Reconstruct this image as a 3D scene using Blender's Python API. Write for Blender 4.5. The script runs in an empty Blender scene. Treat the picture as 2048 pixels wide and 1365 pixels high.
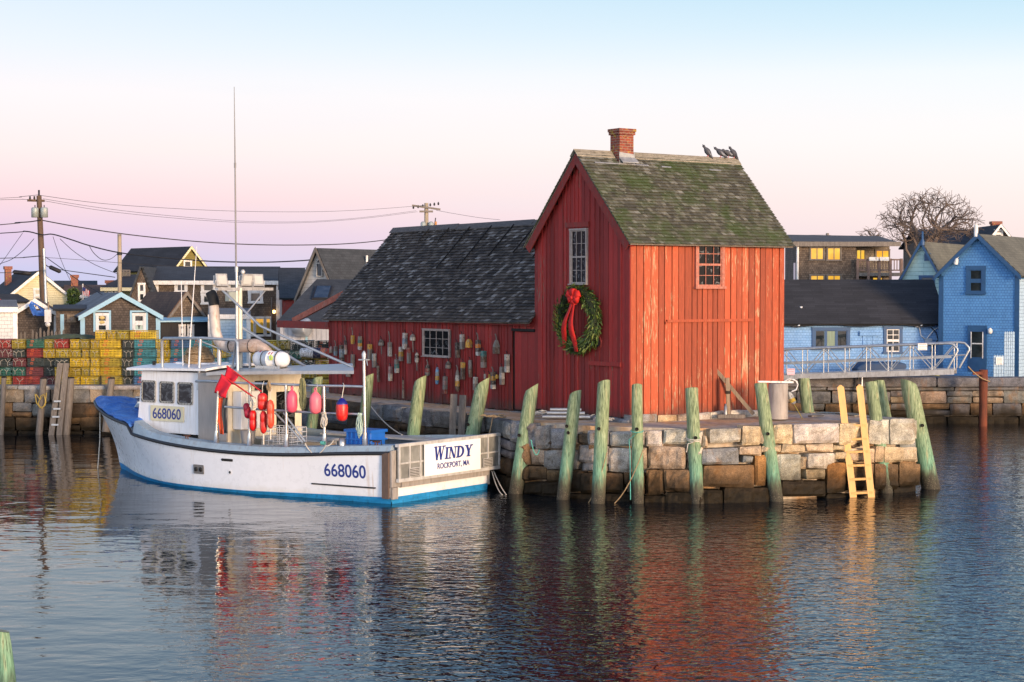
import bpy, math, random
from mathutils import Vector, Matrix, noise
random.seed(7)
R = math.radians
SC = bpy.context.scene
COL = SC.collection
# ---------------------------------------------------------------- camera model (used to read positions off real planes)
F = 3500.; CH = 5.4; HY = 580.
TH = math.atan((682.5-HY)/F)
def ray(px, py):
    a = (px-1024)/F; b = (682.5-py)/F
    return Vector((a, math.cos(TH)+b*math.sin(TH), -math.sin(TH)+b*math.cos(TH)))
def atY(px, py, Y):
    d = ray(px, py); t = Y/d.y
    return Vector((d.x*t, Y, CH+d.z*t))
def atz(px, py, z):
    d = ray(px, py); t = (z-CH)/d.z
    return Vector((d.x*t, d.y*t, z))
class Fr:
    """a local frame: origin + turn about z"""
    def __init__(s, o, ang):
        s.o = Vector(o); s.ang = ang; s.c = math.cos(ang); s.s = math.sin(ang)
    def loc(s, p):
        x = p[0]-s.o.x; y = p[1]-s.o.y
        return Vector((x*s.c+y*s.s, -x*s.s+y*s.c, p[2]-s.o.z))
    def dirl(s, d): return Vector((d[0]*s.c+d[1]*s.s, -d[0]*s.s+d[1]*s.c, d[2]))
    def w(s, p): return Vector((s.o.x+p[0]*s.c-p[1]*s.s, s.o.y+p[0]*s.s+p[1]*s.c, s.o.z+p[2]))
    def hit(s, px, py, ax, val):
        d = s.dirl(ray(px, py)); o = s.loc((0, 0, CH)); t = (val-o[ax])/d[ax]
        return o+d*t
# ---------------------------------------------------------------- mesh builder
class MB:
    def __init__(s):
        s.v = []; s.f = []; s.c = []; s.cur = None; s.sm = []
    def add(s, vs, fs, smooth=False):
        n = len(s.v); s.v += [tuple(v) for v in vs]
        s.c += [s.cur or (1, 1, 1)]*len(vs)
        s.f += [tuple(i+n for i in f) for f in fs]; s.sm += [smooth]*len(fs)
        return s
    def box(s, x0, x1, y0, y1, z0, z1):
        vs = [(x, y, z) for z in (z0, z1) for y in (y0, y1) for x in (x0, x1)]
        return s.add(vs, [(0, 2, 3, 1), (4, 5, 7, 6), (0, 1, 5, 4), (2, 6, 7, 3), (0, 4, 6, 2), (1, 3, 7, 5)])
    def obox(s, c, ax, ay, az):
        c = Vector(c); ax = Vector(ax); ay = Vector(ay); az = Vector(az)
        vs = [c+ax*i+ay*j+az*k for k in (-1, 1) for j in (-1, 1) for i in (-1, 1)]
        fl = ax.cross(ay).dot(az) < 0
        fs = [(0, 2, 3, 1), (4, 5, 7, 6), (0, 1, 5, 4), (2, 6, 7, 3), (0, 4, 6, 2), (1, 3, 7, 5)]
        return s.add(vs, [f[::-1] for f in fs] if fl else fs)
    def beam(s, p, q, w, h=None, up=(0, 0, 1)):
        p = Vector(p); q = Vector(q); h = h or w; d = (q-p); l = d.length/2; d.normalize(); up = Vector(up)
        if abs(d.dot(up)) > .98: up = Vector((0, 1, 0)) if abs(d.y) < .9 else Vector((1, 0, 0))
        a = d.cross(up).normalized(); b = a.cross(d)
        return s.obox((p+q)/2, d*l, a*(w/2), b*(h/2))
    def tube(s, pts, r, n=6, caps=True, smooth=True):
        pts = [Vector(p) for p in pts]; m = len(pts)
        rs = list(r) if isinstance(r, (list, tuple)) else [r]*m
        t0 = (pts[1]-pts[0]).normalized()
        u = t0.orthogonal().normalized(); vs = []
        for i, p in enumerate(pts):
            t = (pts[min(i+1, m-1)]-pts[max(i-1, 0)])
            t = t.normalized() if t.length > 1e-9 else t0
            u = (u-t*u.dot(t)); u = u.normalized() if u.length > 1e-6 else t.orthogonal().normalized()
            w = t.cross(u)
            for k in range(n):
                a = 2*math.pi*k/n; vs.append(p+(u*math.cos(a)+w*math.sin(a))*rs[i])
        fs = [(i*n+k, i*n+(k+1) % n, (i+1)*n+(k+1) % n, (i+1)*n+k) for i in range(m-1) for k in range(n)]
        s.add(vs, fs, smooth)
        if caps:
            s.add(vs[:n], [tuple(range(n))[::-1]]); s.add(vs[-n:], [tuple(range(n))])
        return s
    def lathe(s, prof, o=(0, 0, 0), ax=(0, 0, 1), n=12, smooth=True):
        o = Vector(o); ax = Vector(ax).normalized(); u = ax.orthogonal().normalized(); w = ax.cross(u)
        vs = [o+ax*z+(u*math.cos(2*math.pi*k/n)+w*math.sin(2*math.pi*k/n))*max(r, 1e-4) for r, z in prof for k in range(n)]
        m = len(prof)
        fs = [(i*n+k, i*n+(k+1) % n, (i+1)*n+(k+1) % n, (i+1)*n+k) for i in range(m-1) for k in range(n)]
        return s.add(vs, fs, smooth)
    def prism(s, poly, ext):
        poly = [Vector(p) for p in poly]; ext = Vector(ext); n = len(poly)
        nr = Vector((0, 0, 0))
        for i in range(n): nr += poly[i].cross(poly[(i+1) % n])
        if nr.dot(ext) > 0: poly = poly[::-1]
        vs = poly+[p+ext for p in poly]
        fs = [tuple(range(n)), tuple(range(2*n-1, n-1, -1))]
        fs += [(i, i+n, (i+1) % n+n, (i+1) % n) for i in range(n)]
        return s.add(vs, fs)
    def quad(s, *p): return s.add(p, [tuple(range(len(p)))])
    def build(s, name, mat, parent=None, loc=None, rz=0, bevel=0, solid=0):
        me = bpy.data.meshes.new(name); me.from_pydata(s.v, [], s.f)
        if any(c != (1, 1, 1) for c in s.c):
            at = me.attributes.new('Col', 'FLOAT_COLOR', 'POINT')
            at.data.foreach_set('color', [x for c in s.c for x in (*c, 1.)])
        me.polygons.foreach_set('use_smooth', s.sm)
        me.update()
        o = bpy.data.objects.new(name, me); COL.objects.link(o)
        if mat: me.materials.append(mat)
        if parent: o.parent = parent
        if loc is not None: o.location = loc
        o.rotation_euler.z = rz
        if bevel:
            b = o.modifiers.new('bevel', 'BEVEL'); b.width = bevel; b.segments = 2; b.limit_method = 'ANGLE'
        return o
def tag(o, label, cat, group=None, kind=None):
    if label: o['label'] = label
    if cat: o['category'] = cat
    if group: o['group'] = group
    if kind: o['kind'] = kind
    return o
def thing(name, label, cat, loc=(0, 0, 0), rz=0, group=None):
    o = bpy.data.objects.new(name, None); COL.objects.link(o); o.empty_display_size = .2
    o.location = loc; o.rotation_euler.z = rz
    return tag(o, label, cat, group)
def struct(o): o['kind'] = 'structure'; return o
def sag(p, q, drop, n=14):
    p = Vector(p); q = Vector(q)
    return [p.lerp(q, i/n)-Vector((0, 0, drop*4*(i/n)*(1-i/n))) for i in range(n+1)]
# ---------------------------------------------------------------- materials
def srgb(r, g, b):
    f = lambda c: (c/12.92 if c <= .04045 else ((c+.055)/1.055)**2.4)
    return (f(r/255), f(g/255), f(b/255))
class NT:
    def __init__(s, name):
        s.m = bpy.data.materials.new(name); s.m.use_nodes = True
        s.t = s.m.node_tree; s.N = s.t.nodes; s.L = s.t.links
        s.b = s.N['Principled BSDF']; s.out = s.N['Material Output']; s.co = None
    def n(s, typ, **kw):
        nd = s.N.new(typ)
        for k, v in kw.items(): setattr(nd, k, v)
        return nd
    def coord(s, scale=(1, 1, 1), rot=(0, 0, 0), gen='Object'):
        if not s.co: s.co = s.n('ShaderNodeTexCoord')
        mp = s.n('ShaderNodeMapping'); mp.inputs['Scale'].default_value = scale; mp.inputs['Rotation'].default_value = rot
        s.L.new(s.co.outputs[gen], mp.inputs['Vector']); return mp.outputs[0]
    def noise(s, scale=5, detail=5, stretch=(1, 1, 1), rough=.55, vec=None, dist=0):
        nd = s.n('ShaderNodeTexNoise'); nd.inputs['Scale'].default_value = scale; nd.inputs['Detail'].default_value = detail
        nd.inputs['Roughness'].default_value = rough; nd.inputs['Distortion'].default_value = dist
        s.L.new(vec or s.coord(stretch), nd.inputs['Vector']); return nd.outputs[0]
    def ramp(s, fac, stops, interp='LINEAR'):
        nd = s.n('ShaderNodeValToRGB'); cr = nd.color_ramp; cr.interpolation = interp
        while len(cr.elements) < len(stops): cr.elements.new(.5)
        for e, (p, c) in zip(cr.elements, stops):
            e.position = p; e.color = (*c, 1) if isinstance(c, (tuple, list)) else (c, c, c, 1)
        s.L.new(fac, nd.inputs[0]); return nd.outputs[0]
    def mix(s, fac, a, b, mode='MIX'):
        nd = s.n('ShaderNodeMix', data_type='RGBA', blend_type=mode)
        for i, v in ((0, fac), (6, a), (7, b)):
            sock = nd.inputs[i]
            if hasattr(v, 'node'): s.L.new(v, sock)
            elif isinstance(v, (tuple, list)): sock.default_value = (*v, 1) if len(v) == 3 else v
            else: sock.default_value = v if i == 0 else (v, v, v, 1)
        return nd.outputs[2]
    def math(s, op, a, b=0, c=0):
        nd = s.n('ShaderNodeMath', operation=op)
        for i, v in enumerate((a, b, c)):
            if hasattr(v, 'node'): s.L.new(v, nd.inputs[i])
            else: nd.inputs[i].default_value = v
        return nd.outputs[0]
    def island(s): return s.n('ShaderNodeNewGeometry').outputs['Random Per Island']
    def objrand(s): return s.n('ShaderNodeObjectInfo').outputs['Random']
    def attr(s): return s.n('ShaderNodeAttribute', attribute_name='Col').outputs['Color']
    def z(s, what='Object'):
        if not s.co: s.co = s.n('ShaderNodeTexCoord')
        x = s.n('ShaderNodeSeparateXYZ')
        if what == 'World': s.L.new(s.n('ShaderNodeNewGeometry').outputs['Position'], x.inputs[0])
        else: s.L.new(s.co.outputs[what], x.inputs[0])
        return x.outputs
    def bump(s, h, strength=.3, dist=.02, prev=None):
        nd = s.n('ShaderNodeBump'); nd.inputs['Strength'].default_value = strength; nd.inputs['Distance'].default_value = dist
        s.L.new(h, nd.inputs['Height'])
        if prev: s.L.new(prev, nd.inputs['Normal'])
        return nd.outputs[0]
    def done(s, col, rough=.6, nrm=None, metal=0, spec=None, coat=0):
        b = s.b
        if hasattr(col, 'node'): s.L.new(col, b.inputs['Base Color'])
        else: b.inputs['Base Color'].default_value = (*col, 1)
        if hasattr(rough, 'node'): s.L.new(rough, b.inputs['Roughness'])
        else: b.inputs['Roughness'].default_value = rough
        b.inputs['Metallic'].default_value = metal
        if spec is not None: b.inputs['Specular IOR Level'].default_value = spec
        if coat: b.inputs['Coat Weight'].default_value = coat
        if nrm: s.L.new(nrm, b.inputs['Normal'])
        return s.m
def mul(c, k): return tuple(x*k for x in c)
_mc = {}
def plain(name, c, rough=.5, metal=0, var=.25, scale=3, stretch=(1, 1, 1), bump=.1, bs=40, dirt=None, isl=0, attr=False):
    """a worn single-colour surface: noise in colour and roughness, fine bump, optional dirt streaks"""
    if name in _mc: return _mc[name]
    t = NT(name)
    base = t.attr() if attr else None
    nz = t.noise(scale, 6, stretch)
    k = t.ramp(nz, [(.25, 1-var), (.75, 1+var*.4)])
    col = t.mix(1., base if attr else c, k, 'MULTIPLY')
    if isl:
        col = t.mix(1., col, t.ramp(t.island(), [(0, 1-isl), (1, 1+isl*.5)]), 'MULTIPLY')
    if dirt:
        d = t.noise(scale*1.7, 8, (stretch[0]*2, stretch[1]*2, stretch[2]*.5), .65)
        col = t.mix(t.ramp(d, [(.52, 0.), (.7, .75)]), col, dirt)
    nb = t.noise(bs, 3, stretch)
    rr = t.ramp(nz, [(.2, max(rough-.12, .03)), (.8, min(rough+.12, 1))])
    _mc[name] = t.done(col, rr, t.bump(nb, bump, .01) if bump else None, metal); return _mc[name]
def emit(name, c, s):
    t = NT(name); t.b.inputs['Emission Color'].default_value = (*c, 1); t.b.inputs['Emission Strength'].default_value = s
    return t.done(mul(c, .5), .4)
def glass(name, c=(.015, .02, .025), rough=.04):
    t = NT(name); nz = t.noise(2.5, 3)
    return t.done(t.mix(t.ramp(nz, [(.4, 0.), (.7, 1.)]), mul(c, .4), c), rough, t.bump(t.noise(1.3, 2), .05, .02), 0, .35)
def painted_boards(name, paint, wood, peel, dark=.55):
    """old boards under thin paint: every board its own tone, vertical grain, flaking to bare wood"""
    t = NT(name)
    g = t.noise(9, 7, (6, 6, .35), .65)
    col = t.mix(1., paint, t.ramp(t.island(), [(0, dark), (.5, .9), (1, 1.25)]), 'MULTIPLY')
    col = t.mix(1., col, t.ramp(g, [(.3, .62), (.62, 1.12)]), 'MULTIPLY')
    f1 = t.noise(5, 10, (5, 5, .55), .72); f2 = t.noise(.55, 3, (1.4, 1.4, .8))
    isl = t.math('MULTIPLY', t.island(), .12)
    m = t.math('ADD', t.math('ADD', f1, t.math('MULTIPLY', f2, .45)), isl)
    fl = t.ramp(m, [(peel, 0.), (peel+.035, 1.)])
    wd = t.mix(t.noise(14, 5, (4, 4, .4)), mul(wood, .6), wood)
    col = t.mix(fl, col, wd)
    sp = t.noise(38, 4, (1, 1, .4), .7)
    col = t.mix(t.ramp(sp, [(.66, 0.), (.72, .8)]), col, wood)
    zz = t.z()[2]
    low = t.math('ADD', zz, t.math('MULTIPLY', t.noise(3, 4), .5))
    col = t.mix(t.ramp(low, [(.18, .7), (.5, 0.)]), col, (.05, .035, .025))
    return t.done(col, .72, t.bump(g, .5, .012))
def shingle_geo(name, stops, moss, mossamt, lich):
    t = NT(name)
    isl = t.island(); g = t.noise(16, 6, (1, 1, 1), .6)
    col = t.ramp(isl, stops)
    col = t.mix(1., col, t.ramp(g, [(.3, .6), (.7, 1.2)]), 'MULTIPLY')
    m = t.noise(1.1, 8, (1, 1, 1), .68)
    col = t.mix(t.ramp(m, [(mossamt, 0.), (mossamt+.16, .8)]), col, moss)
    l = t.noise(7, 8, (1, 1, 1), .75)
    col = t.mix(t.ramp(l, [(.61, 0.), (.66, .75)]), col, lich)
    return t.done(col, .85, t.bump(g, .6, .01))
def wall_shingles(name, c1, c2, bw=.12, rh=.11, dark=(.02, .017, .014), paint=False, rot=(R(90), 0, 0), gap=.006, streak=True):
    """shingle-clad wall: courses from a brick pattern in x-z (wall local frame)"""
    t = NT(name)
    b = t.n('ShaderNodeTexBrick'); b.offset = .5; b.squash = 1
    for k, v in (('Scale', 1), ('Mortar Size', gap), ('Mortar Smooth', .2), ('Bias', 0), ('Brick Width', bw), ('Row Height', rh)): b.inputs[k].default_value = v
    b.inputs['Color1'].default_value = (*c1, 1); b.inputs['Color2'].default_value = (*c2, 1); b.inputs['Mortar'].default_value = (*dark, 1)
    xyz = t.z()
    cx = t.n('ShaderNodeCombineXYZ')
    t.L.new(t.math('ADD', xyz[0], xyz[1]), cx.inputs[0]); t.L.new(xyz[2], cx.inputs[1])
    t.L.new(cx.outputs[0], b.inputs['Vector'])
    col = b.outputs['Color']
    nz = t.noise(1.4, 7, (1, 1, .6), .65)
    col = t.mix(1., col, t.ramp(nz, [(.3, .55 if not paint else .85), (.7, 1.3 if not paint else 1.08)]), 'MULTIPLY')
    nf = t.noise(14, 4, (2, 2, .4))
    col = t.mix(1., col, t.ramp(nf, [(.3, .7 if not paint else .9), (.7, 1.2 if not paint else 1.06)]), 'MULTIPLY')
    saw = t.math('FRACT', t.math('DIVIDE', xyz[2], rh))
    h = t.math('SUBTRACT', t.math('MULTIPLY', b.outputs['Fac'], -.6), saw)
    return t.done(col, .8, t.bump(h, .7, .02))
def roof_tex(name, c1, c2, bw=.3, rh=.15):
    """asphalt shingle roof: strip pattern along the slope"""
    t = NT(name)
    b = t.n('ShaderNodeTexBrick'); b.offset = .5
    for k, v in (('Scale', 1), ('Mortar Size', .006), ('Mortar Smooth', .3), ('Bias', 0), ('Brick Width', bw), ('Row Height', rh)): b.inputs[k].default_value = v
    b.inputs['Color1'].default_value = (*c1, 1); b.inputs['Color2'].default_value = (*c2, 1); b.inputs['Mortar'].default_value = (*mul(c1, .45), 1)
    t.L.new(t.coord(gen='UV'), b.inputs['Vector'])
    nz = t.noise(.8, 6); nf = t.noise(25, 3)
    col = t.mix(1., b.outputs['Color'], t.ramp(nz, [(.3, .75), (.7, 1.2)]), 'MULTIPLY')
    col = t.mix(1., col, t.ramp(nf, [(.3, .8), (.7, 1.2)]), 'MULTIPLY')
    return t.done(col, .88, t.bump(b.outputs['Fac'], -.4, .01))
def brick_mat(name, c1, c2, mort, bw=.2, rh=.07):
    t = NT(name)
    b = t.n('ShaderNodeTexBrick'); b.offset = .5
    for k, v in (('Scale', 1), ('Mortar Size', .008), ('Brick Width', bw), ('Row Height', rh)): b.inputs[k].default_value = v
    b.inputs['Color1'].default_value = (*c1, 1); b.inputs['Color2'].default_value = (*c2, 1); b.inputs['Mortar'].default_value = (*mort, 1)
    xyz = t.z(); cx = t.n('ShaderNodeCombineXYZ')
    t.L.new(t.math('ADD', xyz[0], xyz[1]), cx.inputs[0]); t.L.new(xyz[2], cx.inputs[1]); t.L.new(cx.outputs[0], b.inputs['Vector'])
    col = t.mix(t.ramp(t.noise(6, 6), [(.58, 0.), (.66, .8)]), b.outputs['Color'], (.38, .25, .03))
    col = t.mix(1., col, t.ramp(t.noise(20, 4), [(.3, .7), (.7, 1.15)]), 'MULTIPLY')
    return t.done(col, .85, t.bump(b.outputs['Fac'], -.6, .01))
def stone_mat(name, tint=1.):
    """granite blocks: own tone per block (Col), speckle, rust; a dark wet tide band near the water"""
    t = NT(name)
    col = t.attr()
    col = t.mix(1., col, t.ramp(t.noise(3, 7, rough=.65), [(.3, .5*tint), (.7, 1.35*tint)]), 'MULTIPLY')
    col = t.mix(1., col, t.ramp(t.noise(45, 3), [(.35, .6), (.65, 1.28)]), 'MULTIPLY')
    rust = t.noise(2.2, 6, (1, 1, .5), .6)
    col = t.mix(t.ramp(rust, [(.55, 0.), (.72, .6)]), col, (.26, .13, .045))
    zz = t.math('MULTIPLY', t.math('ADD', t.z('World')[2], t.math('MULTIPLY', t.noise(1.6, 5, (1, 1, .6)), .75)), .5)
    wet = t.ramp(zz, [(.3, 1.), (.44, .8), (.56, .32), (.78, 0.)])
    col = t.mix(wet, col, t.mix(t.noise(9, 5), (.006, .006, .005), (.028, .02, .01)))
    bm = t.bump(t.noise(22, 6, rough=.7), .5, .03)
    rg = t.ramp(wet, [(0., .9), (1., .65)])
    return t.done(col, rg, t.bump(t.noise(3, 4), .6, .08, bm), 0, .12)
# ---------------------------------------------------------------- render, camera, world, sun
SC.render.engine = 'CYCLES'
SC.cycles.use_denoising = True
SC.cycles.max_bounces = 8; SC.cycles.transparent_max_bounces = 24
SC.cycles.caustics_reflective = False; SC.cycles.caustics_refractive = False
SC.cycles.sample_clamp_indirect = 6
SC.view_settings.view_transform = 'Standard'; SC.view_settings.look = 'None'; SC.view_settings.exposure = 0.22; SC.view_settings.gamma = 1
cd = bpy.data.cameras.new('camera'); cam = bpy.data.objects.new('camera', cd); COL.objects.link(cam); SC.camera = cam
cd.sensor_width = 36; cd.sensor_fit = 'HORIZONTAL'; cd.lens = F/2048*36; cd.clip_end = 6000; cd.clip_start = .5
cam.location = (0, 0, CH); cam.rotation_euler = (R(90)-TH, 0, 0)

SUN_AZ = Vector((.6, -.8, 0)); SUN_EL = R(7)
w = bpy.data.worlds.new('World'); SC.world = w; w.use_nodes = True
wt = w.node_tree; wn = wt.nodes; wl = wt.links
bg = wn['Background']
def wmath(op, a, b=0., c=0.):
    nd = wn.new('ShaderNodeMath'); nd.operation = op
    for i, v in enumerate((a, b, c)):
        if hasattr(v, 'node'): wl.new(v, nd.inputs[i])
        else: nd.inputs[i].default_value = v
    return nd.outputs[0]
def wramp(fac, stops):
    nd = wn.new('ShaderNodeValToRGB'); cr = nd.color_ramp
    while len(cr.elements) < len(stops): cr.elements.new(.5)
    for e, (p, c) in zip(cr.elements, stops): e.position = p; e.color = (*c, 1)
    wl.new(fac, nd.inputs[0]); return nd.outputs[0]
def wmix(fac, a, b, mode='MIX'):
    nd = wn.new('ShaderNodeMix'); nd.data_type = 'RGBA'; nd.blend_type = mode
    for sock, v in ((nd.inputs[0], fac), (nd.inputs[6], a), (nd.inputs[7], b)):
        if hasattr(v, 'node'): wl.new(v, sock)
        elif isinstance(v, (int, float)): sock.default_value = v
        else: sock.default_value = (*v, 1)
    return nd.outputs[2]
tc = wn.new('ShaderNodeTexCoord'); sx = wn.new('ShaderNodeSeparateXYZ'); wl.new(tc.outputs['Generated'], sx.inputs[0])
X, Yd, Z = sx.outputs
up = wmath('MAXIMUM', Z, 0.)
el = wmath('POWER', up, .5)                                    # spreads the low sky over the ramp
q = lambda z: z**.5
left = wramp(el, [(0, srgb(190, 200, 234)), (q(.012), srgb(204, 202, 236)), (q(.03), srgb(226, 202, 230)), (q(.05), srgb(248, 215, 222)),
                  (q(.078), srgb(252, 235, 234)), (q(.108), srgb(252, 243, 245)), (q(.135), srgb(236, 241, 249)), (q(.18), srgb(214, 232, 247)),
                  (q(.3), srgb(160, 200, 240)), (q(.5), srgb(100, 150, 214)), (q(.75), srgb(70, 108, 170)), (1, srgb(48, 78, 138))])
right = wramp(el, [(0, srgb(236, 216, 222)), (q(.012), srgb(246, 223, 221)), (q(.03), srgb(252, 231, 224)), (q(.055), srgb(253, 240, 235)),
                   (q(.085), srgb(252, 247, 246)), (q(.12), srgb(240, 246, 250)), (q(.145), srgb(208, 234, 247)), (q(.18), srgb(172, 218, 242)),
                   (q(.3), srgb(142, 196, 240)), (q(.5), srgb(92, 148, 214)), (q(.75), srgb(70, 108, 170)), (1, srgb(48, 78, 138))])
az = wramp(wmath('MULTIPLY_ADD', X, 1.55, .45), [(0, (0, 0, 0)), (1, (1, 1, 1))])
sky = wmix(1., wmix(az, left, right), (.885, .895, .9), 'MULTIPLY')
# the afterglow low in the west, behind the camera and to its right
dt = wmath('ADD', wmath('MULTIPLY', X, SUN_AZ.x), wmath('MULTIPLY', Yd, SUN_AZ.y))
ga = wramp(dt, [(.35, (0, 0, 0)), (1., (1, 1, 1))])
ge = wramp(up, [(0, (1, 1, 1)), (.12, (.7, .7, .7)), (.4, (0, 0, 0))])
glow = wmix(1., ga, ge, 'MULTIPLY')
sky = wmix(1., sky, wmix(1., glow, (1.9, .95, .3), 'MULTIPLY'), 'ADD')
# the whole western half of the sky (behind the camera) is the brighter one after sundown
wb = wmix(1., wramp(wmath('MULTIPLY_ADD', Yd, -.5, .5), [(.42, (0, 0, 0)), (.8, (1, 1, 1))]), wramp(up, [(0, (1, 1, 1)), (.3, (.75, .75, .75)), (.8, (.12, .12, .12))]), 'MULTIPLY')
sky = wmix(1., sky, wmix(1., wb, (1.3, 1.42, 1.56), 'MULTIPLY'), 'ADD')
ns = wn.new('ShaderNodeTexSky'); ns.sky_type = 'NISHITA'; ns.sun_disc = False
ns.sun_elevation = SUN_EL; ns.sun_rotation = math.atan2(SUN_AZ.x, SUN_AZ.y)
sky = wmix(1., sky, wmix(1., ns.outputs[0], (.005, .005, .005), 'MULTIPLY'), 'ADD')
# a few thin far clouds
cn = wn.new('ShaderNodeTexNoise'); cn.inputs['Scale'].default_value = 3.2; cn.inputs['Detail'].default_value = 6
cm = wn.new('ShaderNodeMapping'); cm.inputs['Scale'].default_value = (1, 1, 9); wl.new(tc.outputs['Generated'], cm.inputs[0]); wl.new(cm.outputs[0], cn.inputs['Vector'])
sky = wmix(wramp(cn.outputs[0], [(.6, (0, 0, 0)), (.8, (.22, .22, .22))]), sky, srgb(216, 226, 238))
wl.new(sky, bg.inputs[0]); bg.inputs[1].default_value = 1.0
sl = bpy.data.lights.new('sun', 'SUN'); sun = bpy.data.objects.new('sun', sl); COL.objects.link(sun)
sl.energy = 4.6; sl.angle = R(14); sl.color = (1., .68, .42)
sun.rotation_euler = Vector((-SUN_AZ.x*math.cos(SUN_EL), -SUN_AZ.y*math.cos(SUN_EL), -math.sin(SUN_EL))).to_track_quat('-Z', 'Y').to_euler()

# ---------------------------------------------------------------- water
t = NT('water')
v = t.coord((1, 1, 1))
n1 = t.noise(1., 2, vec=t.coord((3.3, 4.7, 1)), rough=.55, dist=.5)
n2 = t.noise(1., 2, vec=t.coord((.6, .9, 1), (0, 0, R(18))))
n3 = t.noise(1., 1, vec=t.coord((6., 8., 1)))
pm = t.ramp(t.noise(1., 3, vec=t.coord((.045, .1, 1), (0, 0, R(25)))), [(.35, .4), (.6, 1.15)])
lee = t.ramp(t.math('MULTIPLY_ADD', t.z()[0], .05, .62), [(.3, .13), (.74, 1.)])       # calmer water toward the inner harbour at the left
pm = t.math('MULTIPLY', pm, lee)
h = t.math('MULTIPLY', t.math('ADD', n1, t.math('MULTIPLY', n3, .26)), pm)
h = t.math('ADD', h, t.math('MULTIPLY', n2, 1.))
WATER_BUMP = (1., .029)
t.b.inputs['IOR'].default_value = 1.33
wmat = t.done(srgb(6, 16, 24), .02, t.bump(h, WATER_BUMP[0], WATER_BUMP[1]), 0, .5)
m = MB(); m.quad((-400, -80, 0), (400, -80, 0), (400, 400, 0), (-400, 400, 0))
struct(m.build('water', wmat))

# ---------------------------------------------------------------- land
DECK = 1.9
HA = math.atan2(.571, .821)
HF = Fr(atz(1260, 834, 2.03), HA)                               # frame of the red shack: corner nearest the camera
LW = 65.6; RW = 70.5
gm = plain('packed_gravel', (.17, .155, .135), .9, 0, .4, 1.2, bump=.4, bs=30)
m = MB()
z = 1.74
m.prism([(-700, LW+.45, z), (-12.2, LW+.45, z), (-8, RW+.45, z), (700, RW+.45, z), (1200, 3200, z), (-1200, 3200, z)], (0, 0, -2.6))
struct(m.build('ground', gm))
# ---------------------------------------------------------------- shared surface materials
RED = (.34, .030, .022)
m_side = painted_boards('weathered_red_boards_sunlit', (.36, .066, .022), (.5, .32, .18), .897, .66)  # same red paint as the gable, with warm sunlight put into the colour
m_gab = painted_boards('red_boards_shaded', (.27, .018, .014), (.2, .12, .08), .93)  # gable and shed: the same red darkened, shade put into the colour
m_shed = painted_boards('shed_red_boards_shaded', (.24, .016, .013), (.2, .11, .075), .93)
m_trim = plain('red_trim', (.22, .018, .012), .7, 0, .45, 5, (1, 1, 1), .4, 30, (.12, .06, .045))
m_roof = shingle_geo('mossy_shingles', [(0, (.05, .048, .034)), (.5, (.095, .092, .066)), (.85, (.135, .132, .1)), (1, (.23, .228, .19))], (.045, .075, .012), .46, (.36, .38, .28))
m_roofs = shingle_geo('grey_shingles', [(0, (.02, .016, .013)), (.5, (.056, .043, .033)), (.85, (.1, .083, .068)), (1, (.25, .23, .21))], (.03, .032, .018), .66, (.2, .2, .18))
m_dark = plain('dark_inside', (.006, .005, .005), .9, var=.2, bump=0)
m_glass = glass('window_glass')
m_glassc = None
def curtain_glass():
    t = NT('window_glass_with_lace')
    nz = t.noise(2.6, 2, dist=2.2); k = t.ramp(nz, [(.6, 0.), (.63, 1.), (.66, .5), (.68, 0.)])
    return t.done(t.mix(k, (.003, .004, .005), (.14, .145, .15)), .06, None, 0, .15)
m_glassc = curtain_glass()
m_white = plain('white_paint', (.72, .71, .68), .5, 0, .2, 4, dirt=(.35, .28, .2))
m_sash = plain('old_white_sash', (.36, .31, .28), .6, 0, .4, 12, dirt=(.2, .12, .09))
m_redsash = plain('faded_red_sash', (.4, .13, .085), .65, 0, .4, 12, dirt=(.45, .33, .26))
m_wood = plain('bare_wood', (.27, .2, .13), .75, 0, .45, 4, (6, 6, .8), .4, 20)
m_oldwood = plain('grey_weathered_wood', (.19, .165, .14), .85, 0, .55, 5, (5, 5, .5), .6, 22, (.06, .05, .04))
m_gran = stone_mat('granite')
m_granfar = stone_mat('dark_granite', .8)
m_lead = plain('lead_sheet', (.33, .34, .34), .5, .4, .3, 6)

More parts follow.
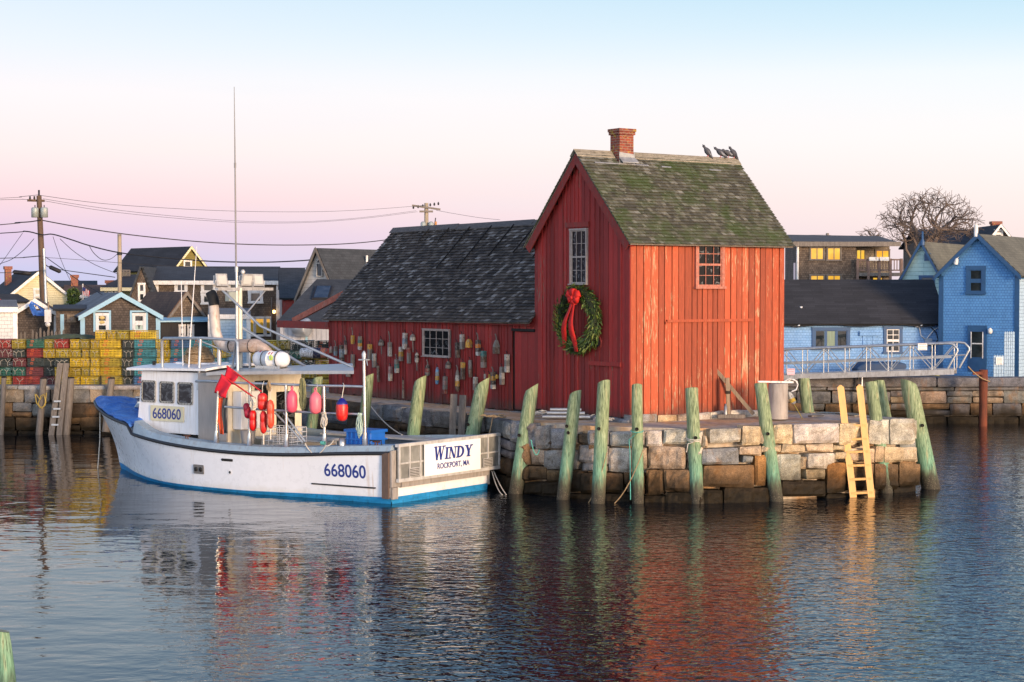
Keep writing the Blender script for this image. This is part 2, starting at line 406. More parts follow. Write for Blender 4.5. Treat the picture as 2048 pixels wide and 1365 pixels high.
def window(parent, o, u, n, w, h, cols, rows, frame, pane, muntin=None, cas=.09, proud=.05, mid=True, sill=True, mw=.017, name='window'):
    """o = lower left corner on the wall plane; u along the wall; n outward."""
    o = Vector(o); u = Vector(u).normalized(); n = Vector(n).normalized(); z = Vector((0, 0, 1))
    def bb(m, a0, a1, b0, b1, d0, d1):
        m.obox(o+u*(a0+a1)/2+z*(b0+b1)/2+n*(d0+d1)/2, u*(a1-a0)/2, n*(d1-d0)/2, z*(b1-b0)/2)
    f = MB()
    bb(f, -cas, 0, -.002, h, -.02, proud); bb(f, w, w+cas, -.002, h, -.02, proud)
    bb(f, -cas-.015, w+cas+.015, h, h+cas, -.02, proud+.008)
    if sill: bb(f, -cas-.03, w+cas+.03, -cas*.7, -.002, -.02, proud+.04)
    else: bb(f, -cas, w+cas, -cas, -.002, -.02, proud-.003)
    fo = f.build(name, frame, parent)
    g = MB()
    for i in range(1, cols): x = w*i/cols; bb(g, x-mw/2, x+mw/2, .03, h-.03, -.012, proud*.45)
    for j in range(1, rows):
        y = h*j/rows; k = mw*(1.7 if mid and j*2 == rows else .5)
        bb(g, .0, w, y-k, y+k, -.013, proud*.5)
    bb(g, 0, .035, 0, h, -.015, proud*.55); bb(g, w-.035, w, 0, h, -.015, proud*.55)
    bb(g, .035, w-.035, 0, .045, -.015, proud*.54); bb(g, .035, w-.035, h-.035, h, -.015, proud*.54)
    g.build('sash', muntin or frame, fo)
    p = MB(); bb(p, 0.005, w-.005, 0.005, h-.005, -.03, .004); p.build('pane', pane, fo)
    return fo

def boards(mb, o, u, n, L, z0, top, holes, bw=(.15, .26), battens=0, gap=.014, th=.03):
    """upright boards on the plane through o spanned by u and z; top(x) gives the upper edge; holes = (x0, x1, z0, z1)"""
    o = Vector(o); u = Vector(u); n = Vector(n); z = Vector((0, 0, 1)); x = 0.
    def strip(x0, x1, d0, d1, zb):
        xs = (x0+x1)/2; segs = [(zb, min(top(x0), top(x1))-.01)]
        for hx0, hx1, h0, h1 in holes:
            if hx0 < x1-.02 and hx1 > x0+.02:
                ns = []
                for a, b in segs:
                    if h0 > a: ns.append((a, min(b, h0)))
                    if h1 < b: ns.append((max(a, h1), b))
                segs = [s_ for s_ in ns if s_[1]-s_[0] > .03]
        for a, b in segs:
            if b > a: mb.obox(o+u*xs+z*(a+b)/2+n*(d0+d1)/2, u*(x1-x0)/2, n*(d1-d0)/2, z*(b-a)/2)
    while x < L-.02:
        wd = min(random.uniform(*bw), L-x)
        if L-x-wd < .08: wd = L-x
        d = random.uniform(-.006, .006)
        zb = z0-random.uniform(0, .07)
        if random.random() < .16:
            zc = random.uniform(.8, 4); zc2 = zc+random.uniform(.002, .008)
            t0 = top
            strip(x+gap/2, x+wd-gap/2, -.02, th+d, zb)
        else: strip(x+gap/2, x+wd-gap/2, -.02, th+d, zb)
        if battens and random.random() < battens: strip(x+wd-.03, x+wd+.025, th-.004, th+.022+d, zb+.03)
        x += wd

def shingle_roof(mb, o, u, s, L, S, course=.13, w=(.09, .2), skew=0., lift=.02):
    """split shingles in courses: o = eave corner, u along the eave, s up the slope"""
    o = Vector(o); u = Vector(u).normalized(); s = Vector(s).normalized(); n = u.cross(s)
    if n.z < 0: n = -n
    k = 0; y = 0.
    while y < S-.03:
        x = -random.uniform(0, .1); 
        sx = skew*y
        while x < L:
            wd = random.uniform(*w); x0 = max(x, 0); x1 = min(x+wd-.005, L)
            if x1-x0 > .02:
                a = y-random.uniform(0, .014); b = min(y+course*1.55, S); l = lift+random.uniform(-.004, .006)
                c = [o+u*(x0+sx)+s*a, o+u*(x1+sx)+s*a, o+u*(x1+sx)+s*b, o+u*(x0+sx)+s*b]
                hi = [c[0]+n*(l+.008), c[1]+n*(l+.008+random.uniform(-.003, .003)), c[2]+n*.004, c[3]+n*.004]
                lo = [c[0]+n*(l-.01), c[1]+n*(l-.01), c[2]-n*.006, c[3]-n*.006]
                mb.add(lo+hi, [(4, 5, 6, 7), (0, 1, 5, 4), (1, 2, 6, 5), (3, 0, 4, 7), (2, 3, 7, 6)] if (u.cross(s)).z > 0 else [(7, 6, 5, 4), (4, 5, 1, 0), (5, 6, 2, 1), (7, 4, 0, 3), (6, 7, 3, 2)])
            x += wd
        y += course; k += 1

def rock(mb, p00, p10, p11, p01, n, depth=.45, nx=6, nz=5, jit=.02, bulge=.05, amp=.03, seed=None):
    """one rough granite block whose outer face spans four corners"""
    n = Vector(n).normalized(); P = [Vector(p) for p in (p00, p10, p11, p01)]
    c = sum(P, Vector())/4
    P = [p+Vector((random.uniform(-jit, jit), random.uniform(-jit, jit)*.3, random.uniform(-jit, jit))) for p in P]
    sd = Vector((random.uniform(0, 50), random.uniform(0, 50), random.uniform(0, 50)))
    off = random.uniform(-.03, .03); vs = []
    def at(s, t):
        return P[0]*(1-s)*(1-t)+P[1]*s*(1-t)+P[2]*s*t+P[3]*(1-s)*t
    for j in range(nz+1):
        for i in range(nx+1):
            s = i/nx; t = j/nz
            q = at(s, t)
            e = min(s, 1-s)*(P[1]-P[0]).length; e2 = min(t, 1-t)*(P[3]-P[0]).length
            d = min(e, e2); k = min(d/.045, 1.); k = 1-(1-k)**2
            rd = 1-.03*((abs(2*s-1)**6)*(abs(2*t-1)**6))
            q = c+(q-c)*rd
            nz_ = noise.noise(q*2.2+sd)*amp*1.6+noise.noise(q*7+sd)*amp*.8
            vs.append(q+n*(off+bulge*k-bulge+nz_*(.35+.65*k))+Vector((noise.noise(q*5-sd)*.012, 0, noise.noise(q*5+sd*2)*.012)))
    fs = [(j*(nx+1)+i, j*(nx+1)+i+1, (j+1)*(nx+1)+i+1, (j+1)*(nx+1)+i) for j in range(nz) for i in range(nx)]
    ring = [i for i in range(nx+1)]+[j*(nx+1)+nx for j in range(1, nz+1)]+[nz*(nx+1)+i for i in range(nx-1, -1, -1)]+[j*(nx+1) for j in range(nz-1, 0, -1)]
    b0 = len(vs); vs += [vs[i]-n*depth for i in ring]; m = len(ring)
    fs += [(ring[k], b0+k, b0+(k+1) % m, ring[(k+1) % m]) for k in range(m)]
    # winding: make the outer face look along n
    a, b, d_ = vs[fs[0][0]], vs[fs[0][1]], vs[fs[0][3]]
    if (b-a).cross(d_-a).dot(n) < 0: fs = [f[::-1] for f in fs]
    mb.add(vs, fs, False)
GT = dict(g=(.25, .245, .235), l=(.46, .42, .35), t=(.50, .39, .25), b=(.27, .17, .09), d=(.1, .072, .048), p=(.34, .27, .2), r=(.34, .17, .06), s=(.19, .19, .195))
def jcol(c, v=.16):
    k = random.uniform(1-v, 1+v); return (c[0]*k*random.uniform(.95, 1.05), c[1]*k, c[2]*k*random.uniform(.94, 1.06))

def course_wall(name, label, path, ztop, zbot, rows, tones, mat, cap=None, wr=(.6, 1.5), depth=.5, nrm_side=1):
    """coursed rubble wall along a plan path"""
    mb = MB()
    z1 = ztop
    for ri, hgt in enumerate(rows):
        z0 = z1-hgt
        for a, b in zip(path[:-1], path[1:]):
            a = Vector((*a, 0)); b = Vector((*b, 0)); d = b-a; L = d.length; d.normalize(); n = Vector((d.y, -d.x, 0))*nrm_side
            x = 0.
            while x < L-.05:
                wd = min(random.uniform(*wr)*(1.25 if ri == 0 else 1), L-x)
                if L-x-wd < .3: wd = L-x
                g = .018; mb.cur = jcol(GT[random.choice(tones[min(ri, len(tones)-1)])])
                if random.random() < .22 and ri > 0 and hgt > .35:
                    zs = z0+hgt*random.uniform(.35, .6)
                    for q0, q1 in ((z0, zs), (zs, z1)):
                        mb.cur = jcol(GT[random.choice(tones[min(ri, len(tones)-1)])])
                        rock(mb, a+d*(x+g)+Vector((0, 0, q0+g)), a+d*(x+wd-g)+Vector((0, 0, q0+g)), a+d*(x+wd-g)+Vector((0, 0, q1-g)), a+d*(x+g)+Vector((0, 0, q1-g)), n, depth, 4, 3, .025)
                else:
                    rock(mb, a+d*(x+g)+Vector((0, 0, z0+g)), a+d*(x+wd-g)+Vector((0, 0, z0+g)), a+d*(x+wd-g)+Vector((0, 0, z1-g)), a+d*(x+g)+Vector((0, 0, z1-g)), n, depth, 5, 4, .03)
                x += wd
        z1 = z0
    return tag(mb.build(name, mat), label, 'wharf wall')

# ---------------------------------------------------------------- the pier under the red shack
PXF = [(1020, 46.6), (1180, 44.9), (1400, 44.15), (1600, 44.75), (1836, 46.9)]
def faceY(px):
    for (a, ya), (b, yb) in zip(PXF[:-1], PXF[1:]):
        if px <= b or b == 1836: return ya+(yb-ya)*(px-a)/(b-a)
def fx(px, Y): return (px-1024)/F*Y
fr = [Vector((fx(p, y), y, 0)) for p, y in PXF]
P_corner = fr[-1]
bk1 = atz(1705, 825, DECK); bk2 = atz(1592, 820, DECK)
s0 = HF.w((-1.75, 4.4, 0)); s1 = HF.w((-1.8, 25.5, 0)); b0 = HF.w((6.2, 4.0, 0)); b1 = HF.w((6.2, 27, 0))
core = [(*fr[0].xy,), (*fr[1].xy,), (*fr[2].xy,), (*fr[3].xy,), (P_corner.x, P_corner.y), (bk1.x, bk1.y), (bk2.x, bk2.y), (b0.x, b0.y), (b1.x, b1.y), (s1.x, s1.y), (s0.x, s0.y)]
cen = Vector((sum(p[0] for p in core)/len(core), sum(p[1] for p in core)/len(core)))
def inset(p, d):
    v = Vector(p)-Vector((2.2, 48.5)); l = v.length; return Vector((2.2, 48.5))+v*(1-d/l)
t = NT('pier_deck')
nz = t.noise(.9, 7); nz2 = t.noise(6, 6)
c_ = t.mix(t.ramp(nz, [(.42, 0.), (.56, 1.)]), (.50, .32, .17), (.44, .385, .31))
c_ = t.mix(1., c_, t.ramp(nz2, [(.3, .6), (.7, 1.15)]), 'MULTIPLY')
m_deck = t.done(c_, .92, t.bump(t.noise(14, 6), .6, .04))
mb = MB(); mb.prism([(*inset(p, .42), DECK-.035) for p in core], (0, 0, -2.8))
struct(mb.build('pier', m_deck))
# front face, block by block
BL = """1019 840 1040 884 s;1065 851 1098 899 g;1040 846 1066 896 s;1096 858 1130 899 g;1130 862 1152 889 g;1173 861 1217 891 g;1151 867 1173 889 d;1218 863 1266 893 l;1266 862 1288 893 l;1288 861 1324 893 l;
1325 860 1374 891 l;1153 890 1190 927 g;1190 892 1216 930 g;1216 896 1264 945 l;1265 895 1293 940 p;1294 893 1372 940 p;1056 899 1085 930 p;1036 886 1056 930 b;1085 901 1123 940 g;1124 900 1153 940 g;1161 928 1190 944 g;1191 931 1215 945 p;
1158 945 1188 987 d;1189 946 1206 987 d;1207 946 1246 987 b;1247 945 1259 970 b;1260 946 1288 990 b;1289 940 1326 992 b;1327 939 1381 984 b;1382 940 1406 984 b;1040 932 1056 965 b;1056 933 1092 961 b;1092 940 1118 965 b;1119 941 1158 985 d;1040 965 1080 990 d;1080 963 1119 992 d;
1374 862 1404 893 l;1405 871 1416 897 t;1419 858 1484 887 l;1485 852 1522 891 t;1522 852 1547 890 t;1547 850 1588 889 t;1590 847 1682 888 l;1682 846 1740 893 t;1740 841 1765 890 l;1765 838 1782 890 l;1782 836 1835 890 l;
1404 897 1479 930 g;1374 893 1404 935 l;1480 893 1523 912 t;1487 913 1508 927 g;1524 891 1564 906 t;1566 890 1614 906 t;1617 888 1670 905 t;1671 892 1694 903 t;1536 907 1557 960 t;1557 907 1605 961 l;1605 914 1617 939 t;1616 906 1671 938 l;1673 904 1696 921 t;1696 896 1752 925 t;1753 893 1771 927 t;
1407 930 1512 976 b;1510 910 1535 972 r;1616 939 1654 961 t;1655 925 1696 987 r;1697 927 1752 984 b;1753 928 1776 980 b;1771 893 1808 926 t;1808 893 1838 925 t;1800 927 1843 973 b;1777 929 1800 980 b;
1450 977 1540 1002 d;1566 962 1656 994 d;1540 963 1565 1000 d;1408 980 1449 1004 d;1790 974 1836 990 d;1656 989 1790 1003 d;1330 986 1407 1006 d;1285 993 1330 1007 d;1120 988 1200 1006 d;1200 989 1285 1008 d;1040 990 1120 1003 d"""
mb = MB()
for b in BL.replace('\n', '').split(';'):
    x0, y0, x1, y1, tn = b.split(); x0, y0, x1, y1 = map(float, (x0, y0, x1, y1))
    if y1 > 1000: y1 += 14
    Y0 = faceY(x0); Y1 = faceY(x1); g = .6
    bat = lambda py: (900-py)*.0012                     # slight batter: the foot stands proud
    g = .85
    P = [atY(x0+g, y1-g, Y0+bat(y1)), atY(x1-g, y1-g, Y1+bat(y1)), atY(x1-g, y0+g, Y1+bat(y0)), atY(x0+g, y0+g, Y0+bat(y0))]
    d = P[1]-P[0]; n = Vector((d.y, -d.x, 0)).normalized()
    mb.cur = jcol(GT[tn], .12)
    rock(mb, *P, n, .42, max(5, min(12, int((x1-x0)/6))), 6, .024, .06, .055)
# chinking behind the joints
for k in range(70):
    px = random.uniform(1045, 1830); py = random.uniform(885, 985); Y = faceY(px)+.1
    c = atY(px, py, Y); mb.cur = jcol(GT[random.choice('bdd')], .3); w_ = random.uniform(.05, .14); h_ = random.uniform(.03, .07)
    rock(mb, c+Vector((-w_, 0, -h_)), c+Vector((w_, 0, -h_)), c+Vector((w_, 0, h_)), c+Vector((-w_, 0, h_)), (0, -1, 0), .2, 3, 3, .02, .02, .01)
tag(mb.build('stone_wall', m_gran), 'granite block wharf wall below the red shack, green piles standing along it', 'wharf wall')
# the wall's two returns: right corner and back, and the side behind the boat
rows = [.52, .42, .5, .6]
course_wall('stone_wall', 'low granite wall at the back right edge of the pier, behind the new ladder', [(P_corner.x+.05, P_corner.y+.05), (bk1.x, bk1.y), (bk2.x, bk2.y), (b0.x, b0.y), (b1.x, b1.y)], DECK, 0, rows, ['lt', 'tg', 'b', 'd'], m_gran, nrm_side=1)
course_wall('stone_wall', 'dark rough stone wharf wall behind the moored boat, under the buoy-hung shed', [(s1.x, s1.y), (s0.x, s0.y), (fr[0].x-.02, fr[0].y+.06)], DECK-.02, 0, [.5, .5, .5, .6], ['sgd', 'dsd', 'd', 'd'], m_granfar, wr=(.7, 1.7))
# flat granite kerb stones lying on the deck edge
mb = MB()
for x0, x1 in ((1588, 1640), (1642, 1705), (1708, 1770), (1772, 1828)):
    mb.cur = jcol(GT['g'])
    a = atz(x0, 826 if x0 < 1700 else 830, DECK); 
mb = MB()
for (x0, y0, x1, y1, tn) in ((1265, 840, 1310, 850, 'l'), (1312, 838, 1365, 850, 'g'), (1366, 837, 1418, 849, 'l'), (1420, 836, 1470, 846, 'g'), (1500, 834, 1560, 843, 'g'), (1218, 838, 1262, 850, 's'), (1150, 833, 1215, 846, 's'), (1080, 826, 1148, 838, 's')):
    pass

# ---------------------------------------------------------------- timber piles
t = NT('green_treated_pile')
zz = t.z('World')[2]
g = t.noise(10, 7, (3.2, 3.2, .32), .65); g2 = t.noise(1.6, 5, (1, 1, .5))
col = t.ramp(g, [(.3, (.055, .075, .035)), (.45, (.165, .22, .11)), (.6, (.29, .355, .20)), (.75, (.45, .47, .31))])
zn = t.math('MULTIPLY', t.math('ADD', zz, t.math('MULTIPLY', g2, 1.1)), .3)
teal = t.ramp(zn, [(.25, 0.), (.32, .9), (.48, .6), (.7, .0)])
col = t.mix(teal, col, t.ramp(g, [(.3, (.04, .14, .085)), (.7, (.2, .43, .29))]))
pale = t.noise(3, 6, (3, 3, .25), .6)
col = t.mix(t.ramp(pale, [(.56, 0.), (.7, .8)]), col, (.42, .34, .18))
zk = t.math('MULTIPLY', t.math('ADD', zz, t.math('MULTIPLY', t.noise(4, 6, (2, 2, .5)), .7)), .5)
dk = t.ramp(zk, [(.27, 1.), (.38, .85), (.52, 0.)])
col = t.mix(dk, col, t.mix(t.noise(14, 5), (.006, .007, .005), (.06, .05, .03)))
cr_ = t.noise(9, 5, (5, 5, .16), .6); col = t.mix(t.ramp(cr_, [(.6, 0.), (.66, .85)]), col, (.03, .04, .02))
bn = t.noise(30, 4); bz_ = t.math('MULTIPLY', zk, t.ramp(zk, [(.2, 1.), (.5, 1.), (.52, 0.)])); col = t.mix(t.math('MULTIPLY', t.ramp(bn, [(.56, 0.), (.62, .7)]), t.ramp(zk, [(.3, 1.), (.47, 0.)])), col, (.13, .115, .08))
m_pile = t.done(col, .8, t.bump(cr_, -.8, .02, t.bump(g, .7, .02)))
m_hole = plain('bolt_iron', (.012, .011, .01), .5, .6, bump=0)
PILES = []
def pile(top, base, w, Yb, lab, cut=(0, 0, 0), bolts=(), group='treated timber piles round the pier', name='timber_pile', mat=None, ztop=None):
    B = atY(base[0], base[1], Yb)
    Tp = atY(top[0], top[1], Yb+(.25 if ztop is None else ztop))
    r = w*Yb/F/2
    o = thing(name, lab, 'pile', (B.x, B.y, 0), 0, group)
    d = Tp-B; k0 = (-.9-B.z)/d.z
    a = B+d*k0-Vector((B.x, B.y, 0)); e = Tp-Vector((B.x, B.y, 0))
    mb = MB(); n = 14; m = 14; vs = []; sd = random.uniform(0, 90)
    ax = (e-a).normalized(); u = ax.cross(Vector((0, 1, 0))).normalized(); v = u.cross(ax)
    cutv = Vector(cut)
    for i in range(m+1):
        f = i/m; c = a.lerp(e, f); rr = r*(1.06-.1*f)
        if i == m: rr *= .97
        for k in range(n):
            an = 2*math.pi*k/n; dr = u*math.cos(an)-v*math.sin(an)
            p = c+dr*rr*(1+.05*noise.noise(Vector((math.cos(an), math.sin(an), f*5))*1.5+Vector((sd, 0, 0))))
            if i == m: p += Vector((0, 0, dr.dot(cutv)*r*1.))
            vs.append(p)
    fs = [(i*n+k, (i+1)*n+k, (i+1)*n+(k+1) % n, i*n+(k+1) % n) for i in range(m) for k in range(n)]
    mb.add(vs, [f[::-1] for f in fs], True)
    mb.build('shaft', mat or m_pile, o)
    mb = MB(); mb.cur = (1, 1, 1); mb.add(vs[-n:], [tuple(range(n))[::-1]]); mb.add([v_-ax*.05 for v_ in vs[-n:]], [])
    nr = (vs[-n+1]-vs[-n]).cross(vs[-1]-vs[-n]); mb.f = [tuple(range(n))] if nr.z > 0 else [tuple(range(n))[::-1]]; mb.sm = [False]; mb.v = [tuple(Vector(x)+ax*.004) for x in mb.v[:n]]; mb.c = mb.c[:n]
    mb.build('cut_top', m_piletop, o)
    for bx_, by_ in bolts:
        c = atY(bx_, by_, Yb+(.12 if ztop is None else ztop*.5))-Vector((B.x, B.y, 0)); c.y -= r*1.0
        q = MB(); q.lathe([(.045, .05), (.045, -.012), (.03, -.018), (.03, .004), (.0, .004)], c, (0, 1, 0), 10); q.build('bolt', m_hole, o)
    PILES.append(o); return o
m_piletop = plain('pile_end_grain', (.3, .31, .2), .85, 0, .4, 9, bump=.4, bs=25)
wy = lambda py: CH*F/(py-HY)
pile((1064, 775), (1032, 985), 28, wy(988), 'green pile leaning right with slanted top, first one right of the boat stern', (.75, 0, .2), [(1038, 870)])
pile((1151, 786), (1126, 1000), 26, wy(1000), 'short leaning green pile before the gable, teal band above the tide mark', (.45, -.25, 0), [(1133, 852), (1136, 865)])
pile((1208, 765), (1196, 1008), 27, wy(1008), 'tallest upright green pile, standing in front of the dark gable wall', (.25, -.3, 0), [(1197, 857)])
pile((1274, 772), (1276, 1008), 23, wy(1008), 'slim straight green pile standing before the near corner of the red shack', (0, -.35, 0), [(1273, 858)])
pile((1383, 777), (1395, 1008), 27, wy(1008), 'thick green pile with flat top and white rope in front of the orange wall', (0, -.1, 0), [(1390, 875)])
pile((1521, 768), (1553, 1004), 27, wy(1004), 'green pile leaning left beside the concrete cylinder', (-.1, -.12, 0), [(1534, 867)])
pile((1742, 765), (1773, 987), 26, wy(987), 'teal green pile leaning left, just right of the new ladder', (-.05, -.12, 0), [(1758, 862)])
pile((1817, 765), (1862, 978), 36, wy(978), 'fattest green pile leaning left at the outer corner of the pier', (-.55, -.1, 0), [(1841, 850)])
pile((1607, 757), (1617, 830), 25, 50.3, 'stubby green pile behind the deck, right of the concrete cylinder', (-.1, -.05, 0), (), ztop=0)
pile((1758, 761), (1772, 836), 22, 48.8, 'narrow green pile at the back edge, half hidden by the pile beside the ladder', (-.2, -.1, 0), (), ztop=0)
def edgeY(py): return (CH-1.9)*F/(py-HY)
pile((841, 758), (827, 868), 26, 49.8, 'leaning green pile behind the boat, below the shed window', (.6, -.1, 0), [(826, 840)], ztop=.15)
pile((966, 764), (945, 872), 29, 48.6, 'leaning green pile behind the boat transom, right of the grey ladder posts', (.75, -.1, 0), [(936, 848)], ztop=.15)
pile((738, 752), (724, 880), 21, 52., 'green pile seen behind the tall post of the boat rail', (.5, -.1, 0), (), ztop=.15)
pile((636, 756), (620, 880), 22, 54., 'green pile behind the pink fenders on the boat rail', (.3, -.1, 0), (), ztop=.15)
# the cut-off pile at the lower left edge of the picture, near the camera
pile((2, 1262), (30, 1500), 36, 21.5, 'green pile close to the camera, cut by the lower left edge of the picture', (-.3, -.1, 0), (), ztop=0)

# ---------------------------------------------------------------- the red fishing shack
shack = thing('fishing_shack', 'red board fishing shack with mossy shingle roof and long low shed on a stone pier', 'shack', HF.o, HA)
HL = 5.48; HW = 4.32; SY1 = 16.35                                # house length and depth, far end of the shed (local y)
ZW = 4.78; ZR = 7.08                                             # wall top, ridge above the base
zslope = (ZR-ZW)/(HW/2)
mb = MB()
# solid core of the house and of the shed (dark behind the boards)
g0 = .02
mb.prism([(g0, g0, 0), (g0, HW-g0, 0), (g0, HW-g0, ZW), (g0, HW/2, ZR-.05), (g0, g0, ZW)], (HL-2*g0, 0, 0))
SD = 2.62*2; SZE = 2.62; SZR = 5.42; SB = -.12                   # shed depth, eave, ridge (above base), foot
mb.prism([(g0, HW+.01, SB), (SD, HW+.01, SB), (SD, HW+.01, SZE), (SD/2, HW+.01, SZR-.06), (g0, HW+.01, SZE)], (0, SY1-HW-.03, 0))
mb.build('wall_core', m_dark, shack)
# openings
sw0 = HF.hit(1393, 573, 1, 0); sw1 = HF.hit(1440, 487, 1, 0)     # window in the lit long wall
gw0 = HF.hit(1146, 568, 0, 0); gw1 = HF.hit(1176, 460, 0, 0)     # window in the gable
hw0 = HF.hit(850, 712, 0, 0); hw1 = HF.hit(901, 661, 0, 0)       # window in the shed
dw0 = HF.hit(1029, 800, 0, 0); dw1 = HF.hit(1071, 660, 0, 0)     # shed door
mb = MB(); boards(mb, (0, 0, 0), (1, 0, 0), (0, -1, 0), HL, .0, lambda x: ZW, [(sw0.x, sw1.x, sw0.z, sw1.z)], (.17, .27), 0, .024)
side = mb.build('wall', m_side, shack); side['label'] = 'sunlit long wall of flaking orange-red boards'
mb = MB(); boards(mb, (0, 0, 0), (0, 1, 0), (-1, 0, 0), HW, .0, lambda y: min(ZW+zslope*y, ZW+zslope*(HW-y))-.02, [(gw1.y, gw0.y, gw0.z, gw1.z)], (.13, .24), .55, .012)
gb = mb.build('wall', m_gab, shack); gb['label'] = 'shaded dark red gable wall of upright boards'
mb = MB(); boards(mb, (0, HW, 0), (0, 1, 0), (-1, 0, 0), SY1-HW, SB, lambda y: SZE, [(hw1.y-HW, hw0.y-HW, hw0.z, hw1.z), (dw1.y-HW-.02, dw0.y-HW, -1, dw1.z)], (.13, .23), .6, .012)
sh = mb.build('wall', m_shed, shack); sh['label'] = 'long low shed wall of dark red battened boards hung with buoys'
mb = MB(); boards(mb, (0, SY1, 0), (1, 0, 0), (0, 1, 0), SD, SB, lambda x: min(SZE+1.06*x, SZE+1.06*(SD-x)), [], (.15, .24), 0)
boards(mb, (HL, 0, 0), (0, 1, 0), (1, 0, 0), HW, 0, lambda y: min(ZW+zslope*y, ZW+zslope*(HW-y))-.02, [], (.15, .24), 0)
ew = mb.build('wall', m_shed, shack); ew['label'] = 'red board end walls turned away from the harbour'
# corner boards, eave boards, rakes
for q_ in ((-.055, -.032, -.05, .12), (-.03, .13, -.06, -.036), (HL-.14, HL+.03, -.062, -.036)):
    mb = MB(); mb.box(*q_, -.02, ZW); mb.build('corner_board', m_side if q_[1] > 0 else m_gab, shack)
mb = MB(); mb.box(-.16, HL+.16, -.07, -.034, ZW-.16, ZW-.01); mb.box(-.16, HL+.16, -.2, -.072, ZW-.225, ZW-.205)
mb.build('eave_board', m_trim, shack)
nh = math.hypot(1, zslope)
def rake(x0, x1, y_a, z_a, y_b, z_b, h):
    d = Vector((0, y_b-y_a, z_b-z_a)).normalized(); n = Vector((0, -d.z, d.y)) if d.y > 0 else Vector((0, d.z, -d.y))
    a = Vector((x0, y_a, z_a)); b = Vector((x0, y_b, z_b))
    mm = MB(); mm.prism([a, b, b-Vector((0, 0, h)), a-n*h*.8], (x1-x0, 0, 0)); return mm
oh = .2
rake(-.2, -.17, -oh, ZW-zslope*oh+.02, HW/2, ZR+.02, .3).build('rake_board', m_trim, shack)
rake(-.2, -.17, HW+oh, ZW-zslope*oh+.02, HW/2, ZR+.02, .3).build('rake_board', m_trim, shack)
mb = MB()
for yy, sg in ((-oh, 1), (HW+oh, -1)):
    a = Vector((-.17, yy, ZW-zslope*oh-.06)); b = Vector((-.17, HW/2, ZR-.06)); mb.quad(a, b, b+Vector((.14, 0, 0)), a+Vector((.14, 0, 0)))
mb.build('soffit', m_trim, shack)
# roofs: boarded deck + split shingles
rf = MB()
for yy in (-oh-.04, HW+oh+.04):
    z_e = ZW-zslope*(oh+.04)
    a = Vector((-.2, yy, z_e+.03)); b = Vector((HL+.2, yy, z_e+.03)); c = Vector((HL+.2, HW/2, ZR+.03)); d = Vector((-.2, HW/2, ZR+.03))
    rf.prism([a, b, c, d], (0, 0, .035))
roof = rf.build('roof', m_oldwood, shack)
mb = MB()
sl_ = math.hypot(HW/2+oh+.06, zslope*(HW/2+oh+.06))
shingle_roof(mb, (-.24, -oh-.06, ZW-zslope*(oh+.06)+.067), (1, 0, 0), (0, 1, zslope), HL+.48, sl_, .125, (.1, .22), 0, .05)
shingle_roof(mb, (-.24, HW+oh+.06, ZW-zslope*(oh+.06)+.067), (1, 0, 0), (0, -1, zslope), HL+.48, sl_, .125, (.2, .4))
mb.build('shingles', m_roof, roof)
m_cap = plain('lichened_ridge_boards', (.28, .25, .19), .85, 0, .5, 4, (1, 4, 4), .5, 18, (.09, .075, .05))
mb = MB()
for sg in (1, -1):
    a = Vector((-.26, HW/2, ZR+.115)); d = Vector((0, -sg*.17, -.17*zslope))
    for x0, x1 in ((-.26, 1.05), (1.75, 3.6), (3.603, HL+.26)):
        mb.prism([(x0, HW/2, ZR+.115+.002*sg), (x1, HW/2, ZR+.115+.002*sg), Vector((x1, HW/2, ZR+.115))+d, Vector((x0, HW/2, ZR+.115))+d], (0, 0, .028))
mb.build('ridge_cap', m_cap, roof)
# bird-white and lead patches below the ridge
for x0, x1, k in ((.2, 2.1, .34), (2.55, 2.9, .36), (4.3, 4.75, .38)):
    mb = MB(); a = Vector((x0, HW/2-k, ZR-k*zslope+.15)); mb.prism([a, a+Vector((x1-x0, 0, -.01)), a+Vector((x1-x0, -.025, -.025*zslope-.01)), a+Vector((0, -.03, -.03*zslope))], (0, 0, .006)); mb.build('lead_strip', m_lead, roof)
# chimney
m_brick = brick_mat('chimney_brick', (.26, .05, .022), (.15, .03, .018), (.24, .17, .12), .2, .072)
cp = HF.hit(1243, 295, 1, HW/2-.1); cx = cp.x; cyy = HW/2-.12; ct = HF.hit(1243, 258, 1, HW/2-.3).z
mb = MB(); mb.box(cx-.245, cx+.245, cyy-.21, cyy+.21, ZR-.4, ct-.16); ch = mb.build('chimney', m_brick, shack)
mb = MB(); mb.box(cx-.28, cx+.28, cyy-.245, cyy+.245, ct-.158, ct-.075); mb.box(cx-.3, cx+.3, cyy-.265, cyy+.265, ct-.073, ct+.01); mb.build('cap_courses', m_brick, ch)
mb = MB(); mb.box(cx-.18, cx+.18, cyy-.14, cyy+.14, ct, ct+.014); mb.build('flue', m_dark, ch)
mb = MB(); mb.prism([(cx-.27, cyy-.23, ZR-.25), (cx+.27, cyy-.23, ZR-.25), (cx+.27, cyy-.23, ZR+.05), (cx-.27, cyy-.23, ZR+.1)], (0, .02, 0))
mb.prism([(cx-.28, cyy-.232, ZR-.06), (cx+.28, cyy-.232, ZR-.06), (cx+.33, cyy-.36, ZR-.2), (cx-.24, cyy-.36, ZR-.2)], (0, 0, .02))
mb.box(cx+.248, cx+.27, cyy-.232, cyy+.23, ZR-.3, ZR+.1)
mb.build('flashing', m_lead, ch)
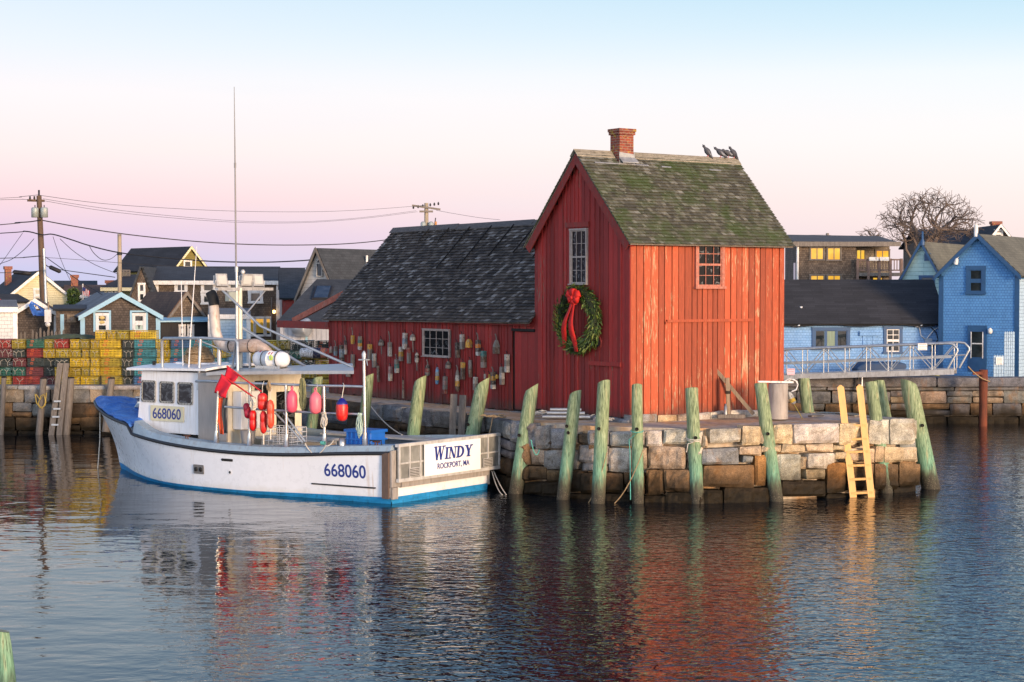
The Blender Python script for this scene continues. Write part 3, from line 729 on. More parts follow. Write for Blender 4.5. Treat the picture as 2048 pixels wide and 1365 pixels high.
# shed roof
SS = (SZR-SZE)/(SD/2); so = .22
rf = MB()
for sg in (0, 1):
    xe = -so if sg == 0 else SD+so; ze = SZE-SS*so
    rf.prism([(xe, HW-.02, ze+.02), (xe, SY1+.2, ze-.06), (SD/2, SY1+.2, SZR-.03), (SD/2, HW-.02+.06, SZR+.02)], (0, 0, .035))
sroof = rf.build('roof', m_oldwood, shack); sroof['label'] = 'dark grey shingle roof of the long shed'
mb = MB(); L_ = SY1+.24-HW
dz = -.06/L_
shingle_roof(mb, (-so-.03, HW-.06, SZE-SS*(so+.03)+.062), (0, 1, dz), (1, 0, SS), L_, math.hypot(SD/2+so, SS*(SD/2+so)), .125, (.1, .22), 0, .05)
shingle_roof(mb, (SD+so+.03, HW-.06, SZE-SS*(so+.03)+.062), (0, 1, dz), (-1, 0, SS), L_, math.hypot(SD/2+so, SS*(SD/2+so)), .25, (.2, .4), 0, .024)
mb.build('shingles', m_roofs, sroof)
mb = MB()
for a, b in ((HW-.02, 8.), (8.005, 12.3), (12.305, SY1+.22)):
    mb.prism([(SD/2, a, SZR+.12), (SD/2, b, SZR+.1), (SD/2-.16, b, SZR+.1-.16*SS), (SD/2-.16, a, SZR+.12-.16*SS)], (0, 0, .025))
mb.build('ridge_cap', plain('dark_ridge_boards', (.1, .09, .085), .85, 0, .5, 4, (4, 1, 4)), sroof)
for k in range(8):
    mb = MB(); yb = 5.2+k*1.25; x0 = SD/2-.14
    a = Vector((x0, yb, SZR-.14*SS+.16)); ln = random.uniform(.7, 1.3) if k < 6 else .4
    b = Vector((x0-ln, yb+.08, SZR-(.14+ln)*SS+.15)); mb.beam(a, b, .035, .02, (1, 0, 1)); mb.build('lightning_strip', m_dark, sroof)
mb = MB(); mb.box(-.06, -.034, HW+.03, SY1, SZE-.13, SZE-.02); mb.box(-.19, -.062, HW+.03, SY1+.18, SZE-.27, SZE-.25)
mb.build('eave_board', m_trim, shack)
# windows
window(shack, (sw0.x, -.035, sw0.z), (1, 0, 0), (0, -1, 0), sw1.x-sw0.x, sw1.z-sw0.z, 3, 4, m_redsash, m_glassc, m_redsash, .1, .06)
window(shack, (-.035, gw0.y, gw0.z), (0, -1, 0), (-1, 0, 0), gw0.y-gw1.y, gw1.z-gw0.z, 3, 4, m_sash, m_glassc, m_sash, .045, .06, mw=.013)
window(shack, (-.035, hw0.y, hw0.z), (0, -1, 0), (-1, 0, 0), hw0.y-hw1.y, hw1.z-hw0.z, 4, 3, m_sash, m_glassc, m_sash, .03, .05, False, mw=.013)
gl = HF.hit(1135, 459, 0, 0); gr = HF.hit(1182, 451, 0, 0)
mb = MB(); mb.box(-.1, -.036, gr.y, gl.y, gw1.z+.08, gw1.z+.22); mb.build('window_hood', m_trim, shack)
# gable details: ledge, plated hole, sliding-door rail, shed door
a = HF.hit(1182, 722, 0, 0); b = HF.hit(1246, 734, 0, 0); mb = MB(); mb.box(-.1, -.055, b.y, a.y, b.z, a.z); mb.build('ledge_board', m_gab, shack)
c = HF.hit(1194, 686, 0, -.06); mb = MB(); mb.lathe([(.0, -.02), (.2, -.02), (.2, .012), (.17, .018)], (c.x+.01, c.y, c.z), (-1, 0, 0), 18); pl = mb.build('pipe_plate', m_trim, shack)
mb = MB(); mb.lathe([(.12, 0), (.12, .032), (0, .032)], (c.x+.01, c.y, c.z), (-1, 0, 0), 16); mb.build('pipe_hole', m_dark, pl)
a = HF.hit(1331, 642, 1, 0); b = HF.hit(1502, 645, 1, 0); mb = MB(); mb.box(a.x, b.x, -.085, -.04, a.z-.045, a.z+.03); mb.box(a.x-.05, a.x-.005, -.07, -.04, a.z-.09, a.z-.02); mb.build('door_rail', m_side, shack)
mb = MB(); boards(mb, (.04, dw1.y, 0), (0, 1, 0), (-1, 0, 0), dw0.y-dw1.y, SB+.05, lambda y: dw1.z-.06, [], (.3, .42), 0, .008); dr = mb.build('door', m_shed, shack)
mb = MB(); mb.box(-.075, .01, dw1.y-.02, dw0.y+.06, dw1.z-.05, dw1.z+.02); mb.build('lintel', m_dark, shack)
# foundation stones
mb = MB()
def foot(ax_, a0, a1, at_, n, zt, zb, tones):
    x = a0
    while x < a1:
        w_ = min(random.uniform(.45, 1.1), a1-x+.05); mb.cur = jcol(GT[random.choice(tones)])
        P = [(x, z_) for z_ in (zb, zt)]
        f = (lambda q, z_: Vector((q, at_, z_))) if ax_ == 0 else (lambda q, z_: Vector((at_, q, z_)))
        zt_ = zt-random.uniform(0, .03)
        rock(mb, f(x+.02, zb), f(x+w_-.02, zb), f(x+w_-.02, zt_), f(x+.02, zt_), n, .3, 5, 4, .03, .05, .03); x += w_
foot(0, -.1, HL+.05, -.22, (0, -1, 0), .03, -.2, 'llgt'); foot(1, -.1, HW, -.16, (-1, 0, 0), -.03, -.3, 'gsg'); foot(1, HW, SY1+.1, -.2, (-1, 0, 0), -.16, -.5, 'gsl')
mb.build('foundation', m_gran, shack)
# projecting red beam and rafter at the shed's far end
a = HF.hit(557, 648, 0, -.02); mb = MB(); mb.box(-.08, .1, SY1+.03, a.y, a.z-.13, a.z+.12); mb.build('projecting_beam', m_trim, shack)
p = HF.hit(586, 642, 0, .1); qd = HF.hit(690, 587, 1, SY1+.6); mb = MB(); mb.beam((.12, p.y, p.z), qd, .12, .2); mb.build('projecting_rafter', plain('faded_red_timber', (.3, .09, .06), .8, 0, .4, 6, (1, 1, 1), .4, 25, (.4, .25, .2)), shack)
# ---------------------------------------------------------------- the boat
BA = R(144.1)
_s = atz(768, 1008, 0); _t = atz(988, 980, 0)
BF = Fr((( _s.x+_t.x)/2, (_s.y+_t.y)/2, 0), BA)
boat = thing('fishing_boat', 'white lobster boat with blue waterline, aluminium canopy and open stern moored beside the pier', 'boat', BF.o, BA)
t = NT('white_gelcoat'); zz = t.z()[2]
sk = t.noise(2.6, 4, (3., 1, .12), .6); rs = t.noise(1.5, 6, (1.6, 1, .3)); gr = t.noise(5, 6)
c_ = t.mix(1., (.70, .735, .78), t.ramp(gr, [(.3, .96), (.7, 1.02)]), 'MULTIPLY')
c_ = t.mix(t.math('MULTIPLY', t.ramp(sk, [(.6, 0.), (.68, .5)]), t.ramp(rs, [(.5, 0.), (.62, .8)])), c_, (.42, .27, .14))
wl_ = t.math('ADD', zz, t.math('MULTIPLY', t.noise(3, 6), .4)); c_ = t.mix(t.ramp(wl_, [(.28, .4), (.46, 0.)]), c_, (.46, .45, .38))
m_hull = t.done(c_, t.ramp(gr, [(.3, .22), (.7, .4)]), t.bump(t.noise(.7, 2), .04, .1))
m_hull2 = plain('white_cabin_paint', (.74, .755, .77), .35, 0, .12, 2, (3, 3, .6), .03, dirt=(.55, .53, .48))
m_boot = plain('blue_bottom_paint', (.015, .23, .52), .5, 0, .3, 3, (1, 1, 3), .2, 30, (.01, .1, .2))
m_rub = plain('black_rubber', (.012, .013, .016), .45, 0, .3, 6)
m_deckb = plain('grey_blue_deck_paint', (.27, .36, .43), .5, 0, .2, 3, dirt=(.2, .2, .2))
m_alu = plain('aluminium', (.52, .525, .52), .38, .35, .25, 5, bump=.1, dirt=(.24, .22, .2))
m_alup = plain('brushed_aluminium_sheet', (.5, .5, .49), .45, .25, .25, 2.5, bump=.08, dirt=(.33, .325, .31))
m_galv = plain('galvanised_tube', (.42, .45, .47), .4, .6, .2, 6)
m_steel = plain('stainless', (.5, .49, .46), .3, .85, .2, 6, dirt=(.3, .2, .1))
m_greyp = plain('grey_stained_plywood', (.27, .265, .26), .75, 0, .18, 3, (2, 2, .7), .15, 30, (.33, .32, .3))
m_navy = plain('navy_lettering', (.012, .03, .2), .4, 0, .05, bump=0)
m_rust = plain('rusty_white_pipe', (.55, .5, .45), .6, .1, .3, 4, bump=.2, dirt=(.3, .13, .06))
m_blk = plain('black_soot', (.008, .008, .008), .7, bump=0)
m_cream = plain('cream_enamel', (.68, .64, .52), .4, 0, .12, 3, dirt=(.5, .4, .25))
m_woodc = plain('salt_stained_chock_wood', (.3, .28, .26), .75, 0, .4, 4, (6, 6, .8), .4, 20)
m_tarp = None
def tab(T, x):
    if x <= T[0][0]: return T[0][1]
    for i in range(len(T)-1):
        (a, va), (b, vb) = T[i], T[i+1]
        if x <= b:
            f = (x-a)/(b-a); h = b-a
            m0 = ((vb-T[i-1][1])/(b-T[i-1][0]) if i > 0 else (vb-va)/h)*h
            m1 = ((T[i+2][1]-va)/(T[i+2][0]-a) if i+2 < len(T) else (vb-va)/h)*h
            f2 = f*f; f3 = f2*f
            return (2*f3-3*f2+1)*va+(f3-2*f2+f)*m0+(3*f2-2*f3)*vb+(f3-f2)*m1
    return T[-1][1]
LB = 13.3
HB = [(0, 2.08), (2.2, 2.32), (4.8, 2.55), (7.2, 2.52), (8.9, 2.24), (10.2, 1.86), (11.3, 1.42), (12.2, .96), (12.85, .5), (13.15, .25), (13.3, 0.001)]
HWL = [(0, 2.05), (2.2, 2.22), (4.8, 2.5), (7.2, 2.42), (8.9, 1.94), (10.2, 1.3), (11.3, .62), (12, .18), (12.35, .001)]
ZRUB = [(0, 1.27), (1.5, 1.19), (3, 1.09), (4.5, 1.05), (6, 1.07), (7.5, 1.14), (8.6, 1.22), (9.45, 1.3)]
ZBOW = [(9.75, 1.55), (10.5, 1.62), (11.3, 1.72), (12.2, 1.86), (13.3, 2.02)]
def hb(x): return max(tab(HB, x), .001)
def zr(x):
    if x <= 9.45: return tab(ZRUB, x)
    if x >= 9.75: return tab(ZBOW, x)
    return 1.3+(x-9.45)/.3*.25
NX = 66
xs_ = [LB*(1-(1-i/NX)**1.15) for i in range(NX+1)]
def hullpt(t, f, sg):
    """t along the length 0..1, f = 0 at the waterline .. 1 at the rub rail (negative under water)"""
    L = 12.35+(LB-12.35)*max(f, 0)**1.5
    if f < 0: L = 12.35+f*1.0
    xd = t*LB; xw = t*12.35
    g = max(f, 0)**1.5 if t > .55 else max(f, 0)
    yb = tab(HWL, xw)*(1-g)+hb(xd)*g
    if f < 0: yb *= 1+f*.35
    return Vector((t*L, sg*max(yb, .001), zr(xd)*f if f >= 0 else f*1.0))
NF = 9
def strake(f0, f1, nf, name, mat, parent, topf=None):
    mb = MB()
    for sg in (1, -1):
        vs = []
        for j in range(nf+1):
            for x in xs_:
                t_ = x/LB; z0 = f0(x); z1 = f1(x)
                vs.append(hullpt(t_, z0+(z1-z0)*j/nf, sg))
        m = NX+1
        fs = [(j*m+i, j*m+i+1, (j+1)*m+i+1, (j+1)*m+i) for j in range(nf) for i in range(NX)]
        mb.add(vs, fs if sg < 0 else [q_[::-1] for q_ in fs], True)
    return mb
bp = lambda x: (.17-.09*min(x/5, 1)+.1*max(0, (x-9)/4))/zr(x)
mb = strake(lambda x: bp(x), lambda x: 1., NF, 'hull', m_hull, boat)
# transom: closed below the wooden ledge
mb.quad((0, -2.06, bp(0)*zr(0)), (0, 2.06, bp(0)*zr(0)), (0, 2.08, 1.27), (0, -2.08, 1.27))
hull = mb.build('hull', m_hull, boat)
mb = strake(lambda x: -.6, lambda x: bp(x), 4, 'bottom', m_boot, boat)
mb.quad((0, -1.7, -.6), (0, 1.7, -.6), (0, 2.06, bp(0)*zr(0)), (0, -2.06, bp(0)*zr(0)))
mb.build('bottom_paint', m_boot, boat)
# rub rail
mb = MB()
for sg in (1, -1):
    pts = [Vector((x, sg*(hb(x)+.012), zr(x)+.02)) for x in [i*.3 for i in range(0, 32)]+[9.46, 9.6, 9.74]+[9.95+i*.2 for i in range(0, 16)]+[13.1, 13.25, 13.3]]
    mb.tube(pts, .048, 8)
mb.build('rub_rail', m_rub, boat)
# side decks, cockpit and foredeck
for sg in (1, -1):
    mb = MB(); rowv = []
    sx_ = [-.0+i*.35 for i in range(0, 28)]
    for x in sx_:
        z0 = zr(x)+.045; z1 = zr(x)+.21 if x < 8.6 else zr(x)+.21+(x-8.6)*.2; y = hb(x)
        fl = .55
        rowv.append([Vector((x, sg*y, z0)), Vector((x, sg*(y-.09), z1)), Vector((x, sg*(y-.38), z1+.02)), Vector((x, sg*(y-.40), z1-.06)), Vector((x, sg*(y-.45), fl))])
    for a, b in zip(rowv[:-1], rowv[1:]):
        for k in range(4):
            q_ = [a[k], a[k+1], b[k+1], b[k]]
            mb.quad(*(q_ if sg > 0 else q_[::-1]))
    e = rowv[0]; q_ = [e[0], e[1], e[2], e[3], e[4]]; mb.quad(*(q_[::-1] if sg > 0 else q_)); mb.build('side_deck', m_deckb, boat)
mb = MB(); vs = []
fx_ = [-.02]+[i*.5 for i in range(1, 20)]
for x in fx_: vs += [Vector((x, hb(x)-.44, .55)), Vector((x, -(hb(x)-.44), .55))]
mb.add(vs, [(2*i, 2*i+1, 2*i+3, 2*i+2) for i in range(len(fx_)-1)])
mb.build('cockpit_floor', m_deckb, boat)
mb = MB(); vs = []; dx = [9.5, 9.75]+[10+i*.2 for i in range(16)]+[13.1, 13.22]
for x in dx:
    for k in range(5):
        s_ = -1+k*.5; vs.append(Vector((x, s_*(hb(x)-.01), zr(x)+.03+.16*(1-s_*s_)*min(1, hb(x)))))
mb.add(vs, [(i*5+k, (i+1)*5+k, (i+1)*5+k+1, i*5+k+1) for i in range(len(dx)-1) for k in range(4)], True)
mb.build('foredeck', m_deckb, boat)
# blue tarpaulin over the foredeck (lies on the boat: its own thing)
t = NT('blue_tarpaulin')
nz = t.noise(3, 6, (1, 2.2, 1), .6, dist=.8); nf_ = t.noise(16, 5, (1, 2, 1))
m_tarp = t.done(t.mix(t.ramp(nz, [(.35, 0.), (.7, 1.)]), (.012, .075, .34), (.045, .18, .56)), .42, t.bump(nf_, .5, .03, t.bump(nz, .9, .12)))
tp = thing('tarpaulin', 'crumpled blue tarpaulin spread over the bow deck of the white boat', 'tarpaulin', BF.o, BA)
mb = MB(); vs = []; dx = [9.58+i*.125 for i in range(30)]; dx = [x for x in dx if x < 13.28]; K = 24
for x in dx:
    for k in range(K+1):
        s_ = -1+2*k/K; h_ = zr(x)+.075+.2*(1-s_*s_)*min(1, hb(x)*1.2)
        h_ += .035*noise.noise(Vector((x*3, s_*hb(x)*3, 2)))+.02*noise.noise(Vector((x*8, s_*hb(x)*5, 7)))
        vs.append(Vector((x, s_*(hb(x)+.005), h_+.02)))
mb.add(vs, [(i*(K+1)+k, (i+1)*(K+1)+k, (i+1)*(K+1)+k+1, i*(K+1)+k+1) for i in range(len(dx)-1) for k in range(K)], True)
o = mb.build('sheet', m_tarp, tp); sm = o.modifiers.new('t', 'SOLIDIFY'); sm.thickness = .02
# wheelhouse
WY = 1.5
mb = MB()
plan = [(7.3, WY), (9.92, WY), (10.32, .85), (10.4, -.85), (9.92, -WY), (7.3, -WY)]
rk = .13
vs = [Vector((x, y, 1.35)) for x, y in plan]+[Vector((x-(rk*2.2 if x > 10 else (rk*1.4 if x > 9 else 0)), y*.975, 3.08)) for x, y in plan]
n_ = len(plan); fs = [(i, i+n_, (i+1) % n_+n_, (i+1) % n_) for i in range(n_)]+[tuple(range(n_, 2*n_))[::-1]]
mb.add(vs, fs); wh = mb.build('wheelhouse', m_hull2, boat)
# fix winding outward
bpy.context.view_layer.update()
import bmesh
def outward(o):
    b = bmesh.new(); b.from_mesh(o.data); bmesh.ops.recalc_face_normals(b, faces=b.faces); b.to_mesh(o.data); b.free()
outward(wh)
t = NT('boat_glass_painted_reflections'); nz = t.noise(2.2, 5, (1.6, 1.6, 2.4), .6, dist=1.5)
m_bglass = t.done(t.ramp(nz, [(.42, (.004, .005, .006)), (.52, (.015, .018, .02)), (.6, (.09, .1, .11)), (.66, (.02, .024, .03)), (.75, (.12, .13, .14))]), .06, t.bump(t.noise(1.5, 2), .05, .02), 0, .3)  # pale noise patches in the colour stand in for reflections
m_gask = plain('weathered_window_gasket', (.42, .41, .37), .6, .2, .4, 14, dirt=(.12, .1, .08))
def rrect(cx_, cz, w_, h_, r_, n=5):
    pts = []
    for (sx_, sz_, a0) in ((1, 1, 0), (-1, 1, 90), (-1, -1, 180), (1, -1, 270)):
        for k in range(n+1):
            a = R(a0+90*k/n); pts.append((cx_+sx_*(w_/2-r_)+r_*math.cos(a), cz+sz_*(h_/2-r_)+r_*math.sin(a)))
    return pts
def port_window(o, u, v, n, w_, h_, parent, name='window'):
    o = Vector(o); u = Vector(u).normalized(); n = Vector(n).normalized(); v = Vector(v).normalized()
    P = lambda q_, d: o+u*q_[0]+v*q_[1]+n*d
    g = MB(); A = rrect(0, 0, w_, h_, .07); Bq = rrect(0, 0, w_-.11, h_-.11, .05); m = len(A)
    vs = [P(q_, .012) for q_ in A]+[P(q_, .016) for q_ in Bq]+[P(q_, -.02) for q_ in A]+[P(q_, .002) for q_ in Bq]
    g.add(vs, [(i, (i+1) % m, m+(i+1) % m, m+i) for i in range(m)]+[(2*m+i, 2*m+(i+1) % m, (i+1) % m, i) for i in range(m)]+[(m+i, m+(i+1) % m, 3*m+(i+1) % m, 3*m+i) for i in range(m)])
    f = g.build(name, m_gask, parent); outward(f)
    g = MB(); g.add([P(q_, .003) for q_ in Bq], [tuple(range(m))])
    pn = g.build('pane', m_bglass, f)
    g = MB(); C_ = rrect(0, 0, w_-.055, h_-.055, .06, 4)
    per = [P(q_, 0) for q_ in C_]; tot = 0; 
    for i in range(len(per)):
        a = per[i]; b = per[(i+1) % len(per)]; L = (b-a).length
        for k in range(max(1, int(L/.09))):
            c = a.lerp(b, k/max(1, int(L/.09))); g.lathe([(.011, .01), (.011, .026), (0, .026)], c, n, 5, False)
    g.build('screw_row', m_blk, f)
for x0, z0, x1, z1 in ((9.72, 2.79, 9.16, 2.22), (8.97, 2.78, 8.41, 2.22), (8.24, 2.78, 7.66, 2.2)):
    port_window(((x0+x1)/2, WY-.012, (z0+z1)/2), (-1, 0, 0), (0, -.02, 1), (0, 1, .02), x0-x1+.04, z0-z1+.06, wh)
e0_ = Vector((9.92, WY, 1.35)); e1_ = Vector((10.32, .85, 1.35)); uu = (e1_-e0_).normalized(); top_ = Vector((9.92-.18, WY*.975, 3.08)); vv = (top_-e0_).normalized(); nn_ = uu.cross(vv)
if nn_.y < 0: nn_ = -nn_
port_window(e0_+uu*.37+vv*1.08+nn_*.01, uu, vv, nn_, .5, .95, wh)
# front windows
for yy in (-.45, .45):
    port_window((10.36-.2, yy, 2.4), (0, 1, 0), (-.165, 0, 1), (1, 0, .165), .72, .8, wh)
# roof
mb = MB(); N_ = 10; prof = []
for x, zo in ((10.22, .0), (7.0, .06)):
    for k in range(N_+1):
        y = -1.62+3.24*k/N_; prof.append(Vector((x, y, 3.09+zo+.09*(1-(y/1.62)**2))))
m = N_+1
vs = prof+[p+Vector((0, 0, .065)) for p in prof]
fs = [(k, k+1, m+k+1, m+k) for k in range(N_)]+[(2*m+k, 3*m+k, 3*m+k+1, 2*m+k+1) for k in range(N_)]
fs += [(0, m, 3*m, 2*m), (N_, 2*m+N_, 3*m+N_, m+N_)]+[(k, 2*m+k, 2*m+k+1, k+1) for k in range(N_)]+[(m+k, m+k+1, 3*m+k+1, 3*m+k) for k in range(N_)]
mb.add(vs, fs); rfb = mb.build('cabin_roof', m_hull2, boat); outward(rfb)
mb = MB(); mb.box(8.0, 9.4, -.3, .5, 3.2, 3.31); mb.build('roof_hatch', m_hull2, rfb, bevel=.03)
mb = MB(); mb.lathe([(.05, 0), (.05, .1), (.02, .11)], (9.85, .9, 3.18)); mb.lathe([(.07, .11), (.07, .14), (.0, .16)], (9.85, .9, 3.18)); mb.build('roof_vent', m_blk, rfb)
# grey side panel aft of the wheelhouse
mb = MB(); mb.box(6.26, 7.36, 1.5, 1.56, 1.22, 3.1); mb.build('side_panel', m_greyp, boat)
# bulkhead at the aft end of the cabin
mb = MB(); mb.box(6.3, 6.38, -1.5, 1.48, .55, 3.1); bk = mb.build('cabin_bulkhead', m_cream, boat)
mb = MB(); mb.box(6.28, 6.298, -.1, .42, 2.2, 2.85); mb.build('bulkhead_window', m_bglass, bk)
mb = MB(); mb.box(5.95, 6.28, .55, 1.3, 1.55, 2.6); mb.build('electric_cabinet', m_hull2, boat, bevel=.02)
mb = MB(); mb.box(6.28, 6.295, -1.2, -.45, .6, 2.5); mb.build('cabin_door', m_bglass, bk)
# canopy
mb = MB(); N_ = 12; vs = []
for i in range(N_+1):
    x = 6.98-i*(6.98-1.58)/N_; 
    for k in range(7):
        y = -1.62+3.24*k/6; x = 6.98-(i/N_)*(5.4-2.9*(1.62-y)/3.24); vs.append(Vector((x, y, 3.11+.2*(i/N_)**.8+.07*(1-(y/1.62)**2))))
m = 7; nv = len(vs); vs += [v_-Vector((0, 0, .085)) for v_ in vs]
fs = [(i*m+k, i*m+k+1, (i+1)*m+k+1, (i+1)*m+k) for i in range(N_) for k in range(6)]
fs += [tuple(a+nv for a in f[::-1]) for f in fs]
ring = [k for k in range(m)]+[i*m+m-1 for i in range(1, N_+1)]+[N_*m+k for k in range(m-2, -1, -1)]+[i*m for i in range(N_-1, 0, -1)]
fs += [(ring[k], ring[(k+1) % len(ring)], ring[(k+1) % len(ring)]+nv, ring[k]+nv) for k in range(len(ring))]
mb.add(vs, fs); can = mb.build('canopy', m_alup, boat); outward(can)
# mast, cross bar, floodlights, whip antennas, struts
mb = MB(); mb.tube([(6.98, .3, 3.1), (6.98, .3, 5.45)], [.075, .07], 10); mast = mb.build('mast', m_cream, boat)
mb = MB(); mb.box(6.92, 7.04, -1.0, 1.2, 5.38, 5.46); mb.build('crossbar', m_alu, mast)
mb = MB(); mb.tube([(6.98, .42, 3.2), (6.98, .42, 5.9)], .04, 8); mb.build('mast_tube', m_galv, mast)
mb = MB(); mb.tube([(7.0, .42, 5.85), (7.02, .42, 8.9), (7.04, .42, 11.1)], [.026, .02, .008], 6); mb.tube([(7.02, .42, 8.83), (7.02, .42, 8.97)], .03, 6); mb.build('whip_antenna', plain('grey_fibreglass', (.2, .2, .2), .5), boat)
mb = MB(); mb.tube([(7.95, 1.35, 3.15), (7.85, 1.35, 4.3), (7.6, 1.35, 6.62)], [.02, .018, .007], 6); mb.build('whip_antenna', m_hull2, boat)
mb = MB(); mb.tube([(8.55, 1.0, 3.2), (8.6, 1.0, 5.65)], [.015, .01], 6); mb.build('whip_antenna', m_hull2, boat)
def flood(y, tilt, lens):
    f = MB(); c = Vector((6.95, y, 5.68)); dx_ = Vector((-math.cos(tilt), 0, -math.sin(tilt))); up_ = Vector((-math.sin(tilt), 0, math.cos(tilt)))
    f.prism([c+Vector((0, s1*.21, 0))+up_*s2*.17 for s1, s2 in ((-1, -1), (1, -1), (1, 1), (-1, 1))], -dx_*.03)
    f.prism([c-dx_*.03+Vector((0, s1*.17, 0))+up_*s2*.13 for s1, s2 in ((-1, -1), (1, -1), (1, 1), (-1, 1))], -dx_*.1)
    for k in range(7): f.box(6.98, 7.12, y-.17+k*.055, y-.16+k*.055, 5.58, 5.8)
    f.tube([(6.96, y-.24, 5.66), (6.96, y-.24, 5.47), (6.96, y+.24, 5.47), (6.96, y+.24, 5.66)], .018, 5)
    ob = f.build('floodlight', m_alu, mast)
    g = MB(); g.prism([c+dx_*.002+Vector((0, s1*.16, 0))+up_*s2*.12 for s1, s2 in ((-1, -1), (1, -1), (1, 1), (-1, 1))], dx_*.01); g.build('lens', plain('floodlight_lens', (.5, .52, .5), .15, 0, .1, bump=0), ob)
flood(1.02, R(-8), 1); flood(.02, R(10), 1); flood(-.42, R(-8), 1)
mb = MB(); mb.box(6.85, 7.0, .55, .85, 5.08, 5.34); mb.build('junction_box', plain('grey_green_box', (.3, .34, .31), .5), mast)
mb = MB(); mb.tube([(6.98, .42, 5.9), (6.98, .42, 6.05)], .05, 8); mb.lathe([(.05, 0), (.07, .06), (.03, .12)], (6.95, .2, 5.85)); mb.build('mast_head', m_alu, mast)
mb = MB()
mb.tube([(6.98, 1.0, 5.4), (5.6, .9, 4.4), (2.35, .8, 3.36)], .035, 7); mb.build('strut', m_galv, boat)
mb = MB(); mb.tube([(6.98, .25, 4.35), (4.6, .2, 3.3)], .04, 7); mb.build('strut', m_galv, boat)
mb = MB(); mb.tube([(6.98, .3, 4.5), (6.98, -.75, 5.4)], .025, 6); mb.tube([(6.98, .3, 3.5), (8.0, 1.0, 4.0)], .02, 6); mb.build('brace', m_galv, mast)
# exhaust: upright stack, elbow and wrapped muffler
mb = MB(); mb.tube([(7.72, .6, 5.02), (7.68, .6, 4.6), (7.64, .6, 4.2), (7.52, .6, 3.95), (7.3, .6, 3.83), (6.95, .6, 3.82)], [.145, .15, .15, .155, .155, .15], 14); ex = mb.build('exhaust_pipe', m_rust, boat)
mb = MB(); mb.tube([(7.69, .6, 4.95), (7.73, .6, 5.15), (7.83, .6, 5.32)], [.152, .155, .15], 14); mb.build('stack_mouth', m_blk, ex)
mb = MB(); mb.tube([(7.0, .6, 3.82), (6.95, .6, 3.82), (6.05, .6, 3.85), (6.0, .6, 3.85), (5.7, .6, 3.75), (5.4, .6, 3.5), (5.3, .6, 3.2)], [.15, .19, .19, .17, .13, .12, .12], 14); mb.build('muffler', plain('rust_streaked_muffler', (.5, .4, .33), .65, .1, .35, 5, (.7, 3, 3), .3, dirt=(.28, .11, .05)), ex)
for x in (6.2, 6.98): mb = MB(); mb.tube([(x, .6, 3.84), (x+.015, .6, 3.84)], .2, 14); mb.build('clamp', m_blk, ex)
mb = MB(); mb.tube([(7.5, .6, 3.2), (7.5, .6, 3.8)], .06, 8); mb.tube([(6.3, .6, 3.2), (6.3, .6, 3.7)], .04, 8); mb.build('pipe_bracket', m_alu, ex)
# roof rail over the cabin
mb = MB(); mb.tube([(9.02, 1.35, 3.12), (9.02, 1.35, 3.94), (8.95, 1.35, 4.02), (7.4, 1.35, 4.05), (6.1, 1.35, 4.02), (6.03, 1.35, 3.95), (6.03, 1.35, 3.1)], .042, 8)
mb.tube([(7.47, 1.35, 4.04), (7.47, 1.45, 2.6)], .042, 8); mb.tube([(6.1, 1.35, 3.95), (6.4, 1.2, 3.15)], .03, 6)
mb.build('roof_rail', m_galv, boat)
# side rail round the working deck
def ry(x): return hb(x)-.2 if x < 6 else hb(x)-.2-(x-6)*.4
def onrail(px, py, dy=0.):
    y = 2.2
    for _ in range(8): p_ = BF.hit(px, py, 1, y); y = ry(min(max(p_.x, 0), 7.4))+dy
    return BF.hit(px, py, 1, y)
def railpts(P): 
    out = []
    for px, py in P: out.append(onrail(px, py))
    return out
mb = MB(); mb.tube(railpts([(392, 763), (420, 763), (470, 766), (520, 768), (580, 770), (640, 772), (700, 773), (727, 774)]), .034, 8); mb.build('side_rail', m_galv, boat)
mb = MB(); mb.tube(railpts([(450, 814), (500, 818), (580, 823), (650, 827), (727, 829)]), .032, 8); mb.build('side_rail', m_galv, boat)
for px, pyt, pxb in ((437, 765, 433), (500, 767, 499), (572, 770, 573), (648, 772, 649), (728, 718, 730)):
    tp_ = onrail(px, pyt); x = tp_.x; bs_ = onrail(pxb, 880); x = bs_.x; zb = zr(x)+.2; mb = MB()
    mb.tube([(x, ry(x), zb), (x, ry(x), zb+.4), tp_], [.045, .04, .04], 8)
    mb.lathe([(.1, 0), (.075, .02), (.05, .34)], (x, ry(x), zb), n=8)
    rp = mb.build('rail_post', m_steel, boat)
    if px > 700:
        q = MB(); q.box(tp_.x-.13, tp_.x+.13, tp_.y-.07, tp_.y+.07, tp_.z-.04, tp_.z-.01); q.lathe([(.05, 0), (.06, .12), (.02, .2)], tp_); q.tube([tp_+Vector((-.1, .02, 0)), tp_+Vector((-.16, .05, -.17))], .012, 5); q.build('post_fitting', m_galv, rp)
# ragged braces from the rail down to the gunwale
mb = MB(); mb.tube([onrail(550, 826), onrail(586, 862), onrail(606, 886)], .028, 6); mb.tube([onrail(567, 826), onrail(611, 884)], .026, 6); mb.build('rail_brace', m_galv, boat)
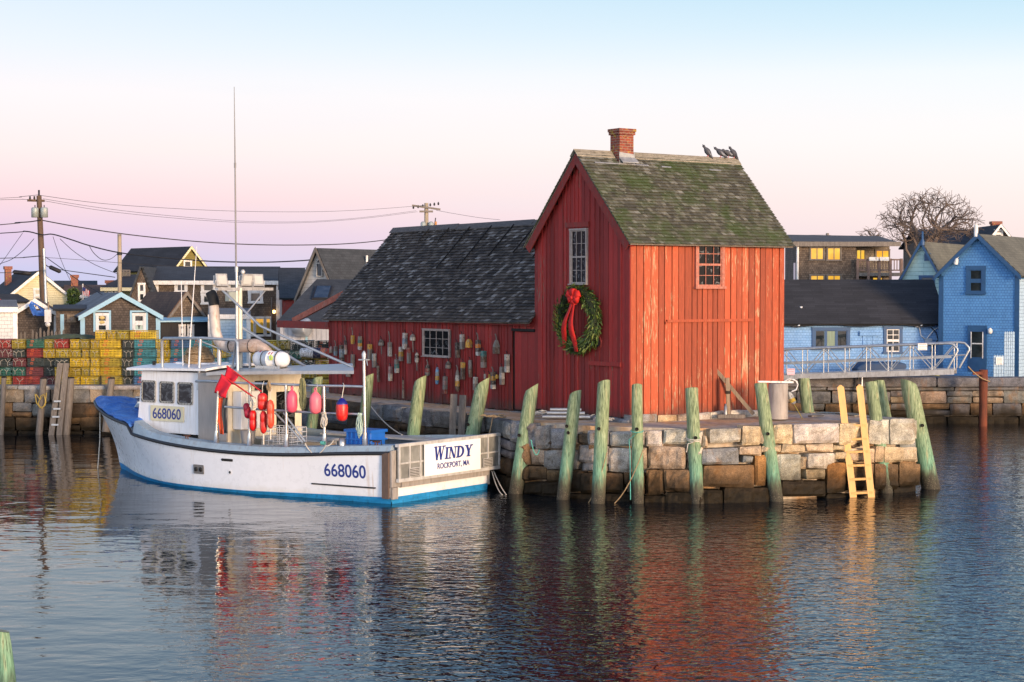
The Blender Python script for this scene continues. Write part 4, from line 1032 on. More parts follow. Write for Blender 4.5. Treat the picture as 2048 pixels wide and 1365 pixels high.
# fittings on the hull side
def hs(px, py, y=2.4): return BF.hit(px, py, 1, y)
def yside(x, z): return hullpt(x/LB, z/zr(x), 1).y
def side_plate(px0, py0, px1, py1, name, mat, rr=.03, out=.012, parent=None):
    a = hs(px0, py0); 
    for _ in range(6): a = hs(px0, py0, yside(a.x, a.z))
    b = hs(px1, py1)
    for _ in range(6): b = hs(px1, py1, yside(b.x, b.z))
    m_ = MB(); w_ = abs(a.x-b.x); h_ = abs(a.z-b.z); P = rrect(0, 0, w_, h_, min(rr, h_*.45))
    cx_ = (a.x+b.x)/2; cz_ = (a.z+b.z)/2
    pts = [Vector((cx_+p[0], yside(cx_+p[0], cz_+p[1])-.02, cz_+p[1])) for p in P]
    m_.prism(pts, (0, .02+out, 0)); o = m_.build(name, mat, parent or boat); outward(o); return o, cx_, cz_
pt, cx_, cz_ = side_plate(387, 929, 408, 949, 'exhaust_plate', plain('grey_plate', (.13, .13, .13), .5))
for k in (-.09, .09):
    q = MB(); q.lathe([(.062, 0), (.062, .012), (0, .012)], (cx_+k, yside(cx_+k, cz_)+.012, cz_), (0, 1, 0), 12); q.build('outlet', m_blk, pt)
side_plate(443, 917, 466, 924, 'scupper', m_blk)
o_, cx_, cz_ = side_plate(456, 939, 465, 951, 'drain_ring', m_hull2, .08)
q = MB(); q.lathe([(.035, 0), (.035, .01), (0, .01)], (cx_, yside(cx_, cz_)+.012, cz_), (0, 1, 0), 10); q.build('drain', m_blk, o_)
side_plate(624, 966, 752, 978, 'chafe_strip', m_rub, .01, .03)
# registration board on the cabin side and the number on the hull
def text(s, size, mat, name, parent, o, u, v, bold=0., ext=.006, sx_=1., shear=0., maxw=None):
    cu = bpy.data.curves.new(name, 'FONT'); cu.body = s; cu.size = size; cu.extrude = ext; cu.offset = bold; cu.align_x = 'CENTER'; cu.align_y = 'CENTER'; cu.shear = shear
    ob = bpy.data.objects.new('t', cu); COL.objects.link(ob); bpy.context.view_layer.update()
    me = bpy.data.meshes.new_from_object(ob.evaluated_get(bpy.context.evaluated_depsgraph_get()))
    COL.objects.unlink(ob); bpy.data.objects.remove(ob)
    xs = [v_.co.x for v_ in me.vertices]; w_ = max(xs)-min(xs); k = (maxw/w_) if maxw else sx_
    u = Vector(u).normalized(); v = Vector(v).normalized(); n = u.cross(v); o = Vector(o)
    xm = (max(xs)+min(xs))/2; ys = [v_.co.y for v_ in me.vertices]; ym = (max(ys)+min(ys))/2
    for v_ in me.vertices: v_.co = o+u*(v_.co.x-xm)*k+v*(v_.co.y-ym)+n*(v_.co.z+ext)
    me.materials.clear(); me.materials.append(mat)
    r = bpy.data.objects.new(name, me); COL.objects.link(r); r.parent = parent; return r
mb = MB(); mb.box(7.99, 9.32, WY-.012, WY+.03, 1.68, 2.11); nb = mb.build('number_board', plain('pale_yellow_board', (.62, .58, .4), .5, 0, .15, 4), boat)
text('668060', .42, m_navy, 'lettering', nb, (8.655, WY+.03, 1.895), (-1, 0, 0), (0, 0, 1), .004, .003, 1, 0, 1.14)
a = hs(690, 942, 2.3)
for _ in range(8): a = hs(690, 942, yside(a.x, a.z))
du = Vector((-1, yside(a.x-.5, a.z)-yside(a.x+.5, a.z), 0)); dv = Vector((0, yside(a.x, a.z+.1)-yside(a.x, a.z-.1), .2))
nrm_ = du.normalized().cross(dv.normalized())
text('668060', .47, m_navy, 'lettering', hull, a+nrm_*.004, du, dv, .006, .003, 1, 0, 1.3)
# transom: wooden ledge, corner chocks, aluminium gate with the name board
mb = MB(); mb.box(-.1, -.003, -2.0, 1.72, .4, .55); mb.build('transom_ledge', m_woodc, boat)
mb = MB(); mb.box(-.09, -.003, 1.74, 2.1, .42, 1.36); mb.build('corner_chock', m_woodc, boat, bevel=.02)
mb = MB(); mb.box(-.085, -.005, 1.84, 2.06, .12, .415); mb.build('corner_chock', m_woodc, boat, bevel=.01)
mb = MB(); mb.box(-.012, .2, 2.09, 2.15, .14, 1.3); mb.build('corner_chock', plain('brown_chock', (.12, .08, .06), .7, 0, .4, 5, (4, 4, 1)), boat)
mb = MB(); mb.box(-.06, -.004, -2.07, -2.0, .15, 1.25); mb.build('corner_chock', m_woodc, boat)
GX = -.14; gy0, gy1, gz0, gz1 = -2.36, 1.95, .56, 1.5
mb = MB(); mb.box(GX-.03, GX, gy0, gy1, gz0, gz1); gate = mb.build('transom_gate', plain('dull_gate_sheet', (.26, .265, .245), .5, .3, .4, 2.5, bump=.1, dirt=(.4, .4, .36)), boat)
mb = MB()
for y in (gy0, gy0+.52, gy0+.98, -.9, -.4, .35, 1.05, 1.48, gy1-.06): mb.box(GX-.062, GX-.031, y, y+.055, gz0+.08, gz1-.06)
mb.box(GX-.07, GX+.05, gy0-.02, gy1+.02, gz1-.058, gz1+.02); mb.box(GX-.07, GX+.02, gy0-.02, gy1+.02, gz0-.01, gz0+.078)
mb.box(GX-.055, GX-.031, gy0, gy1, 1.0, 1.04)
mb.build('gate_frame', plain('gate_frame_metal', (.55, .55, .53), .45, .2, .25, 5, bump=.1, dirt=(.3, .28, .25)), gate)
for y in (1.13, -2.0):
    mb = MB(); mb.box(GX-.069, GX-.05, y, y+.42, gz0+.1, gz0+.32); g_ = mb.build('louvre', m_alup, gate)
    q = MB()
    for k in range(5): q.box(GX-.078, GX-.07, y+.03, y+.39, gz0+.12+k*.04, gz0+.135+k*.04)
    q.build('slots', m_blk, g_)
mb = MB(); mb.box(GX-.095, GX-.075, -1.42, .97, .62, 1.44); sign = mb.build('name_board', plain('white_sign', (.8, .8, .8), .35, 0, .04, bump=0), gate)
SXX = GX-.096
text('ROCKPORT, MA', .2, m_navy, 'lettering', sign, (SXX, -.24, .83), (0, -1, 0), (0, 0, 1), .004, .003, 1, 0, 1.36)
# WINDY in a slanted serif face: each letter from strokes
def serif_word(o, wid, hgt):
    mb = MB(); k = [0]
    def st(pts):
        k[0] += 1; d = .004+.0004*k[0]
        P = [Vector((SXX, o[0]-(x+.16*y)*1., o[1]+y)) for x, y in pts]; mb.prism(P, (-d, 0, 0))
    def diag(x0, y0, x1, y1, w_): st([(x0-w_/2, y0), (x0+w_/2, y0), (x1+w_/2, y1), (x1-w_/2, y1)])
    def ser(x, y, w_, h_=.03): st([(x-w_/2, y), (x+w_/2, y), (x+w_/2, y+h_), (x-w_/2, y+h_)])
    H_ = hgt; x = 0
    # W
    W_ = .52; b = .1
    for (xa, xb, ww) in ((.06, .17, b), (.17, .27, .045), (.27, .38, b), (.38, .48, .045)):
        if xb in (.17, .38): diag(xb, 0, xa, H_, ww)
        else: diag(xa, 0, xb, H_, ww)
    for xx in (.06, .27, .49): ser(xx, H_-.03, .17)
    x += .62
    # I
    diag(x+.05, 0, x+.05, H_*.86, .1); ser(x+.05, 0, .19); ser(x+.05, H_*.86-.03, .19); x += .17
    # N
    diag(x+.05, 0, x+.05, H_*.86, .04); diag(x+.3, 0, x+.06, H_*.86, .1); diag(x+.32, 0, x+.32, H_*.86, .04); ser(x+.05, 0, .14); ser(x+.03, H_*.86-.03, .15); ser(x+.32, H_*.86-.03, .14); x += .43
    # D
    h_ = H_*.86; diag(x+.06, 0, x+.06, h_, .1); ser(x+.03, 0, .13); ser(x+.03, h_-.03, .13)
    N_ = 14
    for i in range(N_):
        a0 = -math.pi/2+math.pi*i/N_; a1 = -math.pi/2+math.pi*(i+1)/N_
        f = lambda a, ro, ri: (x+.1+ro*math.cos(a), h_/2+ri*math.sin(a))
        st([f(a0, .27, h_/2), f(a1, .27, h_/2), f(a1, .165, h_/2-.035), f(a0, .165, h_/2-.035)])
    x += .45
    # Y
    diag(x+.17, h_*.42, x+.04, h_, .1); diag(x+.17, h_*.42, x+.3, h_, .045); diag(x+.17, 0, x+.17, h_*.45, .1); ser(x+.17, 0, .19); ser(x+.04, h_-.03, .16); ser(x+.3, h_-.03, .13)
    tot = x+.36+.16*H_
    ob = mb.build('lettering', m_navy, sign); outward(ob)
    for v_ in ob.data.vertices: v_.co.y = o[0]+(v_.co.y-o[0])*wid/tot
serif_word((.6, 1.0), 1.66, .36)
# tie the loose edges together: cleats, crate board, winch table
mb = MB()
for x in (7.0, .55): mb.tube([(x-.12, hb(x)-.2, zr(x)+.3), (x+.12, hb(x)-.2, zr(x)+.3)], .02, 6); mb.tube([(x-.04, hb(x)-.2, zr(x)+.2), (x-.04, hb(x)-.2, zr(x)+.3)], .018, 5); mb.tube([(x+.04, hb(x)-.2, zr(x)+.2), (x+.04, hb(x)-.2, zr(x)+.3)], .018, 5)
mb.build('cleat', plain('rusty_cleat', (.12, .05, .03), .7, .4, .4, 9), boat)
mb = MB(); mb.lathe([(.085, 0), (.085, .2), (.07, .2), (.07, .02), (0, .02)], (1.62, hb(1.6)-.22, zr(1.6)+.21), n=12); mb.build('cup_holder', m_steel, boat)
mb = MB(); mb.tube([(.75, hb(.7)-.2, zr(.7)+.2), (.75, hb(.7)-.2, zr(.7)+.33), (.4, hb(.4)-.2, zr(.4)+.33), (.4, hb(.4)-.2, zr(.4)+.2)], .016, 5); mb.build('grab_handle', m_blk, boat)
mb = MB(); mb.box(1.0, 5.4, -1.95, -1.3, 1.28, 1.33); mb.box(3.6, 5.9, -.2, .8, 1.28, 1.34); mb.box(3.7, 5.8, -.1, .7, .55, 1.28); mb.build('sorting_table', m_alup, boat)
mb = MB(); mb.box(1.2, 2.2, .65, 1.55, 1.28, 1.33); mb.tube([(1.3, .75, .55), (1.3, .75, 1.29)], .03, 6); mb.tube([(2.1, .75, .55), (2.1, .75, 1.29)], .03, 6); mb.build('bait_shelf', m_hull2, boat)
# ---- things lying on and hanging from the boat
def onboat(name, label, cat, p, rz=0, group=None):
    return thing(name, label, cat, BF.w(p), BA+rz, group)
c = onboat('fish_crate', 'stack of blue plastic fish crates on the stern of the white boat', 'crate', (1.63, 1.1, 1.335))
m_bluep = plain('blue_plastic', (.01, .11, .45), .4, 0, .15, 4)
mb = MB(); mb.box(-.42, .42, -.3, .3, 0, .42); mb.build('tub', m_bluep, c, bevel=.03)
mb = MB(); mb.box(-.46, .46, -.34, .34, .36, .43); mb.box(-.46, .46, -.34, .34, .16, .2)
for k in range(6): mb.box(-.4+k*.15, -.37+k*.15, .3, .335, .02, .36)
mb.build('rim', m_bluep, c)
c = onboat('crate_lid', 'flat white lid under the blue crates on the boat stern', 'lid', (1.63, 1.2, 1.333)); mb = MB(); mb.box(-.55, .62, -.4, .42, 0.001, .03)
c.location = BF.w((1.63, 1.12, 1.3)); mb.build('board', m_hull2, c, bevel=.01)
c = onboat('wire_basket', 'white wire bait basket on the work deck behind the rail', 'basket', (4.4, 1.2, 1.2))
mb = MB()
for i in range(7):
    x = -.5+i/6
    mb.tube([(x, -.3, .5), (x, -.3, 0), (x, .3, 0), (x, .3, .5)], .011, 4)
for j in range(5):
    z_ = j*.125; mb.tube([(-.5, -.3, z_), (.5, -.3, z_), (.5, .3, z_), (-.5, .3, z_), (-.5, -.3, z_)], .011, 4)
mb.build('wire', m_hull2, c)
c = onboat('plank', 'light wood plank lying on the work deck by the blue crate', 'plank', (3.0, 1.35, 1.25)); mb = MB(); mb.box(-.45, .45, -.12, .12, 0, .1); mb.build('board', plain('pale_wood', (.45, .33, .2), .7, 0, .3, 4, (1, 6, 6)), c, bevel=.01)
c = onboat('bucket', 'weathered grey bucket on deck under the grey side panel', 'bucket', (5.6, 1.4, 1.2)); mb = MB(); mb.lathe([(.17, 0), (.21, .36), (.19, .36), (.15, .04), (0, .04)], n=14); mb.build('pail', m_greyp, c)
# life raft canister
c = onboat('life_raft', 'white life raft canister strapped on the canopy roof', 'life raft', (5.15, .95, 3.24)); c.scale = (.92, .72, .72)
mb = MB(); mb.lathe([(.0, -.66), (.14, -.65), (.26, -.58), (.31, -.45), (.315, -.02), (.335, -.01), (.335, .01), (.315, .02), (.31, .45), (.26, .58), (.14, .65), (0, .66)], (0, 0, .36), (1, 0, 0), 20); mb.build('canister', m_hull2, c)
mb = MB(); mb.box(-.5, .5, -.22, -.16, 0, .12); mb.box(-.5, .5, .16, .22, 0, .12); mb.build('cradle', m_steel, c)
m_red = plain('red_mark', (.5, .01, .02), .4, bump=0)
mb = MB()
for x, w_ in ((.32, .07), (-.1, .05), (-.02, .05), (-.2, .04)):
    vs = []
    for k in range(5): a = R(60+k*9 if x > .2 else 38+k*6); vs += [Vector((x, .317*math.cos(a), .36+.317*math.sin(a))), Vector((x+w_, .317*math.cos(a), .36+.317*math.sin(a)))]
    mb.add(vs, [(2*k, 2*k+1, 2*k+3, 2*k+2) for k in range(4)])
o_ = mb.build('marking', m_red, c)
mb = MB(); mb.tube([Vector((-.38, .34*math.cos(R(k*30)), .36+.34*math.sin(R(k*30)))) for k in range(13)], .016, 5); mb.tube([Vector((.2, .34*math.cos(R(k*30)), .36+.34*math.sin(R(k*30)))) for k in range(13)], .012, 5); mb.build('strap', m_blk, c)
mb = MB(); mb.tube([Vector((-.24+.05*math.cos(R(k*45)), .34, .44+.09*math.sin(R(k*45)))) for k in range(9)], .02, 6); mb.build('release_ring', plain('lime', (.5, .7, .03), .5, bump=0), c)
# heap of rope on the cabin roof
def rope_heap(name, label, p, rx, rh, n, mat, r=.014, rz=0, fr=BF):
    c = thing(name, label, 'rope', fr.w(p), fr.ang+rz)
    mb = MB()
    for k in range(n):
        a0 = random.uniform(0, 6.28); el = random.uniform(.15, 1.45); tl = random.uniform(-.5, .5); pts = []
        for i in range(15):
            a = a0+i*.28; rr = rx*math.cos(el*.9)*random.uniform(.93, 1.04)
            pts.append((rr*math.cos(a), rr*math.sin(a)*.8, max(r, rh*math.sin(el)*(1+tl*math.cos(a-a0)*.35)+random.uniform(-.02, .02))))
        mb.tube(pts, r, 5)
    mb.lathe([(rx*.8, 0), (rx*.75, rh*.3), (rx*.5, rh*.7), (0, rh*.86)], n=12)
    mb.build('coils', mat, c); return c
m_rope = plain('tan_rope', (.34, .24, .13), .9, 0, .4, 20, bump=.5, bs=60)
m_ropew = plain('white_rope', (.62, .58, .5), .9, 0, .3, 20, bump=.5, bs=60)
m_ropeg = plain('olive_rope', (.23, .23, .11), .9, 0, .4, 20, bump=.5, bs=60)
m_ropet = plain('teal_rope', (.1, .42, .36), .9, 0, .3, 20, bump=.3)
m_ropey = plain('yellow_rope', (.5, .36, .07), .9, 0, .3, 20, bump=.3)
rope_heap('rope_heap', 'big heap of tan rope on the white cabin roof', (8.75, .2, 3.28), .52, .44, 70, m_rope, .016)
# fenders and buoys on the rail
m_pink = plain('pink_vinyl', (.75, .09, .16), .45, 0, .12, 4)
m_redv = plain('red_vinyl', (.62, .018, .016), .4, 0, .18, 4, dirt=(.6, .12, .06))
m_bluv = plain('blue_vinyl', (.01, .015, .2), .45, bump=0)
def fender(px, ptop, pbot, wpx, label, mat, capm=None, y=2.02, rail=(2.95)):
    y = onrail(px, 772).y+.1; a = BF.hit(px, ptop, 1, y); b = BF.hit(px, pbot, 1, y); L = a.z-b.z; r_ = wpx*BF.w(a).y/F/2; zr_l = onrail(px, 771).z
    c = onboat('fender', label, 'fender', b, 0, 'inflated fenders on the boat rail')
    mb = MB(); pr = [(0, 0), (r_*.5, .015), (r_*.85, L*.1), (r_, L*.28), (r_, L*.62), (r_*.9, L*.78), (r_*.55, L*.9), (r_*.22, L*.96), (.02, L)]
    mb.lathe(pr, n=18); mb.build('body', mat, c)
    if capm:
        q = MB(); q.lathe([(r_*.96, L*.72), (r_*.93, L*.78), (r_*.58, L*.905), (r_*.24, L*.98), (0, L*1.01)], n=16); q.build('collar', capm, c)
    else:
        q = MB(); q.tube([Vector((.035*math.cos(R(k*45)), 0, L+.03+.045*math.sin(R(k*45)))) for k in range(9)], .016, 6); q.build('eye', mat, c)
    q = MB(); zt = max(zr_l-b.z, L+.1); q.tube([(0, 0, L), (.01, -.05, (L+zt)/2), (0, -.09, zt)], .011, 5); q.tube([(0, -.09, zt), (.05, -.1, zt+.06), (.02, -.12, zt-.04)], .011, 5); q.build('lanyard', m_ropew, c)
    return c
fender(584, 779, 826, 22, 'deep pink inflated fender on the boat rail, left of the olive rope hank', m_pink)
fender(631, 782, 829, 24, 'lighter pink inflated fender between the olive rope hank and the red fender', plain('pale_pink_vinyl', (.78, .15, .2), .45, 0, .12, 4))
fender(684, 796, 843, 24, 'large red fender with dark blue cap near the stern end of the rail', m_redv, m_bluv)
def bullet(px, ptop, pbot, wpx, label, mat, y, tilt=0, stick=True):
    y = onrail(px, 770).y+y-1.9; a = BF.hit(px, ptop, 1, y); b = BF.hit(px, pbot, 1, y); L = a.z-b.z; r_ = wpx*BF.w(a).y/F/2
    c = onboat('pot_buoy', label, 'buoy', b, 0, 'red lobster pot buoys bunched on the rail'); c.rotation_euler.y = tilt
    mb = MB(); mb.lathe([(0, 0), (r_*.35, .01), (r_*.8, L*.1), (r_, L*.2), (r_, L*.5), (r_*.94, L*.52), (r_, L*.54), (r_, L*.82), (r_*.7, L*.94), (.02, L)], n=14); mb.build('float', mat, c)
    if stick: q = MB(); q.lathe([(.022, -.28), (.022, 0)], n=6); q.build('spindle', m_ropew, c)
    q = MB(); q.tube([(0, 0, L), (.04, -.04, L+.16), (.0, -.06, L+.3)], .01, 5); q.build('lanyard', m_ropew, c)
m_redo = plain('sun_bleached_red', (.68, .07, .03), .45, 0, .3, 4, dirt=(.7, .35, .25))
bullet(497, 806, 838, 14, 'dark crimson pot buoy, leftmost of the red bunch on the rail', plain('crimson_vinyl', (.4, .006, .03), .4, 0, .15), 2.05, R(12), False)
bullet(525, 786, 822, 20, 'plump red pot buoy at the top of the bunch', m_redv, 2.12)
bullet(506, 820, 863, 15, 'bright red pot buoy hanging low below the white coil', plain('scarlet_vinyl', (.66, .008, .008), .4, 0, .15), 2.1, 0, False)
bullet(527, 822, 868, 14, 'red pot buoy with white spindle, lowest of the bunch', m_redv, 2.16)
bullet(541, 800, 858, 15, 'sun-bleached orange red pot buoy at the right of the bunch', m_redo, 2.2)
# two red flags on slanting poles, cloth streamers
m_flag = plain('red_flag_cloth', (.62, .01, .03), .7, 0, .15, 3, bump=.2, bs=6)
def flagbuoy(p0, p1, q, label, y, dy):
    y += .33; a = BF.hit(*p0, 1, y); b = BF.hit(*p1, 1, y+dy)
    c = onboat('marker_flag', label, 'flag', a)
    mb = MB(); mb.tube([Vector((0, 0, 0)), b-a], .022, 7); mb.build('pole', m_redv, c)
    P = [BF.hit(x, y_, 1, y+.03)-a for x, y_ in q]; vs = []; N_ = 8
    for i in range(N_+1):
        for j in range(N_+1):
            s_, t_ = i/N_, j/N_; v_ = P[0]*(1-s_)*(1-t_)+P[1]*s_*(1-t_)+P[2]*s_*t_+P[3]*(1-s_)*t_
            v_.y += .06*math.sin(s_*7+t_*3)*t_; vs.append(v_)
    g = MB(); g.add(vs, [(i*9+j, (i+1)*9+j, (i+1)*9+j+1, i*9+j+1) for i in range(N_) for j in range(N_)], True); o_ = g.build('cloth', m_flag, c); s2 = o_.modifiers.new('t', 'SOLIDIFY'); s2.thickness = .006
    return c
flagbuoy((454, 733), (522, 783), [(454, 734), (478, 752), (468, 770), (450, 764)], 'red flag on the upper slanting red pole over the boat rail', 1.98, .12)
flagbuoy((443, 750), (510, 797), [(443, 750), (463, 768), (450, 797), (429, 786)], 'larger red flag on the lower slanting red pole by the grey panel', 2.06, .06)
q0 = BF.hit(445, 796, 1, 2.32); c = onboat('hanging_flag', 'folded orange and grey cloth hanging beside the grey side panel', 'flag', q0)
mb = MB(); 
def drape(x0, x1, z1, mat, nm):
    vs = []; 
    for i in range(9):
        for j in range(5): s_ = i/8; t_ = j/4; vs.append(Vector((-(x0+(x1-x0)*t_)+.03*math.sin(s_*5), .05*math.sin(t_*6+s_*3), -s_*z1)))
    g = MB(); g.add(vs, [(i*5+j, (i+1)*5+j, (i+1)*5+j+1, i*5+j+1) for i in range(8) for j in range(4)], True); o_ = g.build(nm, mat, c); s2 = o_.modifiers.new('t', 'SOLIDIFY'); s2.thickness = .008
drape(-.12, .03, .98, plain('orange_cloth', (.75, .09, .02), .7, 0, .15, 3), 'orange_panel'); drape(.035, .17, .95, plain('charcoal_cloth', (.06, .065, .07), .8), 'grey_panel')
# hanks of rope over the rails
def hank(px, ptop, pbot, wpx, label, mat, y=2.0, n=14, r=.012):
    y = onrail(px, 770).y+y-1.93; a = BF.hit(px, ptop, 1, y); b = BF.hit(px, pbot, 1, y); L = a.z-b.z; W_ = wpx*BF.w(a).y/F/2
    c = onboat('rope_hank', label, 'rope', a)
    mb = MB()
    for k in range(n):
        w_ = W_*random.uniform(.35, 1); l_ = L*random.uniform(.8, 1.02); o_ = random.uniform(-.03, .03); pts = []
        for i in range(13):
            a_ = 2*math.pi*i/12; pts.append((w_*math.sin(a_)*(.45+.55*(1-math.cos(a_))/2)+o_, random.uniform(.0, .07), -l_*(1-math.cos(a_))/2+.02))
        mb.tube(pts, r, 5)
    mb.build('loops', mat, c); return c
hank(607, 758, 822, 22, 'thick olive rope hank over the top rail between the two pink fenders', m_ropeg, 1.99, 18)
hank(507, 796, 822, 17, 'small white coil of line hung among the red buoys', m_ropew, 2.24, 9, .014)
hank(650, 826, 858, 16, 'white line looped on the middle rail under the pale pink fender', m_ropew, 2.06, 8, .01)
hank(721, 828, 880, 14, 'pale teal line tangled on the tall stern rail post', plain('pale_teal_rope', (.42, .55, .48), .9, 0, .3, 20), 2.1, 9, .011)
hank(540, 766, 785, 10, 'knot of brown line on the top rail above the red buoys', m_rope, 2.02, 8, .013)
# lines on the gunwale and hull
c = onboat('mooring_line', 'white line with teal lashing drooping over the boat gunwale', 'rope', (2.2, 2.3, 1.3)); mb = MB(); mb.tube(sag((.45, .02, .12), (-.3, .05, .1), .25), .014, 5); mb.tube(sag((-.3, .05, .1), (-.5, -.02, .24), .05), .014, 5); mb.build('line', m_ropew, c)
mb = MB(); [mb.lathe([(.05, -.02), (.05, .02)], (-.2+k*.03, .0, .16), (1, .2, 0), 8) for k in range(4)]; mb.build('lashing', m_ropet, c)
p = BF.w((13.0, .2, 1.75)); q = BF.w((12.95, .35, -.05)); c = thing('mooring_line', 'thin white line hanging straight down from the boat bow into the water', 'rope', p); mb = MB(); mb.tube([Vector((0, 0, 0)), (q-p)*.5+Vector((.03, 0, 0)), q-p], .018, 5); mb.build('line', m_ropew, c)
c = thing('mooring_line', 'pair of white lines trailing from the boat transom into the water', 'rope', BF.w((-.1, -2.1, .5))); a = Vector((0, 0, 0)); b = atz(1005, 990, 0)-Vector(c.location); mb = MB(); mb.tube(sag(a, b, .12), .013, 5); mb.tube(sag(a+Vector((.05, 0, 0)), b+Vector((.1, 0, 0)), .05), .013, 5); mb.build('line', m_ropew, c)
# tub of pots on deck beside the bow: small winch on the foredeck
mb = MB(); mb.lathe([(.16, 0), (.13, .05), (.09, .1), (.09, .22), (.15, .26), (.15, .3), (0, .31)], (10.85, .55, 1.95), n=12); mb.build('capstan', m_steel, boat)
# ---------------------------------------------------------------- pot buoys hung on the shed wall
BX = 520; BY = 640; BS = 3.688
GREY = (.19, .17, .15); WHT = (.44, .41, .36); DKB = (.05, .04, .035); YEL = (.55, .3, .04); ORA = (.6, .2, .03); TEA = (.04, .17, .15); LBL = (.19, .27, .32); BRN = (.1, .065, .045); PNK = (.33, .2, .18); BLU = (.12, .3, .5); RDB = (.22, .05, .035)
t = NT('chipped_buoy_paint')
nz = t.noise(16, 7, (1, 1, .6), .7); c_ = t.mix(1., t.attr(), t.ramp(t.noise(5, 5), [(.3, .7), (.7, 1.15)]), 'MULTIPLY')
c_ = t.mix(t.ramp(nz, [(.5, 0.), (.58, .85)]), c_, (.2, .17, .14)); c_ = t.mix(t.ramp(t.noise(22, 5), [(.62, 0.), (.66, .8)]), c_, (.05, .04, .03))
m_buoy = t.done(c_, .8, t.bump(nz, .4, .01))
def wall_buoy(x, y0, y1, w, kind, cols, label, stick=0):
    """x, y0, y1, w in the enlarged crop; kind: block, bullet, bell, house, slim"""
    px = BX+x/BS; a = HF.hit(px, BY+y0/BS, 0, -.13); b = HF.hit(px, BY+y1/BS, 0, -.13)
    L = a.z-b.z; Yw = HF.w(b).y; r_ = w/BS*Yw/F/2/1.02
    o = thing('pot_buoy', label, 'buoy', HF.w(b), HA, 'old pot buoys hung on the shed wall')
    o.rotation_euler = (R(random.uniform(-3, 3)), 0, HA)
    mb = MB(); n = len(cols)
    segs = []
    if kind == 'block': prof = [(.93, 0), (1, .03), (1, .97), (.9, 1)]; nn = 4
    elif kind == 'bullet': prof = [(.35, 0), (.85, .08), (1, .25), (1, .6), (.8, .85), (.4, 1)]; nn = 12
    elif kind == 'bell': prof = [(.7, 0), (1, .06), (1, .5), (.75, .82), (.3, 1)]; nn = 12
    elif kind == 'house': prof = [(.95, 0), (1, .04), (.95, .6), (.5, .95), (.3, 1)]; nn = 4
    else: prof = [(.8, 0), (1, .05), (.9, 1)]; nn = 8
    def rad(f):
        for (ra, fa), (rb, fb) in zip(prof[:-1], prof[1:]):
            if f <= fb: return ra+(rb-ra)*(f-fa)/(fb-fa)
        return prof[-1][0]
    zs = sorted(set([p[1] for p in prof]+[k/n for k in range(n+1)]))
    tw = R(45+random.uniform(-12, 12)) if nn == 4 else 0
    for fa, fb in zip(zs[:-1], zs[1:]):
        k = min(n-1, int((fa+fb)/2*n)); c = cols[n-1-k]; mb.cur = jcol(c, .12)
        ring = lambda f, z_: [Vector((rad(f)*r_*(1.18 if nn == 4 else 1)*math.cos(tw+2*math.pi*i/nn), rad(f)*r_*(1.18 if nn == 4 else 1)*math.sin(tw+2*math.pi*i/nn), z_*L)) for i in range(nn)]
        A = ring(fa+1e-6, fa); B_ = ring(fb-1e-6, fb)
        mb.add(A+B_, [(i, (i+1) % nn, nn+(i+1) % nn, nn+i) for i in range(nn)], nn > 6)
    mb.cur = jcol(cols[0]); mb.add(ring(1-1e-6, 1), [tuple(range(nn))]); mb.cur = jcol(cols[-1]); mb.add(ring(0, 0), [tuple(range(nn))[::-1]])
    mb.build('float', m_buoy, o)
    s = MB(); top = .1+ (stick if stick > 0 else 0)/BS*Yw/F
    s.tube([(0, 0, L*.98), (.01, .03, L+top*.6), (0, .07, L+top)], .012 if stick <= 0 else .02, 5)
    s.build('hanger', m_oldwood if stick > 0 else m_blk, o)
    if stick < 0: q_ = MB(); q_.tube([(0, 0, 0), (.01, 0, stick/BS*Yw/F)], .02, 5); q_.build('spindle', m_oldwood, o)
